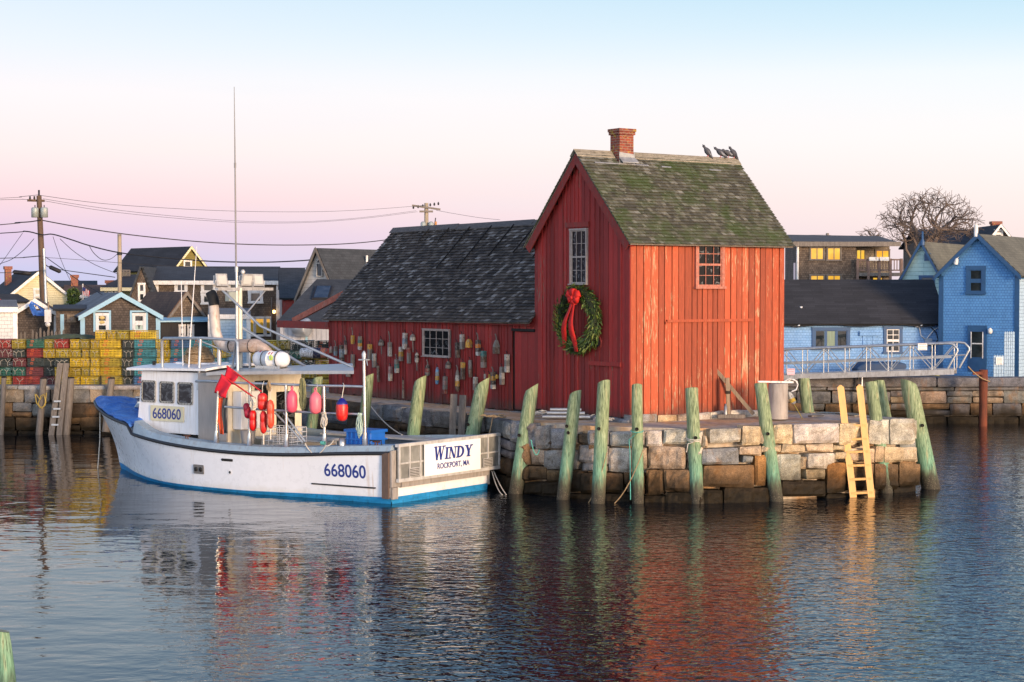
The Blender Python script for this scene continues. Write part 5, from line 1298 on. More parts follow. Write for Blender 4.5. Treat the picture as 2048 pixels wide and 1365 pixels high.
WB = [
(525, 195, 245, 30, 'bell', [PNK, GREY], 'small pinkish grey buoy, leftmost on the shed wall', 0),
(557, 195, 265, 25, 'block', [GREY, LBL], 'grey and pale blue block buoy beside the leftmost buoy', 20),
(603, 185, 340, 32, 'block', [DKB, LBL, LBL, DKB, ORA], 'long buoy with black top, pale blue middle and orange foot', 0),
(631, 150, 255, 20, 'block', [DKB, PNK, WHT], 'slim buoy with black top and pinkish white body', 10),
(684, 115, 178, 25, 'block', [YEL], 'small bright yellow orange block buoy with thin spindles', 35),
(737, 122, 222, 28, 'block', [GREY, TEA, YEL, WHT], 'block buoy banded grey, green, yellow and white', 0),
(683, 255, 350, 28, 'block', [GREY], 'plain grey block buoy just above the canopy end', 0),
(810, 180, 295, 32, 'block', [YEL, GREY, GREY], 'grey block buoy with worn yellow top', 0),
(843, 250, 352, 30, 'block', [WHT, GREY], 'whitish grey block buoy right of the yellow-topped one', 0),
(895, 145, 192, 45, 'bell', [DKB, GREY], 'grey bell buoy with dark top and a spindle below', -60),
(958, 167, 270, 30, 'block', [GREY, WHT, WHT], 'white block buoy with a long spindle above', 60),
(1067, 97, 217, 32, 'block', [WHT, LBL, WHT], 'tall white and pale blue block buoy, highest left of the window', 0),
(1127, 105, 155, 45, 'bell', [GREY, WHT], 'grey white bell buoy with long spindle hanging over the banded one', -85),
(1040, 200, 305, 30, 'block', [WHT, YEL, GREY], 'white block buoy with faint yellow band', 0),
(1098, 207, 322, 27, 'block', [RDB, GREY, GREY], 'grey block buoy with rusty red top', 0),
(1157, 243, 318, 32, 'bullet', [WHT, DKB, WHT, WHT], 'white bullet buoy with black bands and spindle below', -58),
(1010, 292, 392, 32, 'block', [GREY, TEA, WHT], 'grey and pale teal block buoy, lower left of the window', 15),
(961, 345, 450, 28, 'block', [PNK, WHT], 'pinkish white block buoy, low above the boat rail post', 0),
(874, 340, 460, 25, 'slim', [BRN, BRN], 'dark brown slim stick buoy', 0),
(652, 382, 420, 40, 'bell', [DKB, GREY], 'dark bell buoy peeping out under the canopy end', 0),
(1236, 330, 415, 40, 'bullet', [DKB, RDB, GREY], 'dark reddish bottle-shaped buoy below the window', 10),
(1306, 350, 478, 31, 'bullet', [BLU, LBL, YEL, BLU], 'light blue rounded buoy under the window', 0),
(1388, 305, 360, 45, 'bell', [DKB, GREY], 'squat grey bell buoy below the window right corner', 0),
(1364, 417, 545, 32, 'block', [GREY, PNK, GREY, RDB], 'grey block buoy with red specks, lowest below the window', 0),
(1457, 370, 530, 36, 'bullet', [GREY, WHT, YEL, BRN], 'large speckled grey buoy with red and yellow marks', 10),
(1457, 168, 280, 30, 'block', [DKB, BRN], 'nearly black block buoy beside the window right edge', 0),
(1491, 108, 217, 32, 'block', [WHT, GREY], 'whitish block buoy high right of the window', 0),
(1541, 142, 205, 46, 'house', [YEL], 'short wide mustard yellow buoy', 0),
(1611, 150, 265, 35, 'block', [DKB, ORA, DKB, WHT], 'block buoy banded black, orange, black and white', 30),
(1494, 312, 440, 32, 'block', [YEL, BRN, BRN], 'brown block buoy with mustard top', 0),
(1553, 297, 425, 30, 'slim', [GREY, BRN], 'grey brown rounded stick buoy', 0),
(1649, 230, 353, 38, 'block', [TEA, BRN, GREY], 'teal topped block buoy with grey brown body', 0),
(1742, 150, 250, 48, 'house', [GREY, BRN], 'grey house-shaped wooden buoy with loop, near the shed door', 20),
(1822, 255, 387, 35, 'block', [WHT, GREY, WHT], 'long white buoy nearest the shed door', 0),
(1785, 347, 478, 34, 'block', [GREY, WHT, GREY], 'grey white block buoy left below the long white one', 0),
(1720, 385, 510, 36, 'block', [BRN, YEL, DKB, WHT], 'brown, yellow and white banded buoy above the leaning pile', 12),
(1748, 402, 435, 30, 'bell', [YEL], 'tiny yellow buoy stub next to the brown banded one', 0),
(1588, 422, 520, 32, 'block', [WHT, GREY], 'whitish block buoy partly behind the leaning pile', 0),
(1659, 400, 435, 15, 'block', [WHT], 'tiny cream wood chip buoy', 0),
(1693, 402, 435, 15, 'block', [YEL], 'tiny pale yellow chip buoy', 0),
(1055, 447, 580, 16, 'slim', [BRN, GREY], 'thin grey stick hung low on the shed wall', 0)]
for b in WB: wall_buoy(*b)

# ---------------------------------------------------------------- wreath with red bow on the gable
wc = HF.hit(1154, 640, 0, -.22); wr_ = (HF.hit(1154, 572, 0, -.22).z-HF.hit(1154, 707, 0, -.22).z)/2-.17
wreath = thing('wreath', 'big evergreen Christmas wreath with red bow on the dark gable wall', 'wreath', HF.w(wc), HA)
t = NT('fir_needles'); nz = t.noise(3, 4)
m_fir = t.done(t.mix(1., t.ramp(t.island(), [(0, (.012, .035, .006)), (.5, (.045, .095, .012)), (1, (.16, .21, .03))]), t.ramp(nz, [(.3, .6), (.7, 1.2)]), 'MULTIPLY'), .6)
mb = MB(); mb.tube([Vector((.03, wr_*math.cos(2*math.pi*k/36), wr_*math.sin(2*math.pi*k/36))) for k in range(37)], .13, 8); mb.build('ring', plain('dark_twigs', (.012, .02, .006), .9, bump=0), wreath)
mb = MB()
for k in range(3600):
    a = random.uniform(0, 2*math.pi); b = random.uniform(0, 2*math.pi); rr = random.uniform(.06, .19)
    if k % 9 == 0: rr = random.uniform(.15, .27)
    rr *= 1+.45*noise.noise(Vector((math.cos(a)*2.2, math.sin(a)*2.2, 3.1)))
    c = Vector((-rr*.9*math.cos(b), 0, 0)); rad = wr_+rr*math.sin(b)
    c += Vector((.03, rad*math.cos(a), rad*math.sin(a)))
    tang = Vector((0, -math.sin(a), math.cos(a))); out = (c-Vector((.03, wr_*math.cos(a), wr_*math.sin(a)))).normalized()
    d = (tang*random.choice((1, 1, 1, .6))+out*random.uniform(.3, 1.)+Vector((random.uniform(-.4, .4), random.uniform(-.4, .4), random.uniform(-.4, .4)))).normalized()
    l = random.uniform(.07, .15); s = d.cross(Vector((random.random()-.5, random.random()-.5, random.random()-.5))).normalized()*random.uniform(.012, .022)
    mb.add([c-s, c+s, c+d*l+s*.3, c+d*l-s*.3], [(0, 1, 2, 3)])
mb.build('greenery', m_fir, wreath)
m_bow = plain('red_velvet', (.5, .012, .008), .75, 0, .2, 5, bump=.1)
bc = HF.hit(1149, 596, 0, -.45)-wc
bow = None
for k, (ang, L, tw) in enumerate(((25, .34, 0), (150, .36, 1), (80, .32, 2), (110, .3, 3), (200, .26, 4), (-15, .27, 5), (55, .28, 6), (265, .22, 7), (310, .22, 8))):
    mb = MB(); d = Vector((random.uniform(-.35, -.1), -math.cos(R(ang)), math.sin(R(ang)))).normalized(); s = d.cross(Vector((1, 0, 0))).normalized(); n_ = s.cross(d)
    pts = []; W_ = .09
    vs = []
    for i in range(11):
        f = i/10; a = math.pi*2*f; p = bc+d*L*(.43-.43*math.cos(a))+n_*.085*math.sin(a)
        ww = W_*(.35+.65*math.sin(math.pi*f)); vs += [p-s*ww, p+s*ww]
    mb.add(vs, [(2*i, 2*i+1, 2*i+3, 2*i+2) for i in range(10)], True); o = mb.build('bow_loop', m_bow, wreath); sm_ = o.modifiers.new('t', 'SOLIDIFY'); sm_.thickness = .012
mb = MB(); mb.lathe([(0, -.07), (.06, -.05), (.08, 0), (.06, .05), (0, .07)], bc+Vector((-.08, 0, 0)), (0, 0, 1), 10); mb.build('bow_knot', m_bow, wreath)
for (ex, ey), wd in (((1130, 697), .085), ((1155, 704), .09)):
    e = HF.hit(ex, ey, 0, -.3)-wc; vs = []
    for i in range(13):
        f = i/12; p = bc.lerp(e, f)+Vector((-.05-.1*math.sin(f*3.14)+.03*math.sin(f*9), 0, 0)); vs += [p+Vector((.02*math.sin(f*7), wd, 0)), p-Vector((.02*math.sin(f*7), wd, 0))]
    mb = MB(); mb.add(vs, [(2*i, 2*i+1, 2*i+3, 2*i+2) for i in range(12)], True); o = mb.build('ribbon', m_bow, wreath); sm_ = o.modifiers.new('t', 'SOLIDIFY'); sm_.thickness = .01

# ---------------------------------------------------------------- pigeons on the ridge
m_pig = plain('pigeon_plumage', (.055, .06, .075), .7, 0, .5, 12, bump=.2); m_pigl = plain('pale_wing_feathers', (.2, .21, .23), .7, 0, .4, 14)
def pigeon(px, label, face, pitch, wing):
    p = HF.hit(px, 325, 1, HW/2); loc = HF.w((p.x, HW/2-.02, ZR+.142))
    o = thing('pigeon', label, 'pigeon', loc, HA+face, 'pigeons on the shack ridge'); o.scale = (.98, .98, .98)
    mb = MB(); ax = Vector((math.cos(pitch), 0, math.sin(pitch)))
    mb.lathe([(.004, -.26), (.03, -.2), (.05, -.12), (.08, -.04), (.088, .04), (.07, .1), (.042, .15), (.034, .18), (.04, .205), (.042, .225), (.03, .25), (.008, .263), (.006, .29), (0, .295)], (0, 0, .13), ax, 12); o2 = mb.build('body', m_pig, o)
    q = MB()
    for s in (-1, 1):
        c = Vector((0, s*.07, .14)); q.add([c+ax*.09, c+ax*.02+Vector((0, s*.02, .03)), c-ax*.2+Vector((0, -s*.03, .02)), c-ax*.05+Vector((0, s*.016, -.05))], [(0, 1, 2, 3) if s < 0 else (3, 2, 1, 0)])
    q.build('wing', wing, o)
    for s in (-1, 1): q = MB(); q.tube([(0, s*.03, .08), (.01, s*.03, 0), (.05, s*.03, 0)], .007, 4); q.build('foot', m_bow, o)
pigeon(1415, 'dark pigeon sitting apart from the other three on the ridge', R(160), R(52), m_pigl)
pigeon(1441, 'pale winged pigeon at the left of the huddled three', R(150), R(38), m_pigl)
pigeon(1455, 'small crouching pigeon in the middle of the huddled three', R(185), R(22), m_pigl)
pigeon(1467, 'black pigeon at the very end of the roof ridge', R(170), R(50), m_pig)

# ---------------------------------------------------------------- things on the pier
m_newwood = plain('new_yellow_timber', (.62, .36, .12), .6, 0, .25, 3, (5, 5, .6), .25, 20)
def wl_pt(px, py, Y): return atY(px, py, Y)
lad = thing('wooden_ladder', 'new yellow timber ladder on the pier face between two green piles', 'ladder', (fx(1728, 45.3), 45.3, 0))
LO = Vector(lad.location); LYb = wy(996); LYt = LYb+.62
def ladp(px, py, f): return atY(px, py, LYb+(LYt-LYb)*f)-LO
R1b, R1t, R2b, R2t = ladp(1706, 992, 0), ladp(1681, 775, 1), ladp(1742, 990, 0), ladp(1719, 774, 1)
def rail(b, tp):
    d = (tp-b).normalized(); b2 = b-d*.8; w_ = .15; th_ = .07
    mb = MB(); s = Vector((1, 0, 0)); f = Vector((0, -1, 0))
    ax = s*th_*.75+f*.0; 
    P = lambda c, w2, d2: [c-s*.095+f*d2, c+s*.095+f*(d2-.06), c+s*.095-f*w2, c-s*.02-f*w2]
    A = P(b2, .13, .06); B_ = P(tp, .13, .06); C_ = P(tp+Vector((0, .02, .07)), .11, -.02)
    C_ = [tp+Vector((0, 0, .06))+s*.02*(k)+f*0 for k in (-1, 1, 1, -1)]
    C_[2] = C_[2]-f*.12; C_[3] = C_[3]-f*.12
    mb.add(A+B_+C_, [(0, 1, 5, 4), (1, 2, 6, 5), (2, 3, 7, 6), (3, 0, 4, 7), (4, 5, 9, 8), (5, 6, 10, 9), (6, 7, 11, 10), (7, 4, 8, 11), (8, 9, 10, 11)])
    o = mb.build('rail', m_newwood, lad); outward(o)
rail(R1b, R1t); rail(R2b, R2t)
for y in (852, 879, 904, 931, 958, 985):
    f = (990-y)/215; a = R1b.lerp(R1t, f); b = R2b.lerp(R2t, f); mb = MB(); mb.obox((a+b)/2+Vector((0, .02, 0)), (b-a)/2+Vector((.04, 0, 0)), (0, .07, 0), (0, 0, .028)); mb.build('rung', m_newwood, lad)
mb = MB()
for y in (852, 879, 904, 931, 958):
    f = (990-y)/215+.0; a = R1b.lerp(R1t, f); mb.lathe([(.016, 0), (.016, .012), (0, .012)], a+Vector((-.048, .06, 0)), (-1, 0, 0), 6)
mb.build('bolt', m_hole, lad)
# concrete cylinder with board, hose and buoy
cb_ = atz(1556, 838, DECK); cr = 20*cb_.y/F
cyl = thing('concrete_bollard', 'weathered concrete cylinder at the corner of the orange wall', 'bollard', cb_)
m_conc = plain('stained_concrete', (.38, .34, .3), .9, 0, .4, 2.5, (1, 1, .5), .6, 30, (.16, .13, .11))
ch_ = atY(1556, 767, cb_.y).z-DECK
mb = MB(); mb.lathe([(cr*1.02, 0), (cr, .05), (cr*.98, ch_-.02), (cr*.95, ch_), (0, ch_)], n=20); mb.build('drum', m_conc, cyl)
bd = thing('board', 'pale board lying across the top of the concrete cylinder', 'board', cb_+Vector((-.05, -.1, ch_+.002))); mb = MB(); mb.beam((-.52, 0, .05), (.45, .05, .03), .1, .045); mb.build('plank', m_white, bd)
hs_ = thing('hose', 'loop of white hose hooked over the concrete cylinder', 'hose', cb_+Vector((.25, -.1, ch_+.03))); mb = MB()
mb.tube([(0, 0, .02), (.06, 0, .07), (.15, -.02, .08), (.24, -.02, .02), (.26, 0, -.1), (.22, 0, -.2), (.1, 0, -.25)], .02, 6); mb.tube([(-.1, 0, .03), (.05, -.02, .1), (.2, -.05, .05), (.27, -.02, -.06)], .016, 6); mb.build('tube', m_white, hs_)
yb_ = thing('pot_buoy', 'yellow and white pot buoy hanging off the concrete cylinder', 'buoy', cb_+Vector((cr+.1, -.05, ch_-.42))); yb_.rotation_euler = (0, R(-25), 0)
mb = MB(); mb.cur = (.6, .58, .5); mb.lathe([(.02, .2), (.05, .17), (.075, .08), (.08, .02)], n=12); mb.cur = (.6, .38, .04); mb.lathe([(.08, .02), (.08, -.09)], n=12); mb.cur = (.5, .5, .48); mb.lathe([(.08, -.09), (.06, -.14), (0, -.16)], n=12); mb.build('float', m_buoy, yb_)
e = atz(1605, 838, DECK+.02)-Vector(yb_.location); rp_ = thing('rope', 'thin yellow line from the yellow buoy down to the deck', 'rope', yb_.location); mb = MB(); mb.tube([(0.06, 0, -.15), e], .012, 5); mb.build('line', m_ropey, rp_)
# timber stand with a diagonal brace
sp = atz(1456, 836, DECK); st_ = thing('timber_stand', 'rough timber post stand with long diagonal brace against the orange wall', 'stand', sp)
def lp(px, py, dy=0): return atY(px, py, sp.y+dy)-sp
mb = MB(); mb.beam(lp(1457, 835), lp(1455, 756), .1, .12); mb.build('post', m_wood, st_)
mb = MB(); mb.beam(lp(1431, 739, .35), lp(1507, 829, .12), .045, .1); mb.build('brace', m_wood, st_)
mb = MB(); mb.beam(lp(1434, 836, -.0)+Vector((0, -.12, .05)), lp(1489, 836)+Vector((0, -.12, .05)), .14, .1); mb.build('foot_beam', m_oldwood, st_)
mb = MB(); mb.lathe([(.055, 0), (.05, .25), (.03, .27), (.03, .33), (0, .33)], lp(1451, 832, -.1), n=10); mb.build('lantern', plain('dull_zinc', (.25, .26, .27), .4, .6), st_)
mb = MB(); [mb.tube([lp(1456, 783+k*2)+Vector((.075*math.cos(a*.785), .085*math.sin(a*.785), 0)) for a in range(9)], .012, 4) for k in range(3)]; mb.build('binding', m_blk, st_)
pk = atz(1632, 834, DECK); c = thing('plank', 'short grey plank lying on the bare deck near the ladder', 'plank', pk, R(35)); mb = MB(); mb.box(-.24, .24, -.07, .07, 0, .05); mb.build('board', m_oldwood, c)
# pipes and ropes heaped by the gable
pp = atz(1140, 838, DECK); c = thing('pipe_bundle', 'bundle of long grey pipes lying along the foot of the gable wall', 'pipe', pp, R(-6))
mb = MB()
for k, (dy, dz_) in enumerate(((0, .05), (.12, .05), (.24, .05), (.06, .15), (.18, .15), (.12, .24))): mb.tube([(-.75+.04*k, dy, dz_), (.55-.05*k, dy, dz_)], .045, 8)
mb.build('tube', m_galv, c)
def tangle(px, py, label, mat, rx, n, r=.011, z=DECK):
    p = atz(px, py, z); c = thing('rope', label, 'rope', p); mb = MB()
    for k in range(n):
        a0 = random.uniform(0, 6.28); ox, oy = random.uniform(-rx, rx)*.6, random.uniform(-rx, rx)*.5; w_ = rx*random.uniform(.3, .7); pts = []
        for i in range(12): a = a0+i*.55; pts.append((ox+w_*math.cos(a), oy+w_*.8*math.sin(a), .02+.02*k*random.random()+abs(.05*math.sin(i*.9+k))))
        mb.tube(pts, r, 5)
    mb.build('coil', mat, c)
tangle(1076, 832, 'white line tangled on the deck left of the grey pipes', m_ropew, .35, 6)
tangle(1178, 836, 'white rope end tangled on the deck before the gable pipes', m_ropew, .3, 6)
tangle(1216, 843, 'small coil of white line by the near corner of the shack', m_ropew, .18, 4)
tangle(990, 838, 'tan mooring line coiled on the pier edge behind the boat stern', m_rope, .35, 5)
# ropes round the piles and into the water
def rope(label, pts, mat, r=.013, wind=None):
    o = Vector(pts[0]); c = thing('rope', label, 'rope', o); mb = MB(); mb.tube([Vector(p)-o for p in pts], r, 5); mb.build('line', mat, c); return c
def ring(px, py, Y, w):
    c = atY(px, py, Y); rr = w*Y/F/2*1.06; return [c+Vector((rr*math.cos(a), rr*math.sin(a), .03*math.sin(a))) for a in [k*math.pi/6-math.pi/2 for k in range(13)]]
p1 = atY(1214, 905, 44.0); rope('thin tan line falling from the tallest green pile into the water', sag(p1, atz(1177, 1006, 0), .15), m_rope, .013)
rope('tan line slanting from the slim green pile down into the water', sag(atY(1287, 898, 43.9), atz(1229, 1007, 0), .18), m_rope, .014)
rope('teal line knotted round the slim green pile and hanging to the water', ring(1274, 862, wy(1008)+.1, 24)+[atY(1258, 880, 44.2), atY(1260, 905, 44.2), atY(1261, 1000, 44.)], m_ropet, .012)
rope('white rope wound round the thick green pile before the orange wall', ring(1388, 877, wy(1008)+.1, 28)+ring(1388, 880, wy(1008)+.1, 28)+[atY(1376, 888, 44.1), atY(1373, 905, 44.1)], m_ropew, .012)
rope('teal line looped behind the first green pile by the boat stern', sag(atY(1062, 880, 45.6), atY(1079, 900, 45.8), .25), m_ropet, .014)
rope('white mooring line from the pier edge down to the boat side', sag(atY(741, 812, 53.), BF.w((3.2, -2.3, 1.3)), .1), m_ropew, .018)
rope('tan mooring line from the pier edge to the boat stern corner', sag(atz(985, 835, 1.92), BF.w((.1, -2.1, 1.35)), .15), m_rope, .016)
# grey ladder behind the boat
g_ = thing('wooden_ladder', 'old grey ladder posts rising beside the pier behind the boat stern', 'ladder', (fx(915, 49.6), 49.6, 0)); GO = Vector(g_.location)
for a, b in (((908, 789), (903, 905)), ((926, 791), (921, 905))):
    mb = MB(); mb.beam(atY(*a, 49.6)-GO, atY(*b, 49.4)-GO, .19, .12, (0, 1, 0)); mb.build('rail', m_oldwood, g_)
for y in (855, 880): mb = MB(); mb.beam(atY(905, y, 49.5)-GO, atY(924, y, 49.5)-GO, .06, .08); mb.build('rung', m_oldwood, g_)

# ---------------------------------------------------------------- far quays
course_wall('stone_wall', 'dark granite quay wall below the lobster traps at the left', [(-46, LW), (-12.1, LW)], 1.78, -.1, [.62, .55, .5, .4], ['gps', 'bdg', 'bd', 'd'], m_granfar, wr=(.45, 1.3))
course_wall('stone_wall', 'granite quay wall below the blue houses and the gangway', [(6.0, RW), (46, RW)], 1.48, -.1, [.16, .5, .52, .5], ['s', 'sgp', 'sdb', 'd'], m_granfar, wr=(.5, 1.5))
mb = MB(); x = 4.
while x < 46:
    w_ = random.uniform(1.6, 3.4); mb.cur = jcol((.17, .17, .18)); P = [(x+.01, RW-.12, 1.5), (x+w_-.01, RW-.12, 1.5), (x+w_-.01, RW-.12, 1.86), (x+.01, RW-.12, 1.86)]; rock(mb, *P, (0, -1, 0), .9, 8, 3, .015, .03, .03); x += w_
tag(mb.build('coping_stones', m_gran), 'dark flat coping slabs along the top of the right hand quay', 'wharf edge')
mb = MB(); x = -46.
while x < -12.2:
    w_ = random.uniform(1.2, 2.6); mb.cur = jcol((.3, .29, .28)); P = [(x+.01, LW-.08, 1.66), (x+w_-.01, LW-.08, 1.66), (x+w_-.01, LW-.08, 1.8), (x+.01, LW-.08, 1.8)]; rock(mb, *P, (0, -1, 0), 1.1, 8, 3, .01, .02, .02); x += w_
tag(mb.build('coping_stones', m_gran), 'pale coping slabs under the lobster trap stacks', 'wharf edge')
# posts and old ladder on the left quay
LY = LW-.25
def post(px0, py0, px1, py1, w, label, mat=None, Y=LY):
    b = atY(px1, py1, Y-.25); a = atY(px0, py0, Y); o = thing('mooring_post', label, 'post', (b.x, b.y, 0), 0, 'grey posts along the left quay'); B_ = Vector(o.location)
    mb = MB(); r_ = w*Y/F/2; d = a-b
    mb.tube([b-B_-d*.3, b-B_, a-B_], [r_*1.1, r_*1.05, r_], 10); mb.build('shaft', mat or m_oldwood, o); mb = MB(); mb.lathe([(0, 0), (r_*1.04, 0), (r_*.9, .05), (0, .06)], a-B_, n=10); mb.build('cap', m_dark, o); return o
post(87, 758, 78, 872, 13, 'leaning grey post with a coil of tan line, left of the old ladder')
post(142, 757, 132, 872, 15, 'grey post just right of the old ladder on the left quay')
post(223, 758, 214, 840, 14, 'grey post beside the boat bow in front of yellow traps')
post(8, 756, 2, 872, 10, 'grey post cut by the left edge of the picture')
ol = thing('wooden_ladder', 'old grey ladder with tall plank rails in front of the yellow traps', 'ladder', (fx(113, LY-.3), LY-.3, 0)); OO = Vector(ol.location)
for a, b in (((121, 727), (101, 885)), ((133, 727), (117, 885))):
    mb = MB(); mb.beam(atY(*a, LY)-OO, atY(b[0], b[1], LY-.5)-OO, .2, .1, (0, 1, 0)); mb.build('rail', m_oldwood, ol)
for y, xa in ((803, 108), (818, 107), (834, 105), (850, 103)): mb = MB(); mb.beam(atY(xa, y, LY-.45)-OO, atY(xa+14, y, LY-.45)-OO, .05, .06); mb.build('rung', m_galv, ol)
rope('tan line looped over the leaning grey post on the left quay', [atY(x_, y_, LY-.35) for x_, y_ in ((72, 789), (80, 800), (88, 790), (92, 805), (84, 818), (76, 808), (82, 792), (93, 786), (90, 812), (80, 816), (73, 806), (70, 788))], m_ropey, .018)
# ---------------------------------------------------------------- lobster traps on the left quay
TC = dict(y=((.62, .43, .012), 'yellow'), o=((.42, .32, .02), 'olive yellow'), r=((.36, .03, .018), 'red'), k=((.03, .045, .04), 'black'), g=((.02, .13, .09), 'dark green'), t=((.05, .28, .33), 'teal'), b=((.06, .16, .32), 'blue'), m=((.16, .03, .035), 'dark red'))
def wire_mat(c, name):
    t = NT(name+'_coated_wire')
    xyz = t.z(); S = .065
    def line(v): return t.math('LESS_THAN', t.math('FRACT', t.math('DIVIDE', v, S)), .32)
    ln = t.math('MAXIMUM', t.math('MAXIMUM', t.math('MULTIPLY', line(xyz[0]), 1), line(xyz[1])), line(xyz[2]))
    # two of the three axes vary on any face; keep the wires where either is on a line
    gx = line(t.math('ADD', xyz[0], xyz[1])); gz_ = line(xyz[2])
    a = t.math('MAXIMUM', gx, gz_)
    tr = t.n('ShaderNodeBsdfTransparent'); mx = t.n('ShaderNodeMixShader')
    col = t.mix(1., c, t.ramp(t.noise(4, 5), [(.3, .6), (.7, 1.15)]), 'MULTIPLY')
    col = t.mix(1., col, t.ramp(t.objrand(), [(0, .75), (1, 1.15)]), 'MULTIPLY')
    t.done(col, .5)
    t.L.new(a, mx.inputs[0]); t.L.new(tr.outputs[0], mx.inputs[1]); t.L.new(t.b.outputs[0], mx.inputs[2]); t.L.new(mx.outputs[0], t.out.inputs[0])
    return t.m
m_vent = plain('orange_vent', (.6, .1, .02), .5, bump=0)
m_twine = plain('white_twine', (.42, .39, .33), .9, 0, .5, 3, bump=0)
TW, TD, THh = .56, 1.02, .335
PROTO = {}
def trap_proto(k, end, var=0):
    c, nm = TC[k]
    o = thing('lobster_trap', nm+' wire lobster trap', 'lobster trap', (0, 0, 0))
    w, d = (TW, TD) if end else (TD, TW)
    wm = PROTO.setdefault('wm'+k, wire_mat(c, nm)); dm = PROTO.setdefault('dm'+k, plain(nm+'_netting', mul(c, .14), .9, 0, .7, 7, bump=.3, bs=30, dirt=(.02, .022, .018))); rm = PROTO.setdefault('rm'+k, plain(nm+'_frame_wire', mul(c, .6), .5, 0, .5, 3))
    mb = MB(); mb.box(-w/2, w/2, 0, d, .015, THh); mb.build('cage', wm, o)
    mb = MB(); a0 = random.uniform(.04, .3)*w; a1 = random.uniform(.04, .3)*w; zt_ = THh*random.uniform(.55, .9)
    vs = []                                                          # sagging netting heads inside the cage
    for i in range(9):
        for j in range(4): s_ = i/8; vs.append((-w/2+a0+(w-a0-a1)*s_, .06+(d-.14)*j/3, .03+zt_*(.45+.55*abs(math.cos(s_*math.pi)))*(1-.25*(j % 2))))
    mb.add(vs, [(i*4+j, (i+1)*4+j, (i+1)*4+j+1, i*4+j+1) for i in range(8) for j in range(3)])
    mb.prism([(v_[0], .06, .03) if k == 0 else v_ for k, v_ in enumerate([vs[0]]+[vs[i*4] for i in range(9)]+[(vs[32][0], .06, .03)])], (0, .01, 0)); mb.build('netting', dm, o)
    mb = MB(); r_ = .011
    for z_ in (.015, THh):
        mb.tube([(-w/2, -.004, z_), (w/2, -.004, z_), (w/2, d, z_), (-w/2, d, z_), (-w/2, -.004, z_)], r_, 4)
    for x in (-w/2, w/2): mb.tube([(x, -.004, .015), (x, -.004, THh)], r_, 4)
    if not end: mb.tube([(w*.12, -.004, .015), (w*.12, -.004, THh)], r_, 4)
    mb.build('frame', rm, o)
    if end:
        for x in ((-w/4, w/4), (-w*.2, w*.27), (.03,), (-w*.27, w*.18))[var]:
            jj = lambda: random.uniform(-.03, .03); kx = x+jj(); kz = THh*random.uniform(.4, .62); ws = w*(.2 if var != 2 else .3)
            mb = MB(); y = -.014; mb.tube([(x-ws+jj(), y, THh*random.uniform(.7, .95)), (kx-ws*.4, y-.012, (kz+THh*.8)/2+jj()*.5), (kx, y-.01, kz), (kx+ws*.5, y-.012, (kz+THh*.8)/2-jj()*.5), (x+ws+jj(), y, THh*random.uniform(.7, .95))], .011, 4); mb.tube([(kx, y-.01, kz), (kx+jj(), y-.02, kz*.6), (kx+jj(), y-.005, THh*random.uniform(.02, .2))], .011, 4)
            mb.build('bridle', m_twine, o)
    else:
        for x, z_ in ((-w*.18, .24), (-w*.24, .1)):
            mb = MB(); mb.box(x-.08, x+.08, -.012, -.004, z_, z_+.014); mb.box(x-.08, x+.08, -.012, -.004, z_+.06, z_+.074); mb.box(x-.08, x-.066, -.012, -.004, z_+.0145, z_+.0595); mb.box(x+.066, x+.08, -.012, -.004, z_+.0145, z_+.0595); mb.build('vent', m_vent, o)
    return o
def copy_tree(o, parent=None):
    c = o.copy(); COL.objects.link(c); c.parent = parent
    for ch in list(o.children): copy_tree(ch, c)
    return c
ORD = ['top', 'second', 'third', 'fourth', 'fifth', 'sixth']
NTIER = {}
def stack(px0, px1, end, cols, desc, Y=66.35, base=1.775, skip=0):
    """cols from the top; the lowest rests on the quay"""
    X0 = fx(px0, Y); X1 = fx(px1, Y); xm = (X0+X1)/2; w0 = TW if end else TD; n = len(cols)
    for i, k in enumerate(cols):
        var = random.randrange(4); key = (k, end, var)
        if key not in PROTO: o = PROTO[key] = trap_proto(k, end, var)
        else: o = copy_tree(PROTO[key])
        z_ = base+(n-1-i)*(THh+.014)
        o.location = (xm+random.uniform(-.035, .035), Y+random.uniform(-.14, .1), z_); o.rotation_euler = (0, R(random.uniform(-.9, .9)), R(random.uniform(-5, 5))); o.scale = ((X1-X0-.02)/w0, 1, 1)
        pos = 'bottom' if i == n-1 else ORD[i]
        o['label'] = f'{TC[k][1]} wire trap, {pos} of the {desc}'; o['category'] = 'lobster trap'; o['group'] = 'lobster traps stacked on the quay'
stack(-26, -4, True, 'rokmg', 'stack cut by the left picture edge')
stack(-3, 23, True, 'rmkgo', 'first red stack at the far left')
stack(24, 50, True, 'okmgr', 'stack second from the far left')
stack(51, 86, False, 'grkmr', 'side-on stack left of the leaning grey post')
stack(86.5, 110, True, 'oykkm', 'white-bridled stack just left of the old ladder')
stack(110.5, 138, True, 'rokyo', 'stack directly behind the old ladder')
stack(138.5, 161, True, 'yoyoy', 'yellow stack just right of the old ladder')
stack(161.5, 180, True, 'oyyoy', 'second yellow stack right of the old ladder')
stack(180.5, 199, True, 'yoyyo', 'third yellow stack right of the old ladder')
stack(199.5, 243, False, 'yyoyo', 'yellow stack seen side-on behind the boat bow')
stack(243.5, 266, True, 'kkkkk', 'black stack between yellow and teal stacks')
stack(266.5, 312, False, 'ttttb', 'teal stack seen side-on above the boat wheelhouse')
stack(312.5, 339, True, 'yyykk', 'yellow stack under the left end of the roof rail')
stack(340, 378, False, 'btbtb', 'blue and teal stack behind the rope heap')
stack(379, 423, False, 'ttttt', 'teal stack right of the rope heap')
stack(424, 450, True, 'oytyk', 'stack behind the exhaust elbow')
tz = 1.775+5*(THh+.012)
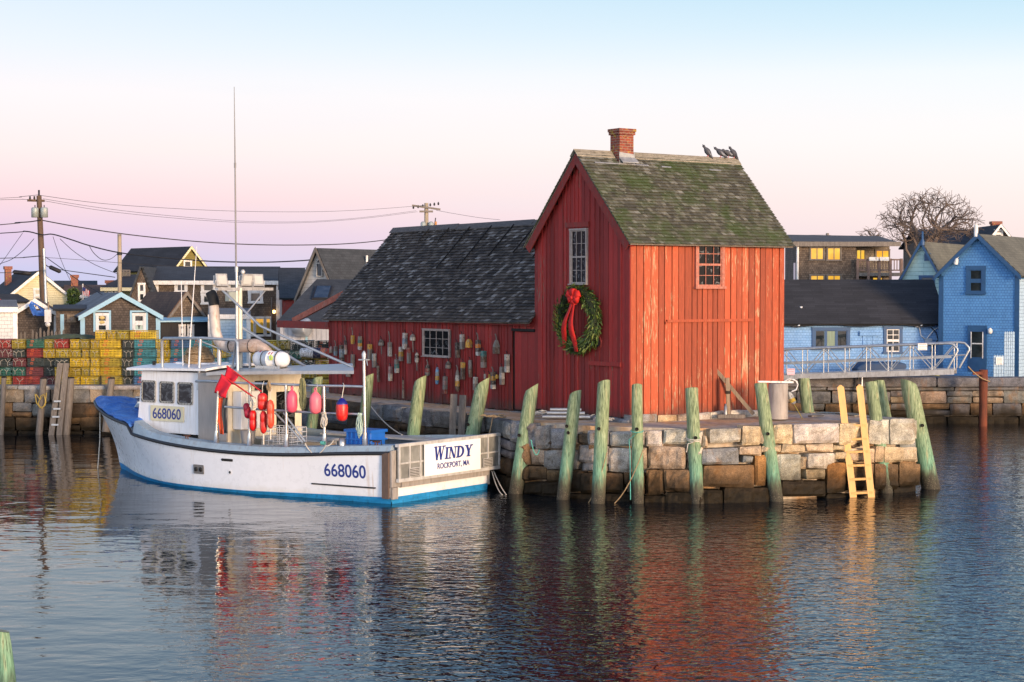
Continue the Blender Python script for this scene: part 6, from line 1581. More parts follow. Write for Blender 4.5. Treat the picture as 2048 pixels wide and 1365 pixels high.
stack(192, 213, True, 'y', 'extra layer, left end, before the shingle cottage', base=tz)
stack(213.5, 235, True, 'y', 'extra layer, second from its left end', base=tz)
stack(235.5, 258, True, 'o', 'extra layer, third from its left end', base=tz)
stack(258.5, 312, False, 'y', 'extra layer, right end seen side-on', base=tz)
stack(500, 526, True, 'yyokk', 'stack left of the life raft', 64.6)
stack(526.5, 553, True, 'yokyk', 'stack right behind the life raft', 64.6)
stack(553.5, 580, True, 'okgyk', 'stack seen between life raft and strut', 64.6)
stack(580.5, 604, True, 'kgokk', 'dark stack above the strut foot', 64.6)
stack(604.5, 630, True, 'kokyk', 'stack beside the striped buoy', 64.6)
stack(630.5, 668, False, 'kyyyy', 'stack against the end of the red shed', 64.6)
pc = atY(632, 706, 64.35); o = thing('pot_buoy', 'white, navy and orange buoy lying against the traps by the shed corner', 'buoy', pc)
mb = MB()
for c_, a, b, ra, rb in (((.7, .7, .7), -.55, -.1, .16, .2), ((.012, .02, .07), -.1, .18, .2, .2), ((.7, .2, .1), .18, .36, .2, .19), ((.5, .06, .03), .36, .6, .19, .14)):
    mb.cur = c_; mb.lathe([(ra, a), (rb, b)], ax=(1, 0, -.02), n=12)
mb.cur = (.7, .7, .7); mb.lathe([(0, -.62), (.1, -.6), (.16, -.55)], ax=(1, 0, -.02), n=12); mb.build('float', m_buoy, o)
# netting and loose gear on top of the stacks
m_net = plain('green_netting', (.05, .07, .04), .95, 0, .5, 8, bump=.6)
o = thing('fishing_net', 'dark green netting heaped over the traps beside the extra yellow layer', 'net', (fx(140, 66.9), 66.9, tz)); mb = MB(); vs = []
for i in range(25):
    for j in range(7): s_ = i/24; t_ = j/6; vs.append(Vector((-1.3+2.6*s_, t_*.8, .03+.17*math.sin(math.pi*s_)*math.sin(math.pi*t_)+.05*noise.noise(Vector((s_*9, t_*4, 1))))))
mb.add(vs, [(i*7+j, (i+1)*7+j, (i+1)*7+j+1, i*7+j+1) for i in range(24) for j in range(6)]); mb.build('heap', m_net, o)

# ---------------------------------------------------------------- gangway over the channel at the right
ga_ = atY(1480, 752, 71.); gb_ = atY(1908, 739, 68.2); gd = (gb_-ga_); gdl = gd.normalized(); gn = Vector((-gdl.y, gdl.x, 0)).normalized()
gw = thing('gangway', 'aluminium gangway with truss railings crossing to the right hand quay', 'gangway', ga_)
GW_ = 1.15; L_ = gd.length; N_ = 10; GH = 1.02
mb = MB()
for off in (0, GW_): mb.beam(gn*off+Vector((0, 0, -.1)), gn*off+gd+Vector((0, 0, -.1)), .09, .22)
mb.obox(gd/2+gn*GW_/2+Vector((0, 0, -.03)), gd/2, gn*(GW_/2-.05), (0, 0, .03)); mb.build('deck', m_alu, gw)
for off, ext in ((0, 0), (GW_, .35)):
    mb = MB(); o_ = gn*off; E_ = gd+gdl*ext; up = Vector((0, 0, GH))
    mb.tube([o_+up*.98, o_+E_-gdl*.25+up, o_+E_-gdl*.05+up*.96, o_+E_+gdl*.12+up*.78, o_+E_+gdl*.13+up*.7, o_+E_-gdl*.25], .045, 8)
    mb.tube([o_+up*.42, o_+E_-gdl*.0+up*.5], .03, 6) if off else mb.beam(o_+up*.42, o_+E_-gdl*.1+up*.48, .03, .09)
    h_ = mb.build('handrail', m_galv, gw)
    mb = MB()
    for k in range(N_+1):
        p = o_+gd*(k/N_); mb.tube([p, p+up*.98], .022, 6)
        if k < N_:
            q = o_+gd*((k+1)/N_); mb.tube([p, q+up*.96] if k % 2 else [p+up*.96, q], .02, 6)
    mb.build('truss', m_galv, gw)
m_sign = plain('sign_white', (.75, .74, .72), .5, 0, .05, bump=0)
def small_sign(px, py, w, h, label, lines, Y, bg=m_sign, fg=None, band=None):
    p = atY(px, py, Y); o = thing('sign', label, 'sign', p); mb = MB(); mb.box(-w/2, w/2, -.01, .01, -h/2, h/2); mb.build('plate', bg, o)
    if band: q = MB(); q.box(-w/2+.01, w/2-.01, -.016, -.011, h*.04, h*.46) if band > 0 else q.box(-w/2+.01, w/2-.01, -.016, -.011, -h*.46, -h*.04); q.build('band', m_red, o)
    q = MB(); n = lines
    for k in range(n):
        zz_ = h*.36-k*h*.72/max(1, n-1); x = -w*.4
        while x < w*.36: l_ = random.uniform(.02, .05); q.box(x, x+l_, -.018, -.0165, zz_-h*.03, zz_+h*.03); x += l_+.012
    q.build('small_print', fg or m_red, o)
def yg(px): return 68.2+(1908-px)/428*2.8
small_sign(1845, 694, .36, .26, 'little white and red notice on the gangway handrail', 3, yg(1845)-.1)
small_sign(1582, 744, .3, .26, 'pinkish notice fixed low on the gangway near the red shack', 3, yg(1582)-.1, plain('pink_sign', (.7, .5, .58), .5, bump=0))
# rusty steel pile holding the gangway
m_rustp = plain('rusty_steel', (.17, .045, .02), .85, .1, .5, 4, (1, 1, .4), .5, 25, (.03, .018, .012))
b = atz(1966, 853, 0); o = thing('steel_pile', 'rust red steel pile at the far end of the gangway', 'pile', b); zt = atY(1966, 740, b.y).z; r_ = 8.5*b.y/F
mb = MB(); mb.lathe([(r_, -.8), (r_*.95, 1.0), (r_*1.02, 1.6), (r_*1.02, zt), (r_*.8, zt), (r_*.8, zt-.2), (0, zt-.2)], n=14); mb.build('pipe', m_rustp, o)
mb = MB(); mb.beam((-.45, -.1, zt-.14), (0, -.1, zt-.12), .1, .12); mb.build('bracket', m_rustp, o)
rope('tan line from the gangway end to the rusty steel pile', sag(gb_+Vector((.6, .2, .1)), b+Vector((.2, -.2, zt-.45)), .1), m_rope, .025)
# ---------------------------------------------------------------- houses
def bz(py, Y): return CH-(py-HY)*Y/F
def uvslab(name, mat, parent, o, u, s, L, S, th=.09, trapz=None):
    """roof slab: eave corner o, u along the eave, s up the slope; UV in metres"""
    o = Vector(o); u = Vector(u).normalized(); s = Vector(s).normalized(); n = u.cross(s); n = n if n.z > 0 else -n
    a0, a1 = trapz or (0, 0)
    P = [o, o+u*L, o+u*(L-a1)+s*S, o+u*a0+s*S]; vs = P+[p+n*th for p in P]
    me = bpy.data.meshes.new(name); fs = [(0, 3, 2, 1), (4, 5, 6, 7), (0, 1, 5, 4), (1, 2, 6, 5), (2, 3, 7, 6), (3, 0, 4, 7)]
    me.from_pydata([tuple(v_) for v_ in vs], [], fs); uv = me.uv_layers.new(name='UVMap')
    for lp_ in me.loops:
        v_ = Vector(me.vertices[lp_.vertex_index].co)-o; uv.data[lp_.index].uv = (v_.dot(u), v_.dot(s))
    me.materials.append(mat); ob = bpy.data.objects.new(name, me); COL.objects.link(ob); ob.parent = parent; outward(ob); return ob
def house(name, label, cat, px0, px1, Y, py_base, py_eave, py_ridge, depth, wall, roof, ridge='y', rot=0, over=.22, trim=None, group=None, zb=1.7, apex=.5, th=.1, side=None):
    """px0..px1: the front wall as drawn at depth Y; ridge 'y' = gable to the front, 'x' = eaves to the front"""
    X0 = fx(px0, Y); k_ = (px1-1024)/F; w_ = (k_*Y-X0)/(math.cos(rot)-k_*math.sin(rot)); ze = bz(py_eave, Y); zr_ = bz(py_ridge, Y)
    if rot < 0: org = Vector((X0, Y, zb)) 
    else: org = Vector((X0, Y, zb))
    o = thing(name, label, cat, org, rot, group); fr_ = Fr(org, rot); e = ze-zb; r_ = zr_-zb
    mb = MB()
    if ridge == 'y':
        ax = w_*apex
        mb.prism([(0, 0, 0), (w_, 0, 0), (w_, 0, e), (ax, 0, r_), (0, 0, e)], (0, depth, 0)); wo = mb.build('wall', wall, o)
        for sg in (0, 1):
            run = ax if sg == 0 else w_-ax; ri = r_-e; sl = math.hypot(run, ri); k = over/run
            if sg == 0: uvslab('roof', roof, o, (-over, depth+over, e-ri*k+.01), (0, -1, 0), (run, 0, ri), depth+2*over, sl*(1+k), th)
            else: uvslab('roof', roof, o, (w_+over, -over, e-ri*k+.012), (0, 1, 0), (-run, 0, ri), depth+2*over, sl*(1+k), th)
        if trim:
            for sg in (0, 1):
                run = ax if sg == 0 else w_-ax; k = over/run; m_ = MB(); xa = -over if sg == 0 else w_+over; hh = .2
                m_.prism([(xa, -over-.03, e-(r_-e)*k+th), (ax, -over-.03, r_+th+.02), (ax, -over-.03, r_+th-hh), (xa, -over-.03, e-(r_-e)*k+th-hh)], (0, .028, 0)); m_.build('rake_board', trim, o)
            for x in (0, w_): m_ = MB(); m_.box(x-.1, x+.1, -.03, -.003, 0, e-.1); m_.build('corner_board', trim, o)
    else:
        mb.prism([(0, 0, 0), (0, depth, 0), (0, depth, e), (0, depth/2, r_), (0, 0, e)], (w_, 0, 0)); wo = mb.build('wall', wall, o)
        ri = r_-e; run = depth/2; sl = math.hypot(run, ri); k = over/run
        uvslab('roof', roof, o, (-over, -over, e-ri*k+.01), (1, 0, 0), (0, run, ri), w_+2*over, sl*(1+k), th)
        uvslab('roof', roof, o, (w_+over, depth+over, e-ri*k+.01), (-1, 0, 0), (0, -run, ri), w_+2*over, sl*(1+k), th)
        if trim:
            m_ = MB(); m_.box(-over, w_+over, -over-.03, -over-.004, e-ri*k-.12, e-ri*k+th); m_.build('fascia', trim, o)
            for x in (0, w_): m_ = MB(); m_.box(x-.1, x+.1, -.03, -.003, 0, e-.1); m_.build('corner_board', trim, o)
    return o, fr_, wo
def hwin(o, fr_, x0, y0, x1, y1, frame, pane, cols=1, rows=2, cas=.09, sash=None, name='window', mid=True, mw=.05, plane=0., ax=1):
    a = fr_.hit(x0, y1, ax, plane); b = fr_.hit(x1, y0, ax, plane)
    return window(o, (a.x, plane, a.z), (1, 0, 0), (0, -1, 0), b.x-a.x, b.z-a.z, cols, rows, frame, pane, sash, cas, .05, mid, True, mw, name)
def hchim(o, fr_, x0, y0, x1, y1, yl, mat, d=.5, name='chimney'):
    a = fr_.hit(x0, y1, 1, yl); b = fr_.hit(x1, y0, 1, yl); mb = MB(); mb.box(a.x, b.x, yl, yl+max(d, b.x-a.x), a.z-.5, b.z-.2); mb.box(a.x-.06, b.x+.06, yl-.06, yl+max(d, b.x-a.x)+.06, b.z-.199, b.z); return mb.build(name, mat, o)
m_bluelow = wall_shingles('pale_blue_shingles', (.16, .33, .6), (.21, .39, .66), .13, .115, (.09,.2,.42), True)
m_blueg = wall_shingles('blue_shingles', (.065, .21, .46), (.08, .245, .51), .13, .115, (.02,.09,.26), True)
m_bluep_ = wall_shingles('light_blue_siding', (.33, .46, .58), (.36, .5, .62), .3, .15, (.15, .24, .34), True)
m_teal = wall_shingles('pale_teal_shingles', (.3, .46, .47), (.33, .5, .5), 2.2, .2, (.1, .2, .22), True)
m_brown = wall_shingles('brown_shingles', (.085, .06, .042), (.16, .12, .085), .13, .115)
m_brown2 = wall_shingles('weathered_brown_shingles', (.07, .05, .036), (.13, .098, .072), .13, .11)
m_greysh = wall_shingles('pale_grey_shingles', (.36, .345, .32), (.4, .385, .36), .5, .2, (.16, .13, .11), True)
m_lgrey = wall_shingles('white_grey_shingles', (.55, .55, .53), (.6, .6, .58), .25, .16, (.34, .34, .34), True)
m_creamw = wall_shingles('cream_clapboard', (.68, .6, .36), (.7, .62, .38), 6, .14, (.45, .38, .2), True)
m_oliv = wall_shingles('olive_clapboard', (.17, .14, .03), (.18, .15, .035), 6, .2, (.06, .05, .015), True)
m_dgreen = wall_shingles('dark_green_clapboard', (.05, .06, .03), (.06, .07, .035), 6, .18, (.02, .025, .012), True)
m_rblack = roof_tex('black_asphalt_shingles', (.016, .018, .022), (.028, .03, .036), .9, .15)
m_rgrey = roof_tex('grey_asphalt_shingles', (.05, .06, .062), (.075, .085, .085))
m_rlight = roof_tex('light_grey_shingles', (.14, .145, .15), (.18, .185, .19))
m_rbrown = roof_tex('brown_roof_shingles', (.09, .05, .032), (.13, .075, .045))
m_rmoss = roof_tex('olive_grey_shingles', (.1, .1, .078), (.13, .13, .1))
m_rslate = roof_tex('slate_grey_shingles', (.028, .034, .04), (.045, .052, .06), .3, .14)
m_navyt = plain('dark_blue_trim', (.012, .065, .17), .5, 0, .2, 4)
m_ltrim = plain('light_blue_trim', (.28, .5, .62), .5, 0, .15, 4)
m_redbrick = brick_mat('red_brick', (.28, .06, .03), (.2, .045, .025), (.25, .2, .15))
m_black = plain('black_boards', (.012, .012, .015), .7, 0, .3, 4, (4, 1, .5))
t = NT('gold_reflection_glow_glass'); t.b.inputs['Emission Strength'].default_value = .8; t.L.new(t.mix(t.ramp(t.noise(.9, 3), [(.35, 0.), (.65, 1.)]), (.75, .30, .015), (1., .62, .07)), t.b.inputs['Emission Color']); m_gold = t.done((.2, .12, .02), .1, None, 0, .3)  # emission imitates the sunset reflected in the panes; no lamps inside
m_lit = emit('warm_lit_window', (1., .55, .12), 1.1)
m_bgl = glass('far_window_glass', (.03, .04, .045), .03)
m_curt = plain('green_curtain', (.2, .27, .2), .7, 0, .4, 3, (6, 1, .5))
# right bank
o, f, wo = house('blue_cottage', 'long low light blue shingle building with black roof behind the gangway', 'house', 1500, 1885, 76, 745, 646, 563, 5.0, m_bluelow, m_rblack, 'x', 0, .18, None)
hwin(o, f, 1630, 661, 1694, 696, m_navyt, m_bgl, 3, 1, .13, m_navyt, mid=False, mw=.12)
hwin(o, f, 1773, 659, 1799, 704, m_navyt, m_bgl, 2, 4, .13, m_white, mid=True, mw=.03)
q = MB(); a = f.hit(1648, 695, 1, -.02); b = f.hit(1673, 663, 1, -.02); q.box(a.x, b.x, -.012, -.006, a.z, b.z); q.build('curtain', m_curt, o)
a = f.hit(1725, 745, 1, 0); b = f.hit(1752, 672, 1, 0); q = MB(); boards(q, (a.x, 0, 0), (1, 0, 0), (0, -1, 0), b.x-a.x, 0, lambda x: b.z, [], (.18, .25)); q.box(a.x-.15, b.x+.15, -.09, -.035, b.z, b.z+.2); q.build('door', m_bluelow, o)
for px_, py_ in ((1590, 651), (1835, 651)):
    c = f.hit(px_, py_, 1, -.02); q = MB(); q.box(c.x-.1, c.x+.1, -.12, 0, c.z-.08, c.z+.08); q.lathe([(.05, 0), (.08, .12), (0, .12)], (c.x+.1, -.1, c.z), (.6, -1, -.4), 8); q.build('flood_lamp', m_galv, o)
c = f.hit(1602, 628, 1, .8); q = MB(); q.lathe([(.16, 0), (.1, .05), (.06, .08), (.06, .42), (.0, .42)], (c.x, .75, c.z-.1), n=8); q.build('vent_pipe', m_white, o)
q = MB(); pz = f.hit(1700, 650, 1, -.2).z
q.tube([(x_, -.22, pz+.05*math.sin(x_*2.3)-.02) for x_ in [k*.5 for k in range(17)]], .025, 5); q.build('service_cable', m_blk, o)
a = f.hit(1856, 684, 1, 0); q = MB(); q.box(a.x-.15, a.x+.15, -.14, 0, a.z-.14, a.z+.14); mt = q.build('meter_box', plain('meter_grey', (.3, .36, .42), .5), o)
q = MB(); q.tube([f.hit(x_, y_, 1, -.05) for x_, y_ in ((1838, 652), (1842, 672), (1852, 680), (1868, 660), (1878, 655), (1882, 675), (1880, 720))], .028, 5); q.build('conduit', m_white, o)
q = MB(); q.tube([f.hit(x_, y_, 1, -.07) for x_, y_ in ((1862, 655), (1872, 665), (1876, 680), (1868, 690), (1862, 700), (1866, 715))], .025, 5); q.build('cable', m_blk, o)
o, f, wo = house('blue_gable_house', 'bright blue gabled shingle house with navy trim at the right edge', 'house', 1882, 2034, 75, 745, 547, 474, 7.5, m_blueg, m_rmoss, 'y', -R(33), .22, m_navyt)
hwin(o, f, 1940, 540, 1964, 584, m_navyt, m_bgl, 1, 2, .16, m_navyt)
a = f.hit(1936, 742, 1, 0); b = f.hit(1974, 652, 1, 0); q = MB(); q.box(a.x, b.x, -.07, -.002, a.z, b.z); dd = q.build('door', m_navyt, o)
q = MB(); c0 = f.hit(1944, 738, 1, 0); c1 = f.hit(1966, 664, 1, 0); q.box(c0.x, c1.x, -.082, -.071, c0.z+.5, c1.z); q.build('door_glass', m_bgl, dd)
q = MB(); q.box(c0.x-.04, c1.x+.04, -.095, -.0825, c0.z+1.05, c0.z+1.1); q.box(c0.x-.04, c0.x, -.095, -.0825, c0.z+.45, c1.z); q.box(c1.x, c1.x+.04, -.095, -.0825, c0.z+.45, c1.z); q.build('screen_frame', m_white, dd)
c = f.hit(1982, 662, 1, 0); q = MB(); q.lathe([(.03, .12), (.1, .05), (.1, -.06), (.05, -.12)], (c.x, -.12, c.z), n=8); q.build('wall_lamp', m_white, o)
c = f.hit(1916, 522, 1, 0); q = MB(); q.lathe([(.1, -.14), (.08, .05), (.03, .12), (0, .12)], (c.x, -.2, c.z), (.3, -.3, 1), 8); q.tube([(c.x, 0, c.z+.15), (c.x, -.2, c.z+.12)], .03, 5); q.build('flood_lamp', m_white, o)
wd_ = f.hit(2034, 600, 1, 0).x
q = MB(); q.box(wd_+.004, wd_+.02, .1, 7.4, 0, 4.15); q.build('side_siding', m_bluep_, o)
c = f.hit(1955, 474, 1, 0); q = MB(); q.tube([(c.x, -.2, c.z), (c.x, -.2, c.z+.5)], .09, 8); q.build('vent_pipe', m_white, o)
def panel(name, label, cat, px0, px1, py0, py1, Y, mat, n):
    X0 = fx(px0, Y); X1 = fx(px1, Y); zb_ = bz(py1, Y); o_ = thing(name, label, cat, (X0, Y, zb_)); q_ = MB(); w_ = (X1-X0)/n; h = bz(py0, Y)-zb_
    for k in range(n): q_.prism([(k*w_+.008, 0, 0), ((k+1)*w_-.008, 0, 0), ((k+1)*w_-.008, 0, h-.05), ((k+.5)*w_, 0, h), (k*w_+.008, 0, h-.05)], (0, .04, 0))
    q_.build('boards', mat, o_); q_ = MB(); q_.box(0, X1-X0, .041, .09, h*.25, h*.25+.1); q_.box(0, X1-X0, .041, .09, h*.75, h*.75+.1); q_.build('rail', mat, o_); return o_
panel('fence_panel', 'tall pale blue board fence panel beside the blue house door', 'fence', 2009, 2030, 663, 756, 72.4, m_bluep_, 5)
panel('fence_panel', 'low pale blue board gate with a notice on it', 'fence', 1988, 2008.5, 710, 755, 72.3, m_bluep_, 4)
small_sign(1999, 722, .3, .3, 'white notice with red print on the low blue gate', 5, 72.25)
o = thing('dinghy', 'dark blue tarp-covered skiff lying behind the gangway', 'boat', (fx(1765, 73.2), 73.2, 1.74)); q = MB(); q.prism([(-.95, 0, 0), (.95, 0, 0), (1.05, 0, .55), (.8, 0, .62), (-.75, 0, .62), (-1.1, 0, .4)], (0, 1.2, 0)); q.build('cover', plain('dark_blue_cover', (.012, .05, .13), .6), o, bevel=.08)
o = thing('tarpaulin', 'yellow tarpaulin bundle on the quay under the gangway', 'tarpaulin', (fx(1845, 71.3), 71.3, 1.87)); q = MB(); vs = []
for i in range(19):
    for j in range(6): s_ = i/18; t_ = j/5; vs.append(Vector((-.75+1.5*s_, t_*.5, .01+.16*math.sin(math.pi*s_)*math.sin(math.pi*min(1, t_+.15))+.06*noise.noise(Vector((s_*8, t_*4, 3))))))
q.add(vs, [(i*6+j, (i+1)*6+j, (i+1)*6+j+1, i*6+j+1) for i in range(18) for j in range(5)], True); q.build('sheet', plain('yellow_tarp', (.5, .42, .02), .6, 0, .3, 5), o)
o = thing('lumber', 'long pale timber lying on the right quay edge', 'timber', (fx(1715, 70.9), 70.9, 1.88)); q = MB(); q.beam((-.3, 0, .05), (1.2, .1, .08), .09, .08); q.build('beam', m_wood, o)
o = thing('stand_pipe', 'thin grey standpipe against the right quay wall', 'pipe', (fx(1724, 70.1), 70.1, 0)); q = MB(); q.tube([(0, 0, .6), (0, 0, 1.95)], .06, 8); q.build('pipe', m_galv, o)
# teal gable, far roofs
o, f, wo = house('teal_gable_house', 'pale teal gabled house with finial behind the blue house', 'house', 1803, 1884, 86, 745, 560, 487, 7, m_teal, m_rmoss, 'y', -R(30), .2, m_navyt)
a = f.hit(1851, 522, 1, 0); b = f.hit(1860, 507, 1, 0); q = MB(); q.box(a.x-.05, b.x+.05, -.05, -.002, a.z, b.z); q.build('vent', m_navyt, o)
hwin(o, f, 1842, 555, 1866, 590, m_navyt, m_bgl, 1, 2, .1)
c = f.hit(1845, 487, 1, -.2); q = MB(); q.lathe([(.1, -.1), (.1, .1), (.05, .2), (.05, .55), (0, .6)], (c.x, -.2, c.z), n=8); q.build('finial', m_navyt, o)
o, f, wo = house('far_house', 'distant house with black roof, brick chimney and white gable behind the bare tree', 'house', 1862, 1990, 125, 745, 492, 458, 9, m_brown2, m_rblack, 'x', 0, .3, None)
hchim(o, f, 1985, 443, 2003, 470, 4.2, m_redbrick)
o2, f2, _ = house('far_house', 'small distant white trimmed gable at the right end of the black roof', 'house', 1972, 2024, 123, 745, 484, 452, 7, m_brown2, m_rblack, 'y', 0, .3, m_white)
hwin(o2, f2, 1991, 462, 2003, 473, m_white, m_bgl, 1, 2, .1)
# brown building; its windows glow in place of a sunset reflection
BRZ = R(-3); YB = 96.
o = thing('shingle_building', 'brown shingle building with flat roof and gold reflecting windows above the black roof', 'building', (fx(1596, YB), YB, 1.7), BRZ); f = Fr(o.location, BRZ)
zt = bz(489, YB)-1.7; wS = f.hit(1712, 520, 1, 0).x; wE = f.hit(1788, 520, 1, 0).x
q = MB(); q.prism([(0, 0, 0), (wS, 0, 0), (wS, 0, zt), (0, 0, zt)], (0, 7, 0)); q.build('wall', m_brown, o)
q = MB(); q.box(wS+.003, wE, 1.5, 7, 0, zt-.05); q.build('wall', wall_shingles('brown_shingles_sunlit_tone', (.2, .17, .13), (.27, .23, .18), .13, .115), o)  # lighter copy of the brown shingles, sunlight put into the colour
q = MB(); q.prism([(-.3, -.3, zt+.002), (wE+.3, -.3, zt-.1), (wE+.3, 7.3, zt+.5), (-.3, 7.3, zt+.6)], (0, 0, .16)); q.build('roof', m_rlight, o)
q = MB(); q.box(-.32, wE+.32, -.34, -.303, zt-.13, zt+.12); q.build('fascia', m_oldwood, o)
q = MB(); q.tube([(-.05, -.12, 0), (-.05, -.12, zt-.1)], .07, 6); q.build('downpipe', m_white, o)
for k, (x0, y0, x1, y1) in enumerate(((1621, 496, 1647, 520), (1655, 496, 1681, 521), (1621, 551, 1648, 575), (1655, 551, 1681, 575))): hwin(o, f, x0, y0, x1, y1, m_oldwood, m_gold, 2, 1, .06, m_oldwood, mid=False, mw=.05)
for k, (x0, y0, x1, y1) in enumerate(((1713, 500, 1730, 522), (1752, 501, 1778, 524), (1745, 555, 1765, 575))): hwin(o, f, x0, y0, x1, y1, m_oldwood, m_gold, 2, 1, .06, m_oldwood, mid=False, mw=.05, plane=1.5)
zd = f.hit(1750, 546, 1, 0).z; zh = f.hit(1750, 520, 1, 0).z; xr = f.hit(1803, 540, 1, 0).x
q = MB(); q.box(wS+.02, xr, -.3, 1.49, zd-.18, zd); q.build('balcony_floor', m_oldwood, o)
m_rail = plain('grey_brown_rail', (.2, .13, .1), .8, 0, .4, 5)
q = MB(); q.box(wS, xr, -.28, -.2, zh-.04, zh+.04); q.box(wS, xr, -.27, -.21, zd+.1, zd+.17)
x = wS+.06
while x < xr: q.box(x, x+.045, -.265, -.215, zd+.17, zh-.04); x += .15
q.build('balcony_railing', m_rail, o)
q = MB()
for k in range(5): x = wS+.05+(xr-wS-.1)*k/4; q.box(x-.07, x+.07, -.31, -.17, 0, zh+.06)
q.build('porch_post', m_rail, o)
q = MB(); [q.box(f.hit(px_, 520, 1, -.3).x-.25, f.hit(px_, 520, 1, -.3).x+.25, -.45, -.3, zh-.06, zh+.14) for px_ in (1747, 1768)]; q.build('flower_box', m_white, o)
hwin(o, f, 0, 0, 1, 1, m_white, m_bgl) if False else None
q = MB(); q.box(-.02, -.005, 1.2, 2.2, zt-2.2, zt-1.0); q.build('side_window', m_bgl, o); q = MB(); q.box(-.02, -.005, 1.2, 2.2, zt-4.6, zt-3.6); q.build('side_window', m_bgl, o)
# bare trees: limbs grown toward points scattered through the crown
m_bark = plain('grey_bark', (.15, .115, .095), .9, 0, .4, 6, bump=.4)
def bare_tree(px, pyb, Y, cx_, cy_, hw, hh, label, seed, n, trunk, step=.55):
    rnd = random.Random(seed); b = Vector((fx(px, Y), Y, 1.6)); o = thing('bare_tree', label, 'tree', b); s_ = Y/F
    zf = bz(pyb, Y)-1.6; C = Vector((fx(cx_, Y)-b.x, 0, bz(cy_, Y)-1.6)); rx, rz = hw*s_*.93, hh*s_*.93
    N = [Vector((0, 0, zf))]; par = [-1]
    def target():
        while True:
            v_ = Vector((rnd.uniform(-1, 1), rnd.uniform(-1, 1), rnd.uniform(-1, 1)))
            if .45 < v_.length < 1 and v_.z > -.75: return C+Vector((v_.x*rx, v_.y*rx*.7, v_.z*rz))
    # main limbs
    for ax_, az_ in ((-.75, .0), (-.35, .55), (.0, .75), (.4, .5), (.8, .1), (.35, -.1), (-.4, -.2)):
        tg = C+Vector((ax_*rx, rnd.uniform(-.35, .35)*rx, az_*rz)); i = 0; p = N[0]
        while (tg-p).length > step*1.5:
            d = (tg-p).normalized()*.7+Vector((rnd.uniform(-.4, .4), rnd.uniform(-.4, .4), rnd.uniform(.0, .5))); p = p+d.normalized()*step; N.append(p); par.append(i); i = len(N)-1
    k = 0
    while k < n:
        tg = target(); bi = min(range(len(N)), key=lambda j: (N[j]-tg).length_squared); L = (tg-N[bi]).length
        m_ = 1 if k < n*.6 else 2; i = bi
        for _ in range(m_):
            d = (tg-N[i]).normalized()*.8+(N[i]-C+Vector((0, 0, rz*.8))).normalized()*.7+Vector((rnd.uniform(-.36, .36), rnd.uniform(-.36, .36), rnd.uniform(-.3, .4)))
            N.append(N[i]+d.normalized()*step*(1 if k < n*.5 else .6)); par.append(i); i = len(N)-1
        k += 1
    cnt = [1.]*len(N)
    for i in range(len(N)-1, 0, -1): cnt[par[i]] += cnt[i]
    rad = [trunk*.95*(c/cnt[0])**.54+.007 for c in cnt]
    kids = [[] for _ in N]
    for i in range(1, len(N)): kids[par[i]].append(i)
    br = MB()
    for i in range(len(N)):
        for c_ in kids[i]:
            if par[i] >= 0 and max(kids[par[i]], key=lambda j: cnt[j]) == i and False: continue
            ch = [i, c_]; j = c_
            if c_ != max(kids[i], key=lambda q_: cnt[q_]) or i == 0:
                while kids[j]: j = max(kids[j], key=lambda q_: cnt[q_]); ch.append(j)
                rs = [min(rad[q_], rad[ch[1]]) for q_ in ch]; br.tube([N[q_] for q_ in ch], rs, 5 if rs[0] > .08 else 3, False, True)
    tk = MB(); tk.tube([(0, 0, -.3), (.06, 0, zf*.4), (-.05, 0, zf*.8), (0, 0, zf+.1)], [trunk*1.35, trunk*1.08, trunk, trunk*.9], 9)
    tk.build('trunk', m_bark, o); br.build('branches', m_bark, o)
bare_tree(1832, 528, 106, 1858, 445, 108, 60, 'large bare spreading tree behind the teal and blue gables', 4, 1300, .33)
bare_tree(1738, 490, 130, 1740, 474, 26, 13, 'small bare tree showing above the brown building roof', 5, 160, .12, .4)
# ---------------------------------------------------------------- left bank houses, nearest first
# grey-white shingle shed at the edge
o, f, wo = house('grey_shed', 'pale grey shingle shed with white corner board at the left picture edge', 'shed', -60, 30, 73, 690, 619, 606, 5, m_lgrey, m_rlight, 'x', R(17), .12, m_white)
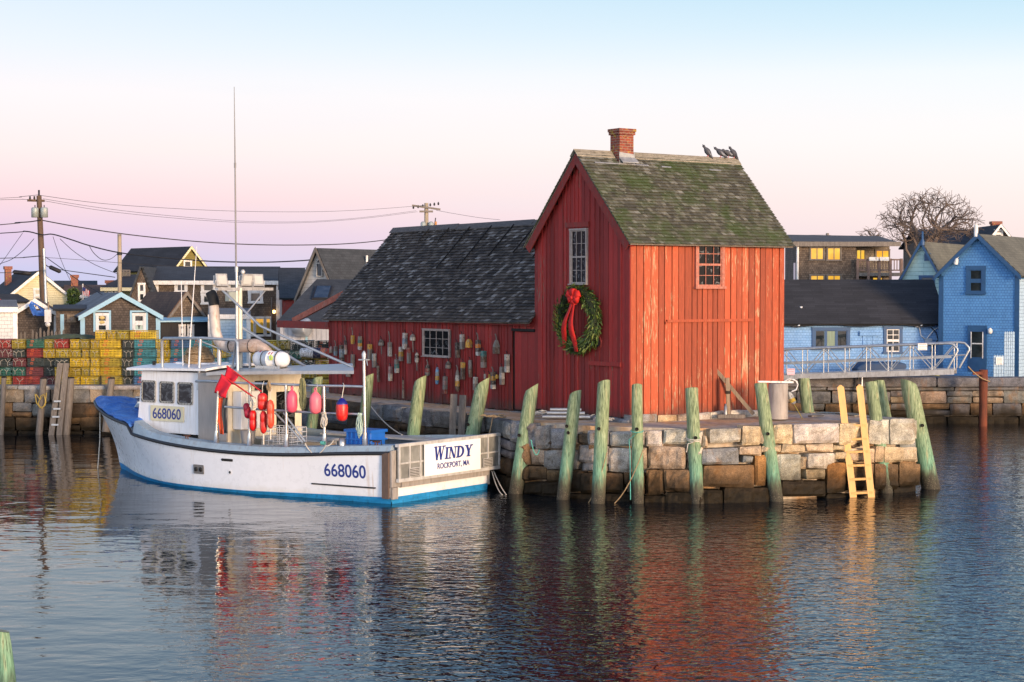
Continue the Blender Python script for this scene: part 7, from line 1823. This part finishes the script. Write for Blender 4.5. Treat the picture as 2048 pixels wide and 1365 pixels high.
# shingle cottage with light blue trim
o, f, wo = house('shingle_cottage', 'brown shingle cottage with light blue trim and two windows behind the traps', 'cottage', 165, 316, 79, 690, 632, 590, 8.5, m_brown2, m_rlight, 'y', R(20), .2, m_ltrim)
for x0, x1 in ((196, 213), (269, 287)):
    wn_ = hwin(o, f, x0, 631, x1, 662, m_white, m_bgl, 1, 2, .1, m_white, mw=.06)
    q = MB(); a = f.hit(x0, 662, 1, -.05); b = f.hit(x1, 631, 1, -.05); q.box(a.x-.2, a.x-.105, -.05, -.003, a.z-.05, b.z+.14); q.box(b.x+.105, b.x+.2, -.05, -.003, a.z-.05, b.z+.14); q.box(a.x-.2, b.x+.2, -.048, -.003, b.z+.141, b.z+.22); q.build('casing', m_ltrim, wn_)
    if x0 < 250:
        for y in (636, 645): q = MB(); c = f.hit(204, y, 1, -.01); q.lathe([(0, .012), (.125, .012), (.13, 0)], (c.x, -.02, c.z), (0, -1, 0), 16); o_ = q.build('paper_disc', plain('pale_yellow_paper', (.6, .45, .16), .6, bump=0), wn_); [setattr(v_.co, 'z', c.z+(v_.co.z-c.z)*.6) for v_ in o_.data.vertices]
    else:
        q = MB(); a = f.hit(x0+1, 661, 1, -.02); b = f.hit(x1-1, 647, 1, -.02); q.box(a.x, b.x, -.012, -.006, a.z, b.z); bl = q.build('blind', plain('pale_green_blind', (.42, .52, .44), .6, bump=0), wn_)
        q = MB(); cx_ = (a.x+b.x)/2; z0 = a.z+.05; q.prism([(cx_-.02, -.014, z0), (cx_+.02, -.014, z0), (cx_+.03, -.014, z0+.12), (cx_+.12, -.014, z0+.22), (cx_+.02, -.014, z0+.19), (cx_, -.014, z0+.16), (cx_-.02, -.014, z0+.19), (cx_-.12, -.014, z0+.22), (cx_-.03, -.014, z0+.12)], (0, -.004, 0)); q.build('tail_cutout', m_black, wn_)
c = f.hit(208, 604, 1, 3.5); q = MB(); q.lathe([(.14, -.3), (.14, .02), (.24, .04), (.24, .12), (.14, .14), (.18, .2), (0, .26)], (c.x, 3.5, c.z), n=12); q.build('roof_vent', m_galv, o)
# lean-to and small sheds between
o, f, wo = house('lean_to', 'weathered shingle lean-to with pale blue door left of the cottage', 'shed', 112, 166, 80, 690, 622, 615, 4, m_brown, m_rslate, 'x', R(14), .15, None)
a = f.hit(121, 683, 1, 0); b = f.hit(128, 629, 1, 0); q = MB(); q.box(a.x, b.x, -.06, -.002, a.z, b.z); q.build('door', m_ltrim, o); hwin(o, f, 138, 633, 148, 643, m_wood, m_bgl, 1, 1, .08)
o, f, wo = house('bait_shed', 'ragged shingle shed with brown roof, left of the lean-to', 'shed', 28, 112, 82, 690, 628, 602, 5, m_brown2, m_rbrown, 'y', R(14), .2, m_white)
hwin(o, f, 69, 609, 74, 617, m_white, m_bgl, 1, 1, .05)
tp = thing('tarpaulin', 'torn blue tarpaulin hanging over the gable of the ragged shed', 'tarpaulin', (fx(72, 81.5), 81.5, bz(602, 81.5))); q = MB(); vs = []
for i in range(15):
    for j in range(9):
        s_ = i/14; t_ = j/8; vs.append(Vector((-.34+.85*s_*(.55+.5*t_)+.22*t_, -.05+.08*noise.noise(Vector((s_*6, t_*6, 0))), -.02-.68*t_-.18*abs(s_-.42)*2*(1-t_)+.06*noise.noise(Vector((s_*5, t_*5, 4))))))
q.add(vs, [(i*9+j, (i+1)*9+j, (i+1)*9+j+1, i*9+j+1) for i in range(14) for j in range(8) if not (5 <= i <= 8 and 2 <= j <= 4)], True); q.build('sheet', m_tarp, tp)
# picket fence
o = thing('picket_fence', 'broken weathered picket fence before the ragged shed', 'fence', (fx(32, 77), 77, 1.74)); q = MB(); L_ = fx(128, 77)-fx(32, 77); zt = bz(660, 77)-1.74
x = 0.
while x < L_:
    if random.random() > .2: h_ = zt+random.uniform(-.1, .16); q.prism([(x, 0, 0), (x+.09, 0, 0), (x+.09, 0, h_-.09), (x+.045, 0, h_), (x, 0, h_-.09)], (0, .03, 0))
    x += .17
q.build('pickets', m_oldwood, o); q = MB(); q.box(0, L_, .032, .08, zt*.62, zt*.62+.1); q.box(0, L_+.5, .032, .08, zt*.1, zt*.1+.1); q.build('rail', m_oldwood, o)
o = thing('meter_post', 'thin post carrying a white meter box by the picket fence', 'post', (fx(97, 77.5), 77.5, 1.74)); q = MB(); q.tube([(0, 0, 0), (0, 0, bz(604, 77.5)-1.74)], .04, 6); q.build('post', m_wood, o); q = MB(); z_ = bz(640, 77.5)-1.74; q.box(-.14, .14, -.14, -.04, z_-.1, z_+.45); q.lathe([(.11, 0), (.11, .1), (0, .12)], (0, -.1, z_-.2), (0, -1, 0), 10); q.build('meter_box', m_white, o)
# brown roofed cottage with black shop front
o, f, wo = house('black_shop', 'small black-fronted shop with brown roof and shingled gable behind the boat mast', 'shop', 333, 412, 86, 690, 640, 587, 7, m_brown, m_rbrown, 'y', R(26), .2, m_oldwood)
q = MB(); a = f.hit(322, 690, 1, -1); b = f.hit(424, 643, 1, -1); q.box(a.x, b.x, -1, -.003, .0, b.z); q.build('shop_front', m_black, o)
q = MB(); q.prism([(a.x-.1, -1.3, b.z-.02), (b.x+.1, -1.3, b.z-.02), (b.x+.1, -.003, b.z+.16), (a.x-.1, -.003, b.z+.12)], (0, 0, .07)); q.build('awning', m_ltrim, o)
for x0, x1 in ((360, 368), (377, 385)): hwin(o, f, x0, 652, x1, 673, m_white, m_bgl, 1, 2, .07, m_white, mw=.07, plane=-1.0)
# pale blue shop
o, f, wo = house('blue_shop', 'pale blue shingle shop partly behind the exhaust pipe', 'shop', 420, 497, 84, 690, 633, 622, 4, m_bluep_, m_rlight, 'x', R(9), .1, m_white)
# large shingle house
o, f, wo = house('shingle_house', 'large brown shingle house with long slate roof behind the boat mast', 'house', 314, 556, 97, 690, 564, 535, 8, m_brown, m_rslate, 'x', R(8.5), .2, m_white)
for x0, y0, x1, y1, c_, r_ in ((354, 569, 370, 583, 1, 1), (407, 569, 427, 583, 1, 1), (407, 592, 421, 606, 1, 1), (501, 586, 521, 604, 1, 1), (460, 566, 476, 580, 1, 1)): hwin(o, f, x0, y0, x1, y1, m_white, m_bgl, c_, r_, .14, m_white, mw=.08)
for x0, x1 in ((490, 508), (511, 528), (532, 541)):
    wn_ = hwin(o, f, x0, 637, x1, 671, m_white, m_bgl, 1, 1, .1, m_white); a = f.hit(x0+1, 668, 1, -.02); b = f.hit(x1-1, 638, 1, -.02); q = MB()
    q.box(a.x, b.x, -.012, -.006, a.z+.3, b.z); q.build('lit_display', emit('warm_shop_light', (1., .5, .06), .55), wn_)
    q = MB(); w2 = (b.x-a.x)
    for k in range(2): xk = a.x+w2*(.28+.45*k); q.prism([(xk-.12, -.016, a.z+.05), (xk+.12, -.016, a.z+.05), (xk+.14, -.016, b.z-.35), (xk+.05, -.016, b.z-.2), (xk-.05, -.016, b.z-.2), (xk-.14, -.016, b.z-.35)], (0, -.005, 0))
    q.build('oilskin_coat', plain('yellow_oilskin', (.65, .38, .02), .5, bump=0), wn_)
c = f.hit(548, 624, 1, -.2); q = MB(); q.lathe([(.0, .1), (.08, .07), (.1, 0), (.06, -.08), (0, -.1)], (c.x, -.2, c.z), n=10); q.build('porch_lamp', emit('lamp_glow', (1., .6, .2), 6.), o)
q = MB(); q.tube([(c.x-.12, -.3, 0), (c.x-.12, -.3, bz(595, 97)-1.7)], .05, 6); q.build('lamp_post', m_oldwood, o)
o, f, wo = house('shingle_wing', 'steep gabled shingle wing with tall white window at the left of the large house', 'house', 252, 316, 95, 690, 622, 535, 9, m_brown2, m_rslate, 'y', R(4), .12, None, apex=.5)
hwin(o, f, 279, 569, 288, 602, m_white, m_bgl, 1, 2, .08, m_white, mw=.05)
# grey gable house with skylights
o, f, wo = house('grey_gable_house', 'grey shingled gable house with arched window and dark roof left of the red shed', 'house', 601, 674, 84, 690, 588, 500, 9, m_greysh, m_rslate, 'y', -R(36), .2, m_oldwood)
a = f.hit(635, 553, 1, 0); b = f.hit(646, 527, 1, 0); q = MB(); cxw = (a.x+b.x)/2; rw = (b.x-a.x)/2
arc = [(cxw+rw*1.0*math.cos(R(k*15)), -.05, b.z+rw*1.1*math.sin(R(k*15))) for k in range(13)]
q.prism([(a.x, -.05, a.z), (b.x, -.05, a.z)]+arc, (0, .047, 0)); wn_ = q.build('arched_window', m_bgl, o); q = MB(); q.tube([(a.x, -.06, a.z), (a.x, -.06, b.z)]+[(p[0], -.06, p[2]) for p in arc[::-1]]+[(b.x, -.06, a.z), (a.x, -.06, a.z)], .04, 5); q.tube([(a.x, -.06, b.z), (b.x, -.06, b.z)], .035, 5); q.build('window_frame', m_greysh, wn_)
def skylight(o, f, px0, py0, px1, py1, org, nrm, u, s, w_, h_):
    q = MB(); q.obox(org, u*w_/2, s*h_/2, nrm*.08); k = q.build('skylight', m_black, o); q = MB(); q.obox(org+nrm*.085, u*(w_/2-.08), s*(h_/2-.08), nrm*.01); q.build('pane', glass('sky_glass', (.05, .06, .07), .02), k)
wd_ = f.hit(674, 560, 1, 0).x; ri = bz(500, 84)-bz(588, 84); run = wd_/2; s_ = Vector((-run, 0, ri)).normalized(); n_ = Vector((ri, 0, run)).normalized()
skylight(o, f, 0, 0, 0, 0, Vector((wd_*.5+run*.42, 4.6, bz(500, 84)-1.7-ri*.42))+n_*.1, n_, Vector((0, 1, 0)), s_, 1.5, 1.5)
q = MB(); c = Vector((wd_*.5+run*.45, 2.9, bz(500, 84)-1.7-ri*.45)); q.tube([c, c+Vector((0, 0, .7))], .06, 6); q.build('vent_pipe', m_white, o)
c = Vector((wd_/2, 8.3, bz(500, 84)-1.7)); q = MB(); q.box(c.x-.3, c.x+.3, c.y-.3, c.y+.3, c.z-.5, c.z+.55); q.build('chimney', m_redbrick, o)
# low front part with big slate roof
YL = 76.
o = thing('boathouse', 'low boathouse with broad slate roof and skylight next to the red shed', 'boathouse', (fx(560, YL), YL, 1.7)); w_ = fx(745, YL)-fx(560, YL); f = Fr(o.location, 0); e = bz(648, YL)-1.7
q = MB(); boards(q, (0, 0, 0), (1, 0, 0), (0, -1, 0), w_, 0, lambda x: e, [], (.15, .22)); q.box(0, w_, .003, 6, 0, e); q.build('wall', plain('grey_white_boards', (.42, .43, .46), .7, 0, .3, 4, (5, 5, .6), isl=.2), o)
tz_ = bz(562, YL+5)-1.7; a0 = f.hit(555, 648, 1, 0).x; a1 = f.hit(633, 562, 1, 5).x
uvslab('roof', m_rslate, o, (-.15, -.25, e-.03), (1, 0, 0), (0, 5.25, tz_-e), w_+.3, math.hypot(5.25, tz_-e), .1, (a1+.15, 0))
sv = Vector((0, 5.25, tz_-e)).normalized(); nv = Vector((0, -(tz_-e), 5.25)).normalized(); c = f.hit(645, 592, 1, 3.2); skylight(o, f, 0, 0, 0, 0, Vector((c.x, 3.2, e-.03+(tz_-e)*3.45/5.25))+nv*.1, nv, Vector((1, 0, 0)), sv, .78, 1.7)
c = f.hit(604, 655, 1, -.3); q = MB(); q.lathe([(.0, -.3), (.36, -.3), (.4, -.25), (.4, .28), (.36, .32), (0, .34)], (c.x, -.35, c.z), (1, -.5, 0), 16); q.build('tank', m_galv, o)
q = MB(); c = f.hit(615, 652, 1, -.05); q.box(c.x-.09, c.x, -.06, -.035, 0, c.z+.3); q.build('blue_batten', m_ltrim, o)
# the house far behind it, dark roof edge
o, f, wo = house('red_barn', 'dark red barn end with slate roof between the large house and the boathouse', 'barn', 566, 606, 92, 690, 597, 538, 7, m_trim, m_rslate, 'x', R(8), .2, None)
# far row
o, f, wo = house('olive_house', 'olive clapboard gable with cream trim and black roof above the slate roofs', 'house', 349, 411, 126, 690, 536, 495, 8, m_oliv, m_rblack, 'y', R(42), .25, m_creamw)
hwin(o, f, 369, 523, 381, 534, m_white, m_bgl, 1, 1, .1)
o, f, wo = house('green_house', 'dark green house with cream trim and small white windows', 'house', 212, 270, 112, 690, 577, 552, 7, m_dgreen, m_rblack, 'x', R(-14), .25, m_creamw)
for x0 in (219, 232): hwin(o, f, x0, 584, x0+5, 596, m_white, m_bgl, 1, 2, .09)
hchim(o, f, 212, 561, 225, 580, 2.4, m_redbrick)
q = MB(); a = f.hit(234, 560, 1, 3); b = f.hit(259, 541, 1, 3)
for k in range(6): z_ = a.z+(b.z-a.z)*k/5; q.box(a.x, b.x, 3, 3.04, z_-.035, z_+.035)
for k in range(5): x_ = a.x+(b.x-a.x)*k/4; q.box(x_-.03, x_+.03, 3.042, 3.08, a.z-.8, b.z)
q.build('roof_deck_screen', m_oldwood, o)
o, f, wo = house('brown_roof_house', 'low house with brown roof and tall brick chimney beyond the cottage', 'house', 134, 206, 116, 690, 592, 573, 7, m_white, m_rbrown, 'x', R(13), .25, m_white)
hchim(o, f, 142, 550, 156, 578, 3., m_redbrick)
o, f, wo = house('far_house', 'distant house showing only a black roof behind the brown roof', 'house', 112, 188, 135, 690, 576, 564, 7, m_brown2, m_rblack, 'x', R(13), .25, None)
o, f, wo = house('cream_house', 'pale yellow clapboard house with black roof behind the leaning utility pole', 'house', 19, 136, 108, 690, 592, 545, 9, m_creamw, m_rblack, 'y', R(24), .25, m_white, apex=.5)
hwin(o, f, 70, 580, 80, 602, m_white, plain('cream_curtain', (.55, .5, .36), .6), 1, 2, .1)
hchim(o, f, 11, 533, 23, 556, 5.5, m_redbrick)
o, f, wo = house('red_shed', 'small bright red gable end peeping in at the left edge', 'shed', -40, 7, 100, 690, 605, 592, 5, m_white, m_rblack, 'y', 0, .15, plain('bright_red_trim', (.5, .03, .02), .5))
# evergreen bush and flag
o = thing('flag', 'small american flag on a pole beyond the cottage roof', 'flag', (fx(166, 112), 112, 1.7)); q = MB(); q.tube([(0, 0, 0), (0, 0, bz(568, 112)-1.7)], .04, 5); q.build('pole', m_white, o)
z1 = bz(574, 112)-1.7; q = MB()
for k in range(7):
    q.cur = (.5, .03, .04) if k % 2 == 0 else (.7, .7, .7); x0 = .02+.06*k; q.add([(x0, -.02+.03*math.sin(k), z1-.04*k), (x0+.062, -.02+.03*math.sin(k+1), z1-.04*k-.04), (x0+.03, -.02, z1-.55-.02*k), (x0-.03, -.02, z1-.5-.02*k)], [(0, 1, 2, 3)])
q.cur = (.02, .03, .15); q.add([(.02, -.06, z1), (.2, -.06, z1-.1), (.17, -.06, z1-.3), (-.0, -.06, z1-.25)], [(0, 1, 2, 3)]); ob = q.build('cloth', plain('flag_cloth', (1, 1, 1), .7, attr=True, bump=0), o); s2 = ob.modifiers.new('t', 'SOLIDIFY'); s2.thickness = .01
o = thing('evergreen_shrub', 'dark evergreen shrub beside the pale yellow house', 'shrub', (fx(147, 109), 109, 1.7)); q = MB(); 
for k in range(1500):
    a = random.uniform(0, 6.28); z_ = random.random()**.8; r_ = .75*(1-z_*.75)*random.uniform(.5, 1)+.1; c = Vector((r_*math.cos(a), r_*math.sin(a), z_*(bz(580, 109)-1.9)+.2)); d = Vector((random.uniform(-1, 1), random.uniform(-1, 1), random.uniform(-.3, 1))).normalized(); s_ = d.orthogonal().normalized()*.05; q.add([c-s_, c+s_, c+d*.22], [(0, 1, 2)])
q.build('foliage', m_fir, o); q = MB(); q.tube([(0, 0, 0), (0, 0, 2.)], .08, 6); q.build('trunk', m_bark, o)
# ---------------------------------------------------------------- utility poles and wires
m_polew = plain('brown_pole_wood', (.11, .07, .045), .85, 0, .5, 4, (4, 4, .3), .4, 20, (.05, .035, .025))
m_wire = plain('black_cable', (.012, .012, .014), .6, bump=0)
m_insul = plain('transformer_grey', (.3, .35, .34), .5, .2, .2, 4, dirt=(.2, .13, .08))
YP = 92.
pA = thing('utility_pole', 'brown leaning utility pole with grey transformers before the pale yellow house', 'utility pole', (fx(91, YP), YP, 1.7)); PO = Vector(pA.location)
tpA = atY(78, 392, YP)-PO
q = MB(); q.tube([(0, 0, -.5), tpA*.5, tpA], [.2, .17, .13], 10); q.build('pole', m_polew, pA)
q = MB(); q.tube([(.17, -.1, .0), tpA*.68+Vector((.16, -.1, 0))], [.1, .07], 8); q.build('conduit', m_galv, pA)
z_ = bz(402, YP)-1.7; q = MB(); q.beam(Vector((tpA.x-.55, -.2, z_)), Vector((tpA.x+.2, .3, z_)), .1, .12); q.build('crossarm', m_polew, pA)
for k in (-.5, -.25, .05): q = MB(); q.lathe([(.04, 0), (.06, .06), (.04, .1), (.05, .16), (0, .18)], (tpA.x+k, -.05+k*-.3, z_+.06), n=7); q.build('insulator', m_black, pA)
q = MB(); q.lathe([(.05, 0), (.05, .3), (0, .3)], (tpA.x, 0, tpA.z), n=7); q.build('insulator', m_black, pA)
for dx_ in (-.2, .28): q = MB(); q.lathe([(0, 0), (.19, .0), (.19, .46), (.16, .52), (0, .53)], (tpA.x*.95+dx_+.03, -.22, bz(436, YP)-1.7), n=12); tr = q.build('transformer', m_insul, pA); q = MB(); q.lathe([(.03, 0), (.03, .12), (0, .12)], (tpA.x*.95+dx_+.03, -.22, bz(436, YP)-1.17), n=6); q.build('bushing', m_black, tr)
pB = thing('utility_pole', 'plain pale wooden pole rising behind the shingle cottage', 'utility pole', (fx(240, 96), 96, 1.7)); q = MB(); q.tube([(0, 0, -.4), (0, 0, bz(469, 96)-1.7)], [.13, .11], 8); q.build('pole', plain('pale_pole_wood', (.32, .27, .2), .85, 0, .4, 4, (4, 4, .3)), pB)
q = MB(); zz_ = bz(508, 96)-1.7; q.lathe([(.14, -.08), (.14, .08)], (0, 0, zz_), n=8); q.build('clamp', m_black, pB)
YC = 130.
pC = thing('utility_pole', 'distant utility pole with crossarm and transformers above the shed roof', 'utility pole', (fx(853, YC), YC, 1.7)); zt = bz(407, YC)-1.7; q = MB(); q.tube([(0, 0, -.4), (0, 0, zt)], [.2, .15], 8); q.build('pole', plain('pale_pole_wood', (.3, .25, .2)), pC)
for zz_, w_, tl in ((bz(416, YC)-1.7, 1.05, -.15), (bz(424, YC)-1.7, .5, 0)): q = MB(); q.beam((-w_, -.2, zz_-tl), (w_, -.2, zz_+tl), .12, .14); q.build('crossarm', m_oldwood, pC)
for k in (-.95, -.6, -.25, .3, .6, .9): q = MB(); q.lathe([(.05, 0), (.08, .1), (.05, .2), (0, .25)], (k, -.2, bz(415, YC)-1.7-k*.15*-1), n=6); q.build('insulator', m_black, pC)
for dx_ in (-.22, .36, .7): q = MB(); q.lathe([(0, -1.1), (.2 if dx_ < .6 else .09, -1.1), (.2 if dx_ < .6 else .09, .0), (.1, .1), (0, .12)], (dx_, -.25, bz(447, YC)-1.7), n=10); q.build('transformer', m_insul if dx_ < .6 else plain('rust_orange', (.4, .18, .05)), pC)
q = MB(); q.tube([(.2, -.2, zt-1.9), (.6, -.2, zt-1.7), (.7, -.2, zt-1.1)], .04, 5); q.build('jumper_cable', m_wire, pC)
def wire(name, label, P, r=.016, drop=0.):
    o_ = Vector(atY(*P[0])); c = thing(name, label, 'wire', o_); q_ = MB()
    pts = [Vector(atY(*p))-o_ for p in P]
    if len(pts) == 2: pts = sag(pts[0], pts[1], drop)
    q_.tube(pts, r, 4, False); q_.build('cable', m_wire, c)
def curve(P, Ya, Yb):
    n = len(P); return [(x, y, Ya+(Yb-Ya)*i/(n-1)) for i, (x, y) in enumerate(P)]
def smooth(P, k=5):
    out = []
    for i in range(len(P)-1):
        p0 = P[max(i-1, 0)]; p1 = P[i]; p2 = P[i+1]; p3 = P[min(i+2, len(P)-1)]
        for j in range(k):
            t_ = j/k; out.append(tuple(.5*((2*p1[d])+(-p0[d]+p2[d])*t_+(2*p0[d]-5*p1[d]+4*p2[d]-p3[d])*t_*t_+(-p0[d]+3*p1[d]-3*p2[d]+p3[d])*t_**3) for d in range(2)))
    return out+[P[-1]]
def W(label, P, Ya=YP, Yb=YP, r=.016):
    if P[0][0] == 0: (x0, y0), (x1, y1) = P[:2]; P = [(-420, y0+(y0-y1)/(x1-x0)*260)]+P       # runs on past the picture edge
    if P[-1][0] == 0: (x0, y0), (x1, y1) = P[-1], P[-2]; P = P+[(-60, y0+(y0-y1)/(x1-x0)*55)]
    wire('overhead_wire', label, curve(smooth(P), Ya, Yb), r)
W('highest thin wire sagging from the leaning pole to the distant pole', [(79, 391), (200, 407), (340, 417), (480, 423), (620, 424), (730, 420), (852, 411)], YP, YC, .014)
W('second thin wire from the leaning pole to the distant pole', [(86, 398), (200, 416), (330, 431), (470, 442), (600, 444), (720, 436), (832, 422)], YP, YC, .012)
W('third thin wire close below the second', [(88, 402), (200, 421), (330, 435), (470, 445), (600, 446), (720, 438), (835, 424)], YP, YC, .012)
W('thick black cable sagging across the sky above the olive house', [(84, 441), (160, 455), (260, 470), (400, 484), (520, 490), (640, 490), (720, 486), (790, 478)], YP, 105, .035)
W('lower thick cable from the leaning pole through the pale pole to the grey gable', [(0, 467), (50, 463), (84, 470), (105, 469), (140, 479), (180, 492), (240, 506), (320, 515), (420, 523), (520, 525), (600, 522), (630, 519)], YP, 90, .032)
W('lowest cable crossing in front of the olive house to the boathouse', [(84, 515), (130, 518), (200, 523), (290, 530), (400, 535), (560, 537), (612, 536)], YP, 94, .014)
W('black cable entering from the left edge to the leaning pole top arm', [(0, 450), (30, 446), (60, 444), (84, 440)], 88, YP, .03)
W('thin wire from the left edge to the leaning pole head', [(0, 397), (40, 394), (78, 390)], 88, YP, .013)
W('thin wire from the left edge to the leaning pole crossarm', [(0, 400), (45, 399), (66, 402)], 88, YP, .013)
W('cable from the left edge low across the pale yellow house', [(0, 517), (50, 515), (84, 512)], 88, YP, .026)
W('service drop from the leaning pole down to the cottage', [(92, 515), (120, 535), (160, 563), (205, 590)], YP, 84, .02)
W('service drop from the pole joint toward the pale pole foot', [(120, 478), (150, 505), (190, 530), (235, 548)], YP, 96, .015)
W('cable loop hanging between the tee joint and the pale pole', [(178, 491), (188, 507), (205, 520), (222, 518), (237, 506)], YP+2, 96, .018)
W('slanting wire from the pole joint to the lower left edge', [(68, 478), (50, 498), (25, 518), (0, 528)], YP, 85, .016)
W('steep guy wire left of the leaning pole', [(45, 467), (25, 495), (0, 530)], YP, 88, .012)
W('steep wire dropping from the leaning pole joint to the brown roof', [(106, 474), (122, 520), (140, 560), (160, 592)], YP, 110, .014)
W('black cable with splice running right from the leaning pole foot', [(91, 530), (105, 537), (150, 544), (230, 555)], YP, 100, .026)
W('black cable with splice at the left of the leaning pole', [(0, 546), (40, 546), (84, 542)], 88, YP, .024)
W('thin wire from the distant pole to the shack roof', [(872, 421), (910, 428), (960, 436), (1000, 440)], YC, 120, .014)
for px_, py_, l_, lab in ((44, 546, 1., 'black splice case on the cable left of the leaning pole'), (110, 539, .7, 'black splice case on the cable right of the leaning pole')):
    o = thing('splice_case', lab, 'cable box', atY(px_, py_, YP-1)); q = MB(); q.lathe([(.02, -l_/2), (.11, -l_/2+.08), (.11, l_/2-.08), (.02, l_/2)], ax=(1, 0, -.1 if px_ < 100 else -.45), n=8); q.build('case', m_black, o)
o = thing('utility_pole', 'tiny far utility pole over the brown building roof', 'utility pole', (fx(1654, 150), 150, 1.7)); q = MB(); q.tube([(0, 0, 0), (0, 0, bz(467, 150)-1.7)], .13, 6); q.build('pole', m_oldwood, o); q = MB(); q.beam((-.1, 0, bz(471, 150)-1.7), (.75, 0, bz(474, 150)-1.7), .1); q.build('crossarm', m_oldwood, o)
W('far thin wire over the brown building roof', [(1565, 474), (1600, 471), (1654, 470)], 140, 150, .012)
